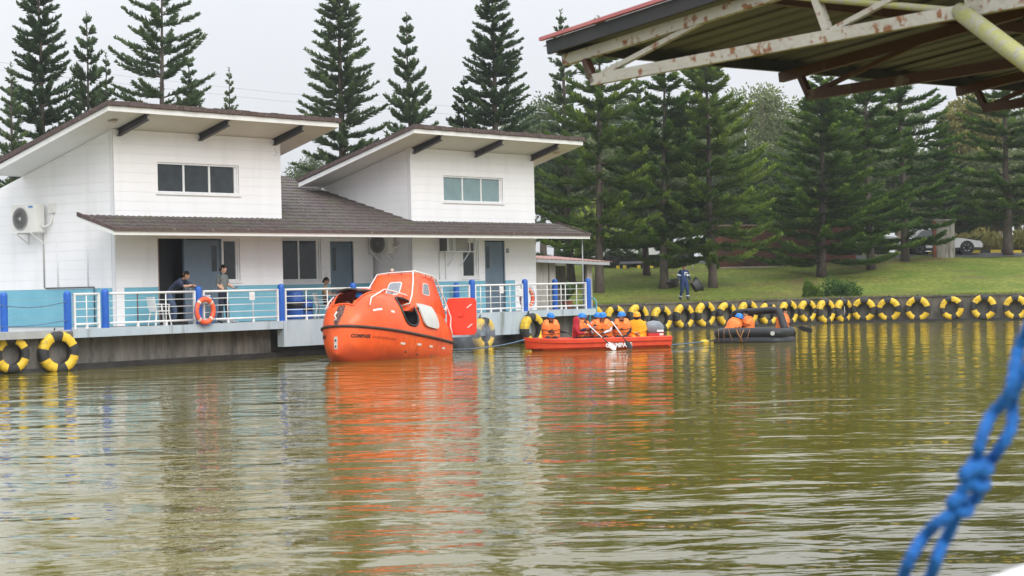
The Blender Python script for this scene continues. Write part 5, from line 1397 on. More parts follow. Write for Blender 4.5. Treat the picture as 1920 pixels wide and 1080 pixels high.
# grab rails with stand-offs
def grab(pts, r_=.022, name='grab_rail'):
    w = MB(); w.tube(pts, r_, 6); o = w.build(name, 'rail_tube', lb, True)
    for p in pts[1:-1]:
        q = MB(); p = Vector(p); q.tube([p, p-Vector((0, .02, .09))], .012, 5); q.build('stanchion', 'rust_brown', o)
    return o
grab([surf(.12, .42, 1, .05), surf(.15, .55, 1, .07), surf(.30, .72, 1, .10), surf(.36, .80, 1, .10), surf(.44, .80, 1, .10), surf(.52, .72, 1, .10), surf(.56, .66, 1, .08)])
grab([surf(.10, .40, -1, .05), surf(.13, .55, -1, .06), surf(.16, .62, -1, .05)])
grab([cab_front(-.95, .05, .06), cab_front(-.92, .55, .07), cab_front(-.85, 1.02, .07), cab_front(-.3, 1.05, .07), cab_front(.3, 1.05, .07), cab_front(.86, 1.04, .09)])
grab([cab_front(.86, 1.04, .09), cab_front(.95, .75, .09), cab_front(1.0, .35, .09), cab_front(.97, .08, .09), cab_front(.6, .0, .09)])
grab([cab_front(.86, 1.06, .09), cab_side(.3, 1.03, .09), cab_side(.7, 1.03, .09), cab_side(.98, .98, .09), cab_side(1.05, .5, .10), cab_side(1.06, -.05, .11), surf(.965, .30, 1, .07), surf(.97, .12, 1, .06)])
w = MB(); w.tube([(-.95, -.25, 2.63), (-.95, -.25, 2.72)], .03, 8); w.ball((-.95, -.25, 2.76), .055, 10, 7); w.build('position_lamp', 'stone_cap', lb, True)
# reflective tapes
for t, s, d in ((.165, .30, .030), (.275, .27, .014)):
    patch(t-d, t+d, s-.018, s+.018, .002, .006, 'tape_white', 'reflective_tape', 2)
def low_surf(t, z, off=0.0):                           # port side of the lower hull at height z
    lo, hi = 0.0, 1.0
    for _ in range(24):
        m_ = (lo+hi)/2
        if low_pt(t, m_)[1] < z: lo = m_
        else: hi = m_
    y, zz = low_pt(t, lo); e = .004
    y2 = low_pt(t+e, lo)[0]; nx = (y2-y)/(LB_L*e)       # dy/dt over dx
    n = Vector((nx, 1, -.25)).normalized()
    return Vector((xt(t), y, zz))+n*off
for t, z in ((.35, .38), (.52, .42), (.66, .42), (.84, .44)):
    w = MB(); w.add([low_surf(t-.022, z, .006), low_surf(t+.022, z, .006), low_surf(t+.022, z+.06, .006), low_surf(t-.022, z+.06, .006)], [(0, 1, 2, 3)]); w.build('reflective_tape', 'tape_white', lb)
for t, z in ((.40, .20), (.53, .18), (.70, .18), (.82, .20)):
    w = MB(); c = low_surf(t, z, .0); w.ball(c, (.06, .03, .04), 8, 6); w.build('skin_fitting', 'rust_brown', lb, True)
_tt = np.concatenate([np.linspace(0, .05, 400), np.linspace(.051, 1, 500)])
_arc = [0.0]
for q0, q1 in zip(_tt, _tt[1:]): _arc.append(_arc[-1]+math.hypot(LB_L*(q1-q0), hb_(q1)-hb_(q0)))
def t_at(arc): return float(np.interp(arc, _arc, _tt))
def hull_text(body, arc0, z0, size, m, name, side=1, bold=0.0):
    V, Fc = text_mesh(body, size, bold); P = []; wd = max(v[0] for v in V)
    for x, y, _ in V:
        p = low_surf(max(.0008, t_at(arc0+(x if side == 1 else wd-x))), z0+y, .008); P.append((p.x, side*p.y, p.z))
    w = MB(); w.add(P, Fc); o = w.build(name, m, lb); return o
hull_text('COMPASS', .45, .48, .135, 'ink', 'lettering', bold=.006)
rq_ = random.Random(4); pos_ = 1.14                      # a second line of lettering too worn to read: a row of small uneven strokes
w = MB()
while pos_ < 2.10:
    for k in range(rq_.choice((1, 2, 2, 3))):
        h = rq_.uniform(.05, .085); a0, a1 = pos_, pos_+rq_.uniform(.010, .02); zz = .485-.02*(pos_-1.14)
        w.add([low_surf(t_at(a0), zz, .008), low_surf(t_at(a1), zz, .008), low_surf(t_at(a1), zz+h, .008), low_surf(t_at(a0), zz+h, .008)], [(0, 1, 2, 3)]); pos_ += .026
    pos_ += .024
wl = w.build('worn_lettering', 'ink_faint', lb); wl['kind'] = 'stuff'
hull_text('COMPASS', .42, .48, .135, 'ink', 'lettering', -1, .006)
w = MB(); x = LB_L/2+.004
w.add([(x, -.05, .16), (x, .05, .16), (x, .05, .50), (x, -.05, .50), (x-.05, -.06, .15), (x-.05, .06, .15), (x-.05, .06, .51), (x-.05, -.06, .51)], [(0, 1, 2, 3), (0, 4, 5, 1), (1, 5, 6, 2), (2, 6, 7, 3), (3, 7, 4, 0)]); pq = w.build('bow_plate', 'hatch_grey', lb)
for z in (.23, .40):
    w = MB(); w.ball((x+.01, 0, z), (.02, .025, .035), 8, 6); w.build('bolt', 'plastic_black', pq)

# ---------------------------------------------------------------- open red rescue boat
rb = empty('rescue_boat', (0, 0, 0)); tag(rb, 'open red rescue boat crowded with paddlers in orange vests', 'boat')
rp = Vector((.32, 62.0, 0)); rq = Vector((4.62, 63.5, 0)); ra = (rq-rp); RL = ra.length; ra.normalize()
rb.matrix_world = Matrix.Translation((rp.x, rp.y, -.06)) @ Matrix.Rotation(math.atan2(ra.y, ra.x), 4, 'Z')
def rb_sec(f):                                         # f 0 bow .. 1 stern ; half section from keel to gunwale
    b = .86*(1-max(0, 1-f/.34)**2.3); bl = b*.62; zk = -.22+.42*max(0, 1-f/.22)**1.8; zg = .42+.06*max(0, 1-f/.35)**2
    x = f*RL+.10*max(0, 1-f/.15)
    return [(x, 0, zk), (x, bl*.6, zk+.04), (x, bl, zk+.12), (x-.0, b*.90, max(zk+.16, .06)), (x-.03*(1-f), b*.95, .13), (x-.04*(1-f), b*.985, .145), (x-.06*(1-f), b*1.0, zg-.14), (x-.07*(1-f), b*1.04+.015, zg-.13), (x-.10*(1-f), b*1.05+.012, zg-.02), (x-.10*(1-f), b*1.02+.01, zg), (x-.08*(1-f), b*.90, zg), (x-.05*(1-f), b*.86, zg-.05), (x, b*.80, .12), (x, 0, .10)]
fs_ = [0.0008, .006, .015, .03, .06, .10, .15, .21, .28, .36, .46, .58, .70, .82, .92, .985, 1.0]
w = MB(); rows = []
for f in fs_:
    h = rb_sec(f); rows.append(h+[(x, -y, z) for x, y, z in h[-2:0:-1]])
w.loft(rows); hull = w.build('hull', 'boat_red', rb); autosmooth(hull, 32)
for f in (.30, .50, .70):
    h = rb_sec(f); w = MB(); w.box(f*RL-.13, f*RL+.13, -h[12][1]-.03, h[12][1]+.03, .24, .285); w.build('thwart', 'boat_red', rb)
w = MB(); w.box(RL-.10, RL-.02, -.83, .83, .10, .38); w.build('transom', 'boat_red', rb)
V, Fc = text_mesh('C', .215, .010); x_ = max(v[0] for v in V)+.10; o_ = 0
cx_, cy_ = x_, .075                                     # the second letter is a ring with a compass needle in it
n_ = 24; b0 = len(V)
V += [(cx_+r_*math.cos(2*PI*k/n_), cy_+r_*math.sin(2*PI*k/n_), 0) for r_ in (.068, .088) for k in range(n_)]
Fc = Fc+[(b0+k, b0+(k+1) % n_, b0+n_+(k+1) % n_, b0+n_+k) for k in range(n_)]; b0 = len(V)
V += [(cx_, cy_+.065, 0), (cx_-.035, cy_-.05, 0), (cx_, cy_-.02, 0), (cx_+.035, cy_-.05, 0)]; Fc += [(b0, b0+1, b0+2), (b0, b0+2, b0+3)]
V2, F2 = text_mesh('MPASS', .215, .010); b0 = len(V); V += [(x+cx_+.105, y, 0) for x, y, _ in V2]; Fc += [tuple(i+b0 for i in f) for f in F2]
w = MB(); P = []
for x, y, _ in V:
    f = .515+x/RL*.90; h = rb_sec(min(1, f)); yy = h[6][1]; P.append((f*RL, -(yy+.014), .125+y*.85))
w.add(P, Fc); lt = w.build('lettering', 'paint_white', rb); 
# outboard motor on the transom
om = empty('outboard_motor', tuple(rb.matrix_world @ Vector((RL-.22, -.05, .33))), math.atan2(ra.y, ra.x)); tag(om, 'grey and red outboard motor on the stern of the red boat', 'outboard motor')
w = MB(); rr = []
for x, hw_, z0, z1 in ((-.30, .13, .22, .44), (-.24, .17, .14, .52), (-.05, .19, .12, .56), (.15, .18, .10, .53), (.26, .13, .12, .44)):
    rr.append([(x, hw_*math.sin(a)*(1 if abs(math.cos(a)) < .8 else .9), (z0+z1)/2+(z1-z0)/2*math.copysign(abs(math.cos(a))**.55, math.cos(a))) for a in np.linspace(0, 2*PI, 16, endpoint=False)])
w.loft(rr); autosmooth(w.build('cowl', 'motor_grey', om, True), 40)
w = MB(); w.box(-.285, .235, -.198, .198, .08, .17); w.build('band', 'motor_red', om)
w = MB(); w.box(-.22, .18, -.16, .16, -.02, .08); w.build('lower_cowl', 'motor_grey', om)
w = MB(); w.box(.08, .21, -.2015, -.199, .095, .155); w.build('pale_mark', 'tape_white', om)
w = MB(); w.box(.0, .22, -.197, -.18, .205, .265); w.build('pale_mark', 'paint_white', om)
w = MB(); w.box(.06, .22, -.06, .06, -.75, -.02); w.tube([(.05, 0, -.72), (.34, 0, -.72)], .06, 8); w.build('leg', 'motor_grey', om)
w = MB(); w.beam((-.25, 0, .10), (-.75, .1, .22), .04, .04); w.build('tiller', 'plastic_black', om)

# ---------------------------------------------------------------- black inflatable raft with an arch
rf = empty('life_raft', (0, 0, 0)); tag(rf, 'black inflatable raft with a tube arch, beside the tyre wall', 'raft')
fp = Vector((6.72, 66.4, 0)); fq = Vector((8.88, 65.0, 0)); fa = (fq-fp).normalized(); rfc = (fp+fq)/2+Vector((.10, .5, 0))
rf.matrix_world = Matrix.Translation((rfc.x, rfc.y, 0)) @ Matrix.Rotation(math.atan2(fa.y, fa.x)+.18, 4, 'Z')
def ring_pts(a, b, z, n=40, p=5.0):
    out = []
    for i in range(n):
        t = 2*PI*i/n; c, s = math.cos(t), math.sin(t)
        out.append((a*math.copysign(abs(c)**(2/p), c), b*math.copysign(abs(s)**(2/p), s), z+.015*math.sin(3*t)))
    return out
for z, r_ in ((.03, .19), (.305, .17)):
    w = MB(); w.tube(ring_pts(1.08, .78, z), r_, 14, closed=True); w.build('buoyancy_tube', 'raft_black', rf, True)
w = MB(); w.box(-1.0, 1.0, -.7, .7, .06, .12); w.build('floor', 'raft_black', rf)
w = MB(); w.tube([(-.96, .45, .34), (-.90, .44, .70), (-.82, .42, .92), (-.70, .40, .97), (0, .34, 1.00), (.58, .25, 1.03), (.76, .20, 1.00), (.86, .08, .84), (1.02, -.15, .50), (1.09, -.22, .30)], [.10, .10, .105, .105, .11, .115, .115, .12, .125, .13], 12); w.build('arch_tube', 'raft_black', rf, True)
for i, (x, dx) in enumerate(((-.95, .02), (-.76, .0), (-.62, .16), (-.36, .22), (-.24, .10), (-.10, -.14), (.10, -.10))):
    w = MB(); r_ = .009 if i not in (3, 5) else .02
    w.tube([(x, -.92, .44), (x+dx*.3, -.965, .32), (x+dx*.6, -.975, .20), (x+dx, -.985, .03)], r_, 5); w.build('lashing', 'strap_orange', rf, True)
w = MB(); M4 = Matrix.Translation((.86, -.955, .30)) @ Matrix.Rotation(PI/2, 4, 'X'); w.lathe([(0, .0), (.07, 0), (.07, .03), (0, .03)], 14, M4); w.build('valve', 'hatch_grey', rf)
# float and towlines
o = MB(); o.ball((0, 0, .02), (.16, .12, .10), 12, 8); fo = o.build('float', 'tyre_yellow', None, True); fo.location = (6.25, 66.2, 0); tag(fo, 'small yellow float on the towline between boat and raft', 'float')
def line(pts, r_, m, lab):
    w = MB(); w.tube(pts, r_, 6); return tag(w.build('towline', m, None, True), lab, 'rope')
ma_ = rb.matrix_world
line([ma_ @ Vector((RL+.02, 0, .30)), ma_ @ Vector((RL+.35, .05, .10)), Vector((5.7, 65.2, .04)), Vector((6.25, 66.2, .04)), Vector((6.75, 66.5, .10))], .022, 'rope_steel', 'dark towline from the red boat stern to the raft')
s0 = lb.matrix_world @ Vector((-LB_L/2-.02, .2, .55))
line([s0]+[Vector((s0.x+(.45-s0.x)*t, s0.y+(62.0-s0.y)*t, s0.z+(.38-s0.z)*t-.22*4*t*(1-t)*.6)) for t in np.linspace(.1, 1, 12)], .02, 'rope_steel', 'blue-grey towline from the lifeboat stern to the red boat bow')
# ================================================================== people
SKIN = [(0.42, 0.24, 0.16), (0.36, 0.20, 0.13), (0.48, 0.29, 0.20)]
for i, c in enumerate(SKIN): mat(f'skin_{i}', c, .5, tuple(v*1.1 for v in c), 8)
mat('hair', (.008, .006, .005), .9, (.02, .015, .012), 30, spec=.05, bump=.6, bscale=60); mat('eye_dark', (.015, .012, .01), .3); mat('lip', (.30, .12, .09), .5)
def cloth(n, c, k=1.18): mat(n, c, .85, tuple(min(.95, v*k) for v in c), 7, bump=.35, bscale=14)
cloth('navy', (.022, .030, .062)); cloth('jeans', (.055, .085, .15)); cloth('jeans_dark', (.020, .030, .055)); cloth('grey_shirt', (.115, .13, .125)); cloth('tan', (.36, .25, .15))
cloth('black_cloth', (.015, .016, .02)); cloth('coverall', (.010, .032, .11)); cloth('red_hood', (.36, .010, .022)); cloth('white_cloth', (.62, .62, .66)); cloth('rain_yellow', (.85, .34, .008)); cloth('dark_blue', (.02, .03, .09))
mat('reflect', (.72, .74, .74), .4); mat('shoe', (.02, .02, .02), .6); mat('phone', (.02, .05, .22), .3); mat('strap_black', (.012, .012, .012), .7)
BONES = [('pelvis', 'belly'), ('belly', 'chest'), ('chest', 'neck'), ('neck', 'skull'), ('chest', 'sh_l'), ('sh_l', 'el_l'), ('el_l', 'wr_l'), ('chest', 'sh_r'), ('sh_r', 'el_r'), ('el_r', 'wr_r'),
         ('pelvis', 'hip_l'), ('hip_l', 'kn_l'), ('kn_l', 'an_l'), ('an_l', 'toe_l'), ('pelvis', 'hip_r'), ('hip_r', 'kn_r'), ('kn_r', 'an_r'), ('an_r', 'toe_r')]
RAD = dict(pelvis=(.15, .12), belly=(.145, .11), chest=(.165, .12), neck=(.058, .058), skull=(.055, .055), sh_l=(.075, .07), sh_r=(.075, .07), el_l=(.047, .047), el_r=(.047, .047), wr_l=(.031, .027), wr_r=(.031, .027),
           hip_l=(.098, .10), hip_r=(.098, .10), kn_l=(.062, .066), kn_r=(.062, .066), an_l=(.042, .045), an_r=(.042, .045), toe_l=(.036, .028), toe_r=(.036, .028))
def person(loc, rz, J, colors, label, look=(1, 0, 0), hair=True, bulk=1.0, helmet=None, vest=False, mask=False, hood=None, skin=0, grp=None, curl=.6, glasses=False, stripes=False, cape=None):
    """faces +x.  J: joint positions; colors: shirt, sleeve, trousers"""
    root = empty('person', loc, rz); tag(root, label, 'person', grp)
    names = list(RAD); idx = {n: i for i, n in enumerate(names)}
    me = bpy.data.meshes.new('body'); me.from_pydata([J[n] for n in names], [(idx[a], idx[b]) for a, b in BONES], []); me.update()
    ob = bpy.data.objects.new('body', me); COL.objects.link(ob)
    md = ob.modifiers.new('skin', 'SKIN'); md.use_smooth_shade = True; md.branch_smoothing = .6
    for n in names:
        v = ob.data.skin_vertices[0].data[idx[n]]; r_ = RAD[n]; k = bulk if n in ('pelvis', 'belly', 'chest', 'sh_l', 'sh_r', 'hip_l', 'hip_r', 'el_l', 'el_r', 'kn_l', 'kn_r', 'an_l', 'an_r') else 1
        v.radius = (r_[0]*k, r_[1]*k); v.use_root = n == 'pelvis'
    sd = ob.modifiers.new('sub', 'SUBSURF'); sd.levels = 2; sd.render_levels = 2
    bpy.context.view_layer.update(); dg = bpy.context.evaluated_depsgraph_get()
    m2 = bpy.data.meshes.new_from_object(ob.evaluated_get(dg)); bpy.data.objects.remove(ob); bpy.data.meshes.remove(me)
    V = [Vector(v.co) for v in m2.vertices]; Fc = [tuple(p.vertices) for p in m2.polygons]; bpy.data.meshes.remove(m2)
    mats = [f'skin_{skin}', colors['shirt'], colors.get('sleeve', f'skin_{skin}'), colors['trousers'], colors.get('shoe', 'shoe'), colors.get('glove', f'skin_{skin}'), 'eye_dark', 'lip']
    BM = {('pelvis', 'belly'): 1, ('belly', 'chest'): 1, ('chest', 'neck'): 1, ('neck', 'skull'): 0, ('chest', 'sh_l'): 1, ('chest', 'sh_r'): 1, ('sh_l', 'el_l'): 1, ('sh_r', 'el_r'): 1, ('el_l', 'wr_l'): 2, ('el_r', 'wr_r'): 2,
          ('pelvis', 'hip_l'): 3, ('pelvis', 'hip_r'): 3, ('hip_l', 'kn_l'): 3, ('hip_r', 'kn_r'): 3, ('kn_l', 'an_l'): 3, ('kn_r', 'an_r'): 3, ('an_l', 'toe_l'): 4, ('an_r', 'toe_r'): 4}
    if colors.get('upper_sleeve'): mats.append(colors['upper_sleeve']); BM[('sh_l', 'el_l')] = 8; BM[('sh_r', 'el_r')] = 8
    segs = [(Vector(J[a]), Vector(J[b]), BM[(a, b)], RAD[b][0]) for a, b in BONES]
    mb = MB(); mb.v = [tuple(v) for v in V]
    for f in Fc:
        c = sum((V[i] for i in f), Vector())/len(f); best = 1e9; mi = 1
        for a, b, k, r_ in segs:
            d = b-a; t = max(0, min(1, (c-a).dot(d)/max(1e-9, d.length_squared))); q = (c-a-d*t).length
            if k == 0 and t < .25: q += .03
            if q < best: best = q; mi = k
        mb.f.append(f); mb.m.append(mi)
    # hands: palm, four unequal fingers with a bend, thumb from the side of the palm
    for s, sg in (('l', 1), ('r', -1)):
        w_ = Vector(J['wr_'+s]); e = Vector(J['el_'+s]); d = (w_-e).normalized()
        h = Vector(J.get('hand_'+s, tuple(w_+d*.09)))-w_; h = h.normalized() if h.length > 1e-6 else d
        side = h.cross(Vector((0, 0, 1))); side = side.normalized() if side.length > .2 else Vector((0, 1, 0)); side *= sg; pn = side.cross(h)*sg
        if pn.z > 0 and abs(pn.z) > .3: pn = -pn
        gi = 5
        M3 = Matrix((h, side, pn)).transposed()
        mb.ball(w_+h*.045, (.055, .040, .018), 10, 7, gi, M3)
        for k, (off, L) in enumerate(((-.030, .062), (-.010, .074), (.010, .070), (.029, .054))):
            p0 = w_+h*.078+side*off; p1 = p0+h*L*.5+pn*L*.25*curl; p2 = p1+h*L*.32*(1-curl*.6)+pn*L*.42*curl
            mb.tube([p0-h*.02, p0, p1, p2], [.0095, .0095, .0085, .006], 6, gi)
        p0 = w_+h*.03-side*.034*sg*1.0; p1 = p0-side*sg*.025+h*.03+pn*.012; p2 = p1+h*.028+pn*.016
        mb.tube([p0, p1, p2], [.012, .010, .007], 6, gi)
    # head
    L = Vector(look).normalized(); sdv = Vector((0, 0, 1)).cross(L).normalized(); upv = L.cross(sdv); H3 = Matrix((L, sdv, upv)).transposed()
    hc = Vector(J['head']); nseg, nr = 18, 13; rings = []
    for i in range(1, nr):
        t = PI*i/nr; ring = []
        for k in range(nseg):
            a = 2*PI*k/nseg; x, y, z = math.sin(t)*math.cos(a), math.sin(t)*math.sin(a), -math.cos(t)
            f = 1.0
            px, py, pz = x*.098, y*.076, z*.118
            if z < -.1: px *= 1+.0*z; py *= 1-.28*(-z-.1); px = px*(1-.10*(-z)) + .012*(-z)
            if x < 0 and z > -.3: px *= 1.08
            if x > .75 and -.05 < z < .25: px -= .006*(1 if abs(y) > .2 else 0)
            ring.append(hc+H3 @ Vector((px, py, pz)))
        rings.append(ring)
    mb.loft(rings, mi=0)
    def fp(x, y, z): return hc+H3 @ Vector((x, y, z))
    mb.loft([[fp(.088, -.012, .022), fp(.088, .012, .022), fp(.092, .004, .03), fp(.092, -.004, .03)], [fp(.094, -.017, -.022), fp(.094, .017, -.022), fp(.118, .008, -.016), fp(.118, -.008, -.016)]], mi=0)
    for sg in (-1, 1):
        mb.ball(fp(.084, sg*.032, .020), (.012, .015, .008), 8, 5, 6, H3)
        mb.ball(fp(.088, sg*.032, .036), (.006, .018, .004), 6, 5, 6, H3)
        mb.ball(fp(-.004, sg*.080, .0), (.022, .010, .030), 8, 6, 0, H3)
    mb.ball(fp(.087, 0, -.048), (.008, .024, .008), 8, 5, 7, H3)
    mb.ball(fp(.070, 0, -.092), (.022, .028, .018), 8, 5, 0, H3)
    body = mb.build('body', mats, root, True)
    from mathutils import noise as _nz
    nv = len(V); nrm = [v.normal.copy() for v in body.data.vertices]; sdd = Vector((sum(map(ord, label)) % 97, 3.1, 7.7))
    for i in range(nv):
        v = body.data.vertices[i]; q = v.co*9+sdd
        v.co += nrm[i]*(.010*_nz.noise(q)+.006*_nz.noise(q*2.3))*bulk
    if hair:
        w = MB(); rings = []
        for i in range(8):
            t = PI*.5*i/7; ring = []
            for k in range(20):
                a = 2*PI*k/20; fr = max(0, math.cos(a)); zc = math.cos(t)
                lowest = .045*fr-.050*max(0, -math.cos(a))-.012
                r_ = math.sin(t); jag = 1+.07*math.sin(7*a+3)*math.sin(t)+.05*math.sin(13*a+1)*math.sin(t)
                z = lowest+(.135-lowest)*zc
                ring.append(fp((.104*math.cos(a)-.010)*r_*jag, .086*math.sin(a)*r_*jag, z))
            rings.append(ring)
        w.loft(rings); w.build('hair', 'hair', root, True)
    if glasses:
        w = MB()
        for sg in (-1, 1): w.ball(fp(.094, sg*.033, .018), (.006, .022, .015), 8, 6, 0, H3); w.tube([fp(.09, sg*.052, .022), fp(.0, sg*.084, .022)], .004, 5)
        w.tube([fp(.096, -.015, .02), fp(.096, .015, .02)], .004, 5); w.build('sunglasses', 'plastic_black', root)
    if mask:
        w = MB(); w.ball(fp(.030, 0, -.055), (.080, .078, .075), 12, 8, 0, H3); w.build('face_mask', 'black_cloth', root, True)
    if helmet:
        w = MB(); rings = []
        for i in range(9):
            t = PI*.5*i/8; rings.append([fp((.132*math.cos(a)-.004)*math.sin(t), .115*math.sin(a)*math.sin(t), .035+.125*math.cos(t)**.8) for a in np.linspace(0, 2*PI, 22, endpoint=False)])
        rings.append([fp((.150+.035*max(0, math.cos(a)))*math.cos(a), .126*math.sin(a), .022) for a in np.linspace(0, 2*PI, 22, endpoint=False)])
        rings.append([fp((.148+.035*max(0, math.cos(a)))*math.cos(a), .124*math.sin(a), .014) for a in np.linspace(0, 2*PI, 22, endpoint=False)])
        rings.append([fp(.115*math.cos(a), .10*math.sin(a), .03) for a in np.linspace(0, 2*PI, 22, endpoint=False)])
        w.loft(rings); ho = w.build('helmet', helmet, root, True); autosmooth(ho, 45)
        w = MB(); w.tube([fp(.01, -.085, .03), fp(.03, -.075, -.07), fp(.055, 0, -.115), fp(.03, .075, -.07), fp(.01, .085, .03)], .007, 5); w.build('chin_strap', 'strap_black', ho)
    ch = Vector(J['chest']); ne = Vector(J['neck']); be = Vector(J['belly']); pe = Vector(J['pelvis'])
    tup = (ne-pe).normalized(); tl = (Vector(J['sh_l'])-Vector(J['sh_r'])).normalized(); tf = tl.cross(tup).normalized(); T3 = Matrix((tf, tl, tup)).transposed()
    if vest:
        vb = 1.10*bulk; w = MB(); rings = []; n_ = 28
        for z, a, b in ((-.31, .150, .195), (-.28, .175, .215), (-.20, .188, .228), (-.10, .178, .222), (-.02, .190, .230), (.08, .182, .220), (.15, .160, .200), (.205, .118, .160)):
            ring = []
            for q in np.linspace(0, 2*PI, n_, endpoint=False):
                cq, sq = math.cos(q), math.sin(q); x = a*math.copysign(abs(cq)**.72, cq); y = b*math.copysign(abs(sq)**.72, sq)
                fr = max(0, cq)**6; x -= .022*math.exp(-(y/.020)**2)*(cq > 0); zz = z-(.10*fr if z > .1 else 0)*math.exp(-(y/.07)**2)
                x += .006*math.sin(9*q+z*30); ring.append(ch+T3 @ Vector((x*vb, y*vb, zz)))
            rings.append(ring)
        w.loft(rings); vo = w.build('life_vest', 'vest_orange', root, True); autosmooth(vo, 60)
        for sg in (-1, 1):
            w = MB(); w.loft([[ch+T3 @ Vector((x*vb, sg*y*vb, z)) for x, y, z in q] for q in (((.150, .055, .10), (.150, .135, .09), (.185, .13, .09), (.185, .06, .10)), ((.09, .065, .215), (.09, .15, .19), (.115, .155, .215), (.115, .06, .24)), ((.0, .075, .245), (.0, .16, .21), (.01, .165, .24), (.01, .07, .275)), ((-.10, .06, .20), (-.10, .14, .18), (-.125, .14, .20), (-.125, .06, .23)), ((-.15, .06, .08), (-.15, .13, .08), (-.175, .13, .08), (-.175, .06, .08)))]); autosmooth(w.build('shoulder_strap', 'vest_orange', vo), 50)
        for z in (-.05, -.17):
            w = MB(); w.tube([ch+T3 @ Vector(((.196*math.copysign(abs(math.cos(q))**.72, math.cos(q)))*vb, .234*math.copysign(abs(math.sin(q))**.72, math.sin(q))*vb, z+.012*math.sin(3*q+z*40))) for q in np.linspace(-PI/2, PI/2, 15)], .008, 5); w.build('strap', 'strap_black', vo)
        w = MB(); c0 = ch+T3 @ Vector((.20*vb, .0, -.05)); w.obox(c0, (.012, .035, .02), T3); w.beam(c0, c0+T3 @ Vector((.012, .07, -.06)), .014, .007); w.beam(c0, c0+T3 @ Vector((.012, -.06, -.07)), .014, .007); w.beam(c0, c0+T3 @ Vector((.01, .05, .05)), .014, .007); w.build('buckle', 'strap_black', vo)
    if cape:
        w = MB(); rings = []; n_ = 30
        for z, a, b in ((.235, .085, .09), (.20, .13, .17), (.13, .165, .235), (-.02, .205, .28), (-.20, .225, .30), (-.33, .235, .31), (-.335, .20, .27)):
            rings.append([ch+T3 @ Vector(((a+.018*math.sin(6*q+z*9)*(z < .1))*math.cos(q)+.01, (b+.018*math.sin(7*q+1)*(z < .1))*math.sin(q), z)) for q in np.linspace(0, 2*PI, n_, endpoint=False)])
        w.loft(rings); autosmooth(w.build('raincoat', cape, root, True), 60)
    if hood:
        w = MB(); rings = []
        for z, a, b, o_ in ((-.25, .15, .19, -.01), (-.20, .135, .14, -.02), (-.12, .116, .098, -.012), (.0, .120, .098, -.012), (.07, .110, .090, -.014), (.115, .080, .066, -.014), (.135, .03, .025, -.014)):
            ring = []
            for q in np.linspace(math.radians(52), math.radians(308), 18): ring.append(fp(o_+a*math.cos(q), b*math.sin(q), z))
            for q in np.linspace(math.radians(308), math.radians(52), 18): ring.append(fp(o_+(a-.012)*math.cos(q), (b-.012)*math.sin(q), z-.004))
            rings.append(ring)
        w.loft(rings); w.build('hood', hood, root, True)
    if stripes:
        def band(p, q, f, r_):
            p, q = Vector(p), Vector(q); c = p+(q-p)*f; d = (q-p).normalized(); w = MB(); w.tube([c-d*.022, c+d*.022], r_, 12, cap=False); w.build('reflective_band', 'reflect', root)
        for s in 'lr':
            band(J['kn_'+s], J['an_'+s], .62, .092); band(J['sh_'+s], J['el_'+s], .72, .094)
        w = MB(); w.box(-.01, .01, -.05, .05, -.05, .05); 
        w = MB(); c0 = ch+T3 @ Vector((.172, .02, .05))
        w.obox(c0, (.008, .075, .018), T3); w.obox(ch+T3 @ Vector((.172, -.05, .0)), (.008, .018, .08), T3); w.obox(ch+T3 @ Vector((.170, .09, -.06)), (.008, .035, .05), T3); w.build('reflective_patch', 'reflect', root)
    return root
def P_stand(**k):
    J = dict(pelvis=(0, 0, .93), belly=(.01, 0, 1.08), chest=(0, 0, 1.27), neck=(0, 0, 1.46), skull=(.02, 0, 1.55), head=(.03, 0, 1.595), sh_l=(0, .185, 1.40), sh_r=(0, -.185, 1.40), el_l=(-.02, .235, 1.12), el_r=(-.02, -.235, 1.12),
             wr_l=(.06, .24, .88), wr_r=(.06, -.24, .88), hip_l=(0, .09, .88), hip_r=(0, -.09, .88), kn_l=(.03, .10, .48), kn_r=(.03, -.10, .48), an_l=(0, .11, .08), an_r=(0, -.11, .08), toe_l=(.17, .13, .035), toe_r=(.17, -.13, .035))
    J.update(k); return J
def P_sit(**k):                                        # seat at z = 0
    J = dict(pelvis=(0, 0, .12), belly=(.02, 0, .26), chest=(.03, 0, .45), neck=(.04, 0, .63), skull=(.06, 0, .72), head=(.07, 0, .765), sh_l=(.03, .185, .57), sh_r=(.03, -.185, .57), el_l=(.08, .24, .31), el_r=(.08, -.24, .31),
             wr_l=(.30, .16, .22), wr_r=(.30, -.16, .22), hip_l=(.02, .09, .10), hip_r=(.02, -.09, .10), kn_l=(.40, .13, .13), kn_r=(.40, -.13, .13), an_l=(.36, .13, -.24), an_r=(.36, -.13, -.24), toe_l=(.52, .14, -.28), toe_r=(.52, -.14, -.28))
    J.update(k); return J
RZn = math.atan2(-.6, .8)                              # facing out over the water
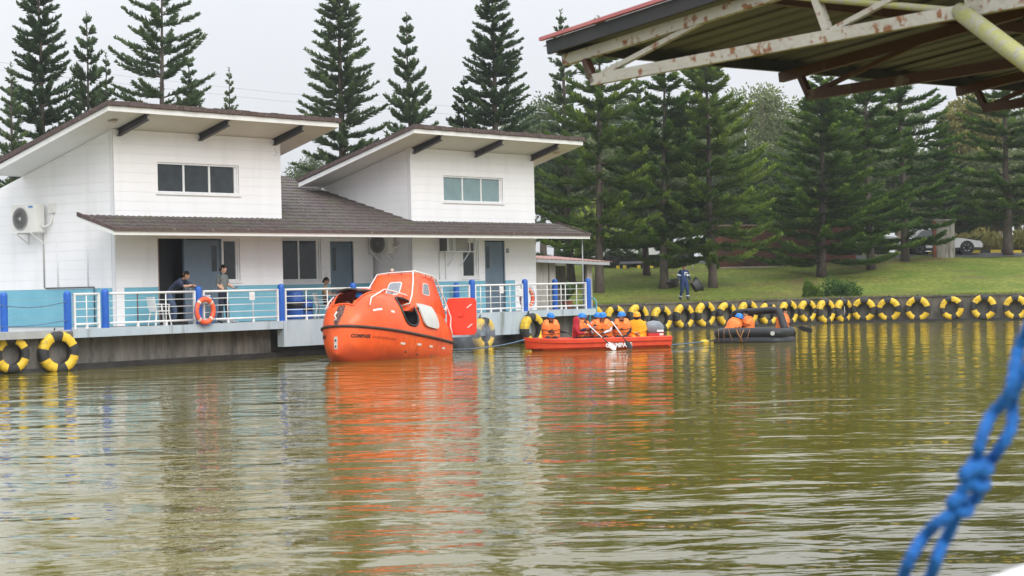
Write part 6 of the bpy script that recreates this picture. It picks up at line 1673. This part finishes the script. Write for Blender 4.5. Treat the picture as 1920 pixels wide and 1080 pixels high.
# ---- on the deck
person(hw(1.50, -.72, 1.1), RZn+.35, P_stand(pelvis=(-.12, 0, .93), belly=(.0, 0, 1.05), chest=(.19, 0, 1.20), neck=(.33, 0, 1.31), skull=(.40, 0, 1.37), head=(.435, 0, 1.42), sh_l=(.29, .19, 1.27), sh_r=(.29, -.19, 1.27), el_l=(.52, .24, 1.09), el_r=(.46, -.25, 1.09), wr_l=(.66, .04, 1.12), wr_r=(.64, -.05, 1.14), hand_l=(.72, -.04, 1.12), hand_r=(.70, .04, 1.13),
       hip_l=(-.12, .09, .88), hip_r=(-.12, -.09, .88), kn_l=(-.02, .11, .48), kn_r=(.12, -.10, .49), an_l=(-.14, .12, .08), an_r=(.10, -.11, .08), toe_l=(.03, .14, .035), toe_r=(.27, -.12, .035)),
       dict(shirt='navy', trousers='jeans'), 'man in navy polo shirt and jeans leaning with folded arms on the post', look=(.9, .45, -.12), skin=0, bulk=1.16)
pb_ = person(hw(3.12, -1.12, 1.1), RZn+.25, P_stand(el_r=(-.04, -.24, 1.13), wr_r=(.16, -.20, .96), hand_r=(.24, -.18, .93), el_l=(.04, .24, 1.14), wr_l=(.26, .19, 1.02), hand_l=(.34, .17, 1.03), kn_r=(.0, -.10, .48), an_r=(-.10, -.12, .08), toe_r=(.07, -.14, .035), kn_l=(.07, .10, .49), an_l=(.10, .11, .08), toe_l=(.27, .13, .035)),
       dict(shirt='grey_shirt', trousers='jeans_dark'), 'man in grey polo shirt and dark jeans holding a phone at the rail', look=(.93, .35, -.03), skin=2, bulk=1.14)
w = MB(); w.box(-.07, .07, -.035, .035, -.006, .006); o = w.build('mobile_phone', 'phone', None); o.matrix_world = pb_.matrix_basis @ Matrix.Translation((.36, .17, 1.045)) @ Matrix.Rotation(-.5, 4, 'Y'); tag(o, 'blue mobile phone in the hand of the man in grey', 'phone')
person(hw(9.35, .52, 1.53), HA-PI/2+.5, P_sit(el_r=(.10, -.25, .33), wr_r=(.27, -.04, .36), el_l=(.10, .25, .32), wr_l=(.28, .06, .33), an_l=(.38, .13, -.36), an_r=(.38, -.13, -.36), toe_l=(.54, .14, -.40), toe_r=(.54, -.14, -.40)),
       dict(shirt='tan', trousers='jeans_dark'), 'man in tan shirt and sunglasses sitting behind the lifeboat bow', look=(.95, -.1, -.05), glasses=True, skin=1, bulk=1.12)
# ---- on the lawn
pl_ = person((7.98, 94.0, ground(7.98, 94.0)-.02), math.radians(-62), P_stand(neck=(.02, 0, 1.44), skull=(.05, 0, 1.52), head=(.065, 0, 1.56), sh_l=(0, .195, 1.40), sh_r=(0, -.195, 1.40), el_l=(-.03, .27, 1.13), wr_l=(.05, .34, .90), el_r=(-.03, -.27, 1.13), wr_r=(.05, -.34, .90), kn_l=(.14, .10, .50), an_l=(.10, .11, .10), toe_l=(.26, .13, .05), kn_r=(-.02, -.10, .49), an_r=(-.20, -.11, .09), toe_r=(-.04, -.13, .035)),
       dict(shirt='coverall', sleeve='coverall', trousers='coverall'), 'person in blue overalls with reflective bands carrying black tubs across the lawn', look=(1, .1, -.1), bulk=1.34, skin=1, stripes=True)
def tub(off, rot, lab):
    root = empty('tub', (0, 0, 0)); root.matrix_world = pl_.matrix_basis @ Matrix.Translation(off) @ rot; tag(root, lab, 'tub', 'black tubs carried on the lawn')
    w = MB(); w.loft([rr_(.24, .15, 0), rr_(.31, .21, .30), rr_(.34, .24, .305), rr_(.34, .24, .325), rr_(.30, .20, .32), rr_(.23, .14, .02)]); autosmooth(w.build('body', 'plastic_black', root), 40)
    for s in (-1, 1):
        w = MB(); w.tube([(s*.33, -.08, .30), (s*.38, -.06, .36), (s*.38, .06, .36), (s*.33, .08, .30)], .014, 6); w.build('handle', 'plastic_black', root)
def rr_(a, b, z): return [(a*math.copysign(abs(math.cos(q))**.5, math.cos(q)), b*math.copysign(abs(math.sin(q))**.5, math.sin(q)), z) for q in np.linspace(0, 2*PI, 20, endpoint=False)]
tub((.05, -.58, .66), Matrix.Rotation(.35, 4, 'X') @ Matrix.Rotation(.3, 4, 'Z'), 'black tub in the right hand of the person in overalls')
tub((.16, .42, .62), Matrix.Rotation(-1.1, 4, 'X') @ Matrix.Rotation(1.3, 4, 'Z'), 'black tub tipped against the left leg of the person in overalls')
# ---- in the red boat
RM = rb.matrix_world; RA = math.atan2(ra.y, ra.x)
def in_boat(x, y, z=.285): return tuple(RM @ Vector((x, y, z)))
def px_boat(px, y):                                     # distance along the boat seen at a photo column
    s = (px-960-.022*60)/3800; lo, hi = -1, 6
    for _ in range(40):
        m_ = (lo+hi)/2; p = RM @ Vector((m_, y, 0))
        if p.x/p.y < s: lo = m_
        else: hi = m_
    return lo
G = 'paddlers in the red boat'
person(in_boat(px_boat(1032, .15), .15, .30), RA-PI/2-.25, P_sit(el_l=(.0, .27, .34), wr_l=(.16, .45, .30), el_r=(.10, -.26, .33), wr_r=(.26, -.02, .33)), dict(shirt='black_cloth', sleeve='black_cloth', trousers='black_cloth', glove='black_cloth'), 'paddler nearest the bow, blue helmet and black sleeves', helmet='helmet_blue', bulk=1.14, vest=True, look=(.9, .3, -.1), skin=1, grp=G)
person(in_boat(px_boat(1074, .05), -.10, .22), RA-.40, P_sit(neck=(.04, 0, .61), skull=(.06, 0, .68), head=(.08, 0, .725), el_l=(.12, .25, .33), wr_l=(.30, .14, .36), el_r=(.12, -.25, .33), wr_r=(.30, -.12, .36)), dict(shirt='red_hood', sleeve='red_hood', trousers='black_cloth'), 'person in a dark red hooded top with back to the water, no vest', hood='red_hood', look=(1, .2, 0), hair=False, grp=G, bulk=1.28)
person(in_boat(px_boat(1088, .40), .40, .26), RA-PI/2+.6, P_sit(el_r=(.14, -.24, .36), wr_r=(.34, -.14, .44), el_l=(.14, .24, .36), wr_l=(.34, .10, .44)), dict(shirt='white_cloth', sleeve='dark_blue', upper_sleeve='white_cloth', trousers='black_cloth'), 'paddler in blue helmet half hidden behind the dark red hood', helmet='helmet_blue', bulk=1.14, vest=True, look=(.9, .3, 0), grp=G)
person(in_boat(px_boat(1119, .48), .48, .26), RA-PI/2+.1, P_sit(), dict(shirt='white_cloth', sleeve='white_cloth', trousers='black_cloth'), 'paddler whose blue helmet peeps from behind the white-sleeved paddler', helmet='helmet_blue', vest=True, look=(.9, -.4, 0), grp=G)
p5_ = person(in_boat(px_boat(1131, -.18), -.18, .28), RA-PI/2-.55, P_sit(el_l=(.16, .26, .36), wr_l=(.34, .05, .28), hand_l=(.40, .02, .26), el_r=(.14, -.27, .38), wr_r=(.33, -.22, .50), hand_r=(.39, -.2, .53)), dict(shirt='white_cloth', sleeve='white_cloth', upper_sleeve='white_cloth', trousers='black_cloth', glove='black_cloth'), 'white-sleeved paddler in blue helmet, working the left paddle', helmet='helmet_blue', bulk=1.14, vest=True, look=(.95, -.2, -.15), skin=1, grp=G)
p6_ = person(in_boat(px_boat(1166, -.18), -.18, .28), RA-PI/2-.45, P_sit(el_l=(.12, .27, .33), wr_l=(.32, .14, .16), hand_l=(.36, .10, .10), el_r=(.14, -.26, .38), wr_r=(.34, -.20, .48)), dict(shirt='black_cloth', sleeve='black_cloth', trousers='black_cloth', glove='black_cloth'), 'black-sleeved paddler in blue helmet, working the right paddle', helmet='helmet_blue', bulk=1.14, vest=True, look=(.8, -.55, -.05), skin=2, grp=G)
person(in_boat(px_boat(1194, .05), .05, .26), RA-PI/2-.35, P_sit(el_l=(.12, .27, .33), wr_l=(.27, .02, .28), el_r=(.12, -.27, .33), wr_r=(.28, -.03, .24)), dict(shirt='rain_yellow', sleeve='rain_yellow', trousers='rain_yellow'), 'person in yellow raincoat, yellow helmet and black face mask near the motor', helmet='helmet_yellow', mask=True, look=(.95, -.1, -.08), bulk=1.25, grp=G, hair=False, cape='rain_yellow')
mat('paddle_white', (.78, .76, .76), .4)
def paddle(p, q, lab, blade_mat):
    p, q = Vector(p), Vector(q); root = empty('paddle', p); tag(root, lab, 'paddle', 'paddles of the red boat'); d = q-p; L = d.length; d.normalize()
    sd = d.cross(Vector((0, 1, 0))).normalized()
    w = MB(); w.tube([Vector((0, 0, 0)), d*(L*.62)], .017, 8); w.build('shaft', 'paddle_white', root, True)
    w = MB(); w.tube([d*(L*.62), d*(L*.84)], .018, 8); w.build('lower_shaft', 'plastic_black', root, True)
    w = MB(); w.tube([-sd*.055, sd*.055], .017, 7); w.tube([Vector((0, 0, 0)), d*.12], .02, 7); w.build('grip', 'plastic_black', root, True)
    w = MB(); n = sd.cross(d); rr = []
    for f, wd in ((.80, .02), (.84, .05), (.90, .07), (.98, .075), (1.05, .06), (1.08, .02)):
        c = d*(L*f); rr.append([c-sd*wd, c-n*.012, c+sd*wd, c+n*.012])
    w.loft(rr); w.build('blade', blade_mat, root)
def wpt(px, py, d): x, z = at(px, py, d); return (x, d, z)
paddle(wpt(1096, 603, 61.6), wpt(1150, 652, 60.9), 'left paddle with its white blade dipping at the red boat', 'paddle_white')
paddle(wpt(1143, 597, 61.9), wpt(1181, 650, 61.3), 'right paddle with its black blade over the red boat lettering', 'plastic_black')
# ---- in the raft
FM = rf.matrix_world; FA = math.atan2(fa.y, fa.x)+.18
def in_raft(x, y, z): return tuple(FM @ Vector((x, y, z)))
G2 = 'people in the black raft'
person(in_raft(-.72, -.35, .14), FA+.5, P_sit(belly=(.04, 0, .25), chest=(.12, 0, .41), neck=(.22, 0, .55), skull=(.26, 0, .62), head=(.29, 0, .655), sh_l=(.16, .185, .50), sh_r=(.16, -.185, .50), el_r=(.26, -.24, .26), wr_r=(.38, -.30, .10)), dict(shirt='black_cloth', sleeve='black_cloth', trousers='black_cloth', glove='black_cloth'), 'person in blue helmet bending over the left side of the raft', helmet='helmet_blue', bulk=1.14, vest=True, look=(.9, -.2, -.3), grp=G2)
person(in_raft(-.25, .12, .14), FA-2.4, P_sit(el_r=(.12, -.25, .46), wr_r=(.28, -.10, .58), el_l=(.12, .25, .44), wr_l=(.28, .06, .56)), dict(shirt='black_cloth', sleeve='vest_orange', trousers='black_cloth', upper_sleeve='vest_orange'), 'person in orange raising both arms beside the raft arch', vest=True, look=(1, 0, .1), grp=G2)
person(in_raft(.80, .42, .20), FA+.3, P_sit(), dict(shirt='black_cloth', sleeve='vest_orange', trousers='black_cloth', upper_sleeve='vest_orange'), 'person in orange half hidden behind the right leg of the raft arch', vest=True, look=(1, .2, 0), grp=G2, bulk=1.1)
w = MB(); w.tube([(0, 0, 0), (.45, -.05, -.10)], .018, 7); w.loft([[(.42, -.05, -.06), (.42, -.05, -.13), (.43, -.03, -.13), (.43, -.03, -.06)], [(.55, -.06, -.05), (.55, -.06, -.22), (.57, -.03, -.22), (.57, -.03, -.05)], [(.85, -.09, -.13), (.85, -.09, -.28), (.87, -.07, -.28), (.87, -.07, -.13)]])
o = w.build('oar', 'plastic_black', None); o.matrix_world = FM @ Matrix.Translation((.98, .30, .55)); tag(o, 'black oar sticking out over the right side of the raft', 'oar')
# ---- in the lifeboat bow hatch
person(tuple(lb.matrix_world @ Vector((xt(.205), .12, .93))), math.atan2(-ax.y, -ax.x)+.6, P_sit(el_r=(.14, -.27, .40), wr_r=(.22, -.33, .56), el_l=(.12, .24, .33), wr_l=(.30, .12, .36)), dict(shirt='vest_orange', sleeve='vest_orange', trousers='black_cloth'), 'person in blue helmet and orange suit inside the lifeboat bow hatch', helmet='helmet_blue', vest=True, look=(.9, .3, -.1))
person(tuple(lb.matrix_world @ Vector((xt(.45), .42, .42))), math.atan2(-ax.y, -ax.x)+1.5, P_sit(), dict(shirt='dark_blue', sleeve='dark_blue', trousers='coverall'), 'person in dark blue seated inside the lifeboat side hatch', look=(1, 0, 0), skin=1)
# ================================================================== rusty canopy close to the camera, upper right
def rust_mat(name, col, rust, amt, dark=(.05, .022, .012), sc=5):
    mat(name, col, .55, tuple(v*.86 for v in col), 3, bump=.4, bscale=25, col3=rust, scale3=sc, lo3=amt, hi3=amt+.09, rough2=.9)
rust_mat('truss_white', (.50, .48, .42), (.26, .12, .06), .55, sc=15)
rust_mat('truss_rust', (.085, .035, .022), (.20, .17, .14), .60, sc=4)
rust_mat('pipe_yellow', (.38, .38, .14), (.34, .33, .25), .48, sc=16)
mat('sheet_grey', (.085, .088, .115), .6, (.125, .13, .165), 2, (1, .3, 1), bump=.2, col3=(.10, .07, .045), scale3=3.5, lo3=.64, hi3=.74)
mat('flashing_red', (.48, .13, .14), .5, (.55, .19, .19), 3); mat('fascia_black', (.022, .025, .03), .6, (.04, .04, .045), 4)
cnp = empty('canopy', (0, 0, 0)); tag(cnp, 'rusty steel-framed canopy roof over the near landing at upper right', 'canopy')
CE = Vector((.741, .671, 0)); CRv = Vector((.671, -.741, 0))
cnp.matrix_world = Matrix(((CE.x, CRv.x, 0, .547), (CE.y, CRv.y, 0, 13.0), (0, 0, -1, 3.35), (0, 0, 0, 1)))
# local axes: x along the eave (away), y up the slope (towards the ridge), z DOWN so that the frame stays right-handed
def cp(x, y, z): return Vector((x, y, -z))
def zr(y): return .115+.118*(y+.25)                    # underside of the rafter
def zb(y): return .0+.040*y                            # bottom chord
def cbeam(name, p, q, w_, h_, m, par=cnp):
    w = MB(); w.beam(p, q, w_, h_, (0, 0, 1)); return w.build(name, m, par)
for i, (x, m) in enumerate(((0, 'truss_white'), (2.15, 'truss_rust'), (4.30, 'truss_rust'), (6.45, 'truss_rust'))):
    t = cbeam('truss', cp(x, -.25, zr(-.25)+.035), cp(x, 6.8, zr(6.8)+.035), .05, .07, m)
    t['label'] = ['white painted truss spotted with rust', 'second truss, dark with rust', 'third truss, dark with rust', 'farthest truss, dark with rust'][i]
    cbeam('bottom_chord', cp(x, 0.0, zb(0)), cp(x, 6.8, zb(6.8)), .05, .07, m, t)
    cbeam('end_post', cp(x, -.06, zr(-.06)), cp(x, 0.02, zb(0)-.02), .05, .04, 'truss_rust', t)
    cbeam('web', cp(x, .10, zb(.1)+.03), cp(x, .95, zr(.95)+.01), .035, .03, m, t)
    cbeam('web', cp(x, 1.92, zb(1.9)+.035), cp(x, 1.82, zr(1.8)), .05, .045, m, t)
    cbeam('web', cp(x, 1.95, zb(1.95)+.03), cp(x, 3.4, zr(3.4)), .035, .03, m, t)
    cbeam('web', cp(x, 3.55, zb(3.5)+.03), cp(x, 3.5, zr(3.5)), .05, .045, m, t)
for y, m in ((-.22, 'fascia_black'), (1.25, 'truss_rust'), (2.7, 'truss_rust'), (4.2, 'truss_rust')):
    cbeam('purlin', cp(-.07, y, zr(y)+.105), cp(9.0, y, zr(y)+.105), .05, .07, m)
cbeam('gable_fascia', cp(-.085, -.32, zr(-.32)+.128), cp(-.085, 6.8, zr(6.8)+.128), .03, .09, 'fascia_black')
w = MB(); y0, y1 = -.36, 6.9
w.add([cp(-.13, y0, zr(y0)+.200), cp(.05, y0, zr(y0)+.220), cp(.05, y1, zr(y1)+.220), cp(-.13, y1, zr(y1)+.200), cp(-.13, y0, zr(y0)+.178), cp(-.10, y0, zr(y0)+.178), cp(-.10, y1, zr(y1)+.178), cp(-.13, y1, zr(y1)+.178)],
      [(0, 1, 2, 3), (0, 4, 7, 3), (4, 5, 6, 7), (5, 1, 2, 6), (0, 1, 5, 4)]); w.build('gable_flashing', 'flashing_red', cnp)
# ribbed roof sheets, each its own piece, lapped
px0 = -.09; wd = .86
for k in range(11):
    w = MB(); x0 = px0+k*wd; prof = []
    for j in range(4):
        u = x0+j*wd/4
        prof += [(u, 0), (u+.13, 0), (u+.15, .022), (u+.195, .022)]
    prof.append((x0+wd+.02, .0)); off = .0035*(k % 2)
    a_ = [cp(x, y0+random.uniform(-.01, .01)*0, zr(y0)+.145+h+off) for x, h in prof]; b_ = [cp(x, y1, zr(y1)+.145+h+off) for x, h in prof]
    a2 = [cp(x, y0, zr(y0)+.1475+h+off) for x, h in prof]; b2 = [cp(x, y1, zr(y1)+.1475+h+off) for x, h in prof]
    w.loft([a_, b_], closed_ring=False); w.loft([a2, b2], closed_ring=False); w.loft([a_, a2], closed_ring=False)
    w.build('roof_sheet', 'sheet_grey', cnp)
# pipe brace and tie in faded yellow
def wp3(px, py, d): x, z = at(px, py, d); return Vector((x, d, z))
CI = cnp.matrix_world.inverted()
w = MB(); w.tube([CI @ wp3(1800, 22, 10.9), CI @ wp3(1990, 165, 9.6)], .050, 14); w.build('pipe_brace', 'pipe_yellow', cnp, True)
w = MB(); w.tube([CI @ wp3(1400, -14, 12.0), CI @ wp3(1830, 24, 10.85)], .020, 8); w.build('tie_pipe', 'pipe_yellow', cnp, True)
w = MB(); w.beam(CI @ wp3(1828, -40, 10.8), CI @ wp3(1836, 26, 10.85), .10, .10, (1, 0, 0)); w.build('gusset', 'truss_white', cnp)
# the post that carries it stands out of view to the right
w = MB(); p = CI @ wp3(2060, 220, 9.4); q = Vector((p.x, p.y, 3.4)); w.tube([CI @ wp3(1990, 165, 9.6), p, q], .05, 12); w.build('post', 'pipe_yellow', cnp, True)

# ================================================================== blue knotted rope close to the camera, lower right
ctrl = [(2085, 330), (2010, 480), (1952, 600), (1921, 668), (1896, 738), (1876, 792), (1850, 848), (1834, 890), (1818, 925), (1797, 955), (1768, 990), (1743, 1025), (1724, 1068), (1700, 1130), (1672, 1220), (1640, 1330)]
sep_ = [0, 9, 16, 14, 4, 22, 16, 3, 15, 3, 14, 20, 24, 20, 8, 0]
def cr_interp(arr, n):
    A = np.array(arr, float); t = np.linspace(0, len(A)-1, n); i = np.clip(t.astype(int), 0, len(A)-2); f = t-i
    p0 = A[np.clip(i-1, 0, len(A)-1)]; p1 = A[i]; p2 = A[i+1]; p3 = A[np.clip(i+2, 0, len(A)-1)]
    f = f.reshape(-1, *([1]*(A.ndim-1)))
    return .5*((2*p1)+(-p0+p2)*f+(2*p0-5*p1+4*p2-p3)*f*f+(-p0+3*p1-3*p2+p3)*f**3)
C = cr_interp(ctrl, 150); S = cr_interp(sep_, 150)
rope = empty('knotted_rope', wp3(1832, 888, 2.4)); tag(rope, 'thick blue knotted rope hanging close up at lower right', 'rope')
RI = Matrix.Translation(-rope.location)
T = np.gradient(C, axis=0); T /= np.linalg.norm(T, axis=1, keepdims=True); Nn = np.stack([T[:, 1], -T[:, 0]], 1)
for sg, ph in ((1, 0), (-1, 2.0)):
    w = MB(); pts = []
    for k in range(150):
        q = C[k]+Nn[k]*sg*S[k]; d = 2.4+.012*math.sin(k*.32+ph)*sg+.010*sg
        pts.append(RI @ wp3(q[0], q[1], d))
    rad = [.0074+.0011*math.sin(k*1.9+ph) for k in range(150)]
    w.tube(pts, rad, 10); w.build('strand', 'rope_blue', rope, True)
for px, py, R_ in ((1838, 874, 15), (1830, 902, 17), (1800, 950, 16)):
    w = MB(); ang0 = math.atan2(.9, -.45); n = 26; pts = []
    for k in range(n):
        a = 2*PI*k/n; ex = R_*1.15*math.cos(a); ey = R_*.62*math.sin(a)
        qx = px+ex*math.cos(.45)-ey*math.sin(.45); qy = py+ex*math.sin(.45)+ey*math.cos(.45)
        pts.append(RI @ wp3(qx, qy, 2.4-.016*math.sin(a)))
    w.tube(pts, .0070, 9, closed=True); w.build('knot', 'rope_blue', rope, True)
w = MB(); w.tube([RI @ wp3(1806, 930, 2.385), RI @ wp3(1790, 936, 2.375), RI @ wp3(1782, 950, 2.37)], [.008, .008, .006], 8); w.build('rope_end', 'rope_blue', rope, True)
w = MB(); w.tube([RI @ wp3(1842, 872, 2.385), RI @ wp3(1812, 884, 2.372), RI @ wp3(1803, 898, 2.368)], [.0085, .0085, .007], 8); w.build('rope_end', 'rope_blue', rope, True)
# white gunwale of the boat the picture was taken from
w = MB(); w.tube([wp3(1790, 1185, 2.25), wp3(1885, 1124, 2.3), wp3(1960, 1096, 2.4), wp3(2080, 1076, 2.6)], .030, 12); tag(w.build('gunwale', 'plastic_white', None, True), 'white rounded gunwale just entering at the lower right corner', 'gunwale')

# ================================================================== exhaust smoke at the lifeboat stern
def smoke():
    mb = MB(); mb.ball((0, 0, 0), (1.1, .8, .62), 20, 14); me_o = mb.build('exhaust_smoke', 'rail_tube', None, True)
    m = bpy.data.materials.new('smoke'); m.use_nodes = True; t = m.node_tree; t.nodes.clear()
    out = t.nodes.new('ShaderNodeOutputMaterial'); v = t.nodes.new('ShaderNodeVolumePrincipled'); v.inputs['Color'].default_value = (.72, .78, .85, 1)
    c = t.nodes.new('ShaderNodeTexCoord'); n = t.nodes.new('ShaderNodeTexNoise'); n.inputs['Scale'].default_value = 2.2; n.inputs['Detail'].default_value = 3
    t.links.new(c.outputs['Object'], n.inputs['Vector'])
    g = t.nodes.new('ShaderNodeTexGradient'); g.gradient_type = 'SPHERICAL'; mp = t.nodes.new('ShaderNodeMapping'); mp.inputs['Scale'].default_value = (.9, 1.2, 1.6); t.links.new(c.outputs['Object'], mp.inputs[0]); t.links.new(mp.outputs[0], g.inputs[0])
    mr = t.nodes.new('ShaderNodeMapRange'); mr.inputs[1].default_value = .42; mr.inputs[2].default_value = .72; t.links.new(n.outputs['Fac'], mr.inputs[0])
    mu = t.nodes.new('ShaderNodeMath'); mu.operation = 'MULTIPLY'; t.links.new(mr.outputs[0], mu.inputs[0]); t.links.new(g.outputs['Fac'], mu.inputs[1])
    m2 = t.nodes.new('ShaderNodeMath'); m2.operation = 'MULTIPLY'; m2.inputs[1].default_value = 3.2; t.links.new(mu.outputs[0], m2.inputs[0]); t.links.new(m2.outputs[0], v.inputs['Density'])
    t.links.new(v.outputs[0], out.inputs['Volume']); me_o.data.materials.clear(); me_o.data.materials.append(m)
    x, z = at(885, 632, 62.3); me_o.location = (x, 62.3, .55); me_o['kind'] = 'stuff'; me_o['label'] = 'thin bluish exhaust smoke drifting beside the lifeboat stern'; me_o['category'] = 'smoke'
smoke()
# ================================================================== damp air
def haze(density=.00032):
    w = MB(); w.box(-230, 230, -30, 260, -2.5, 32); o = w.build('haze', 'rail_tube', None)
    m = bpy.data.materials.new('haze'); m.use_nodes = True; t = m.node_tree; t.nodes.clear()
    out = t.nodes.new('ShaderNodeOutputMaterial'); v = t.nodes.new('ShaderNodeVolumePrincipled')
    v.inputs['Color'].default_value = (.93, .95, .97, 1); v.inputs['Density'].default_value = density; v.inputs['Anisotropy'].default_value = .2
    t.links.new(v.outputs[0], out.inputs['Volume']); o.data.materials.clear(); o.data.materials.append(m)
    o['kind'] = 'stuff'; o['label'] = 'thin humid haze over the pond and trees'; o['category'] = 'haze'
haze()
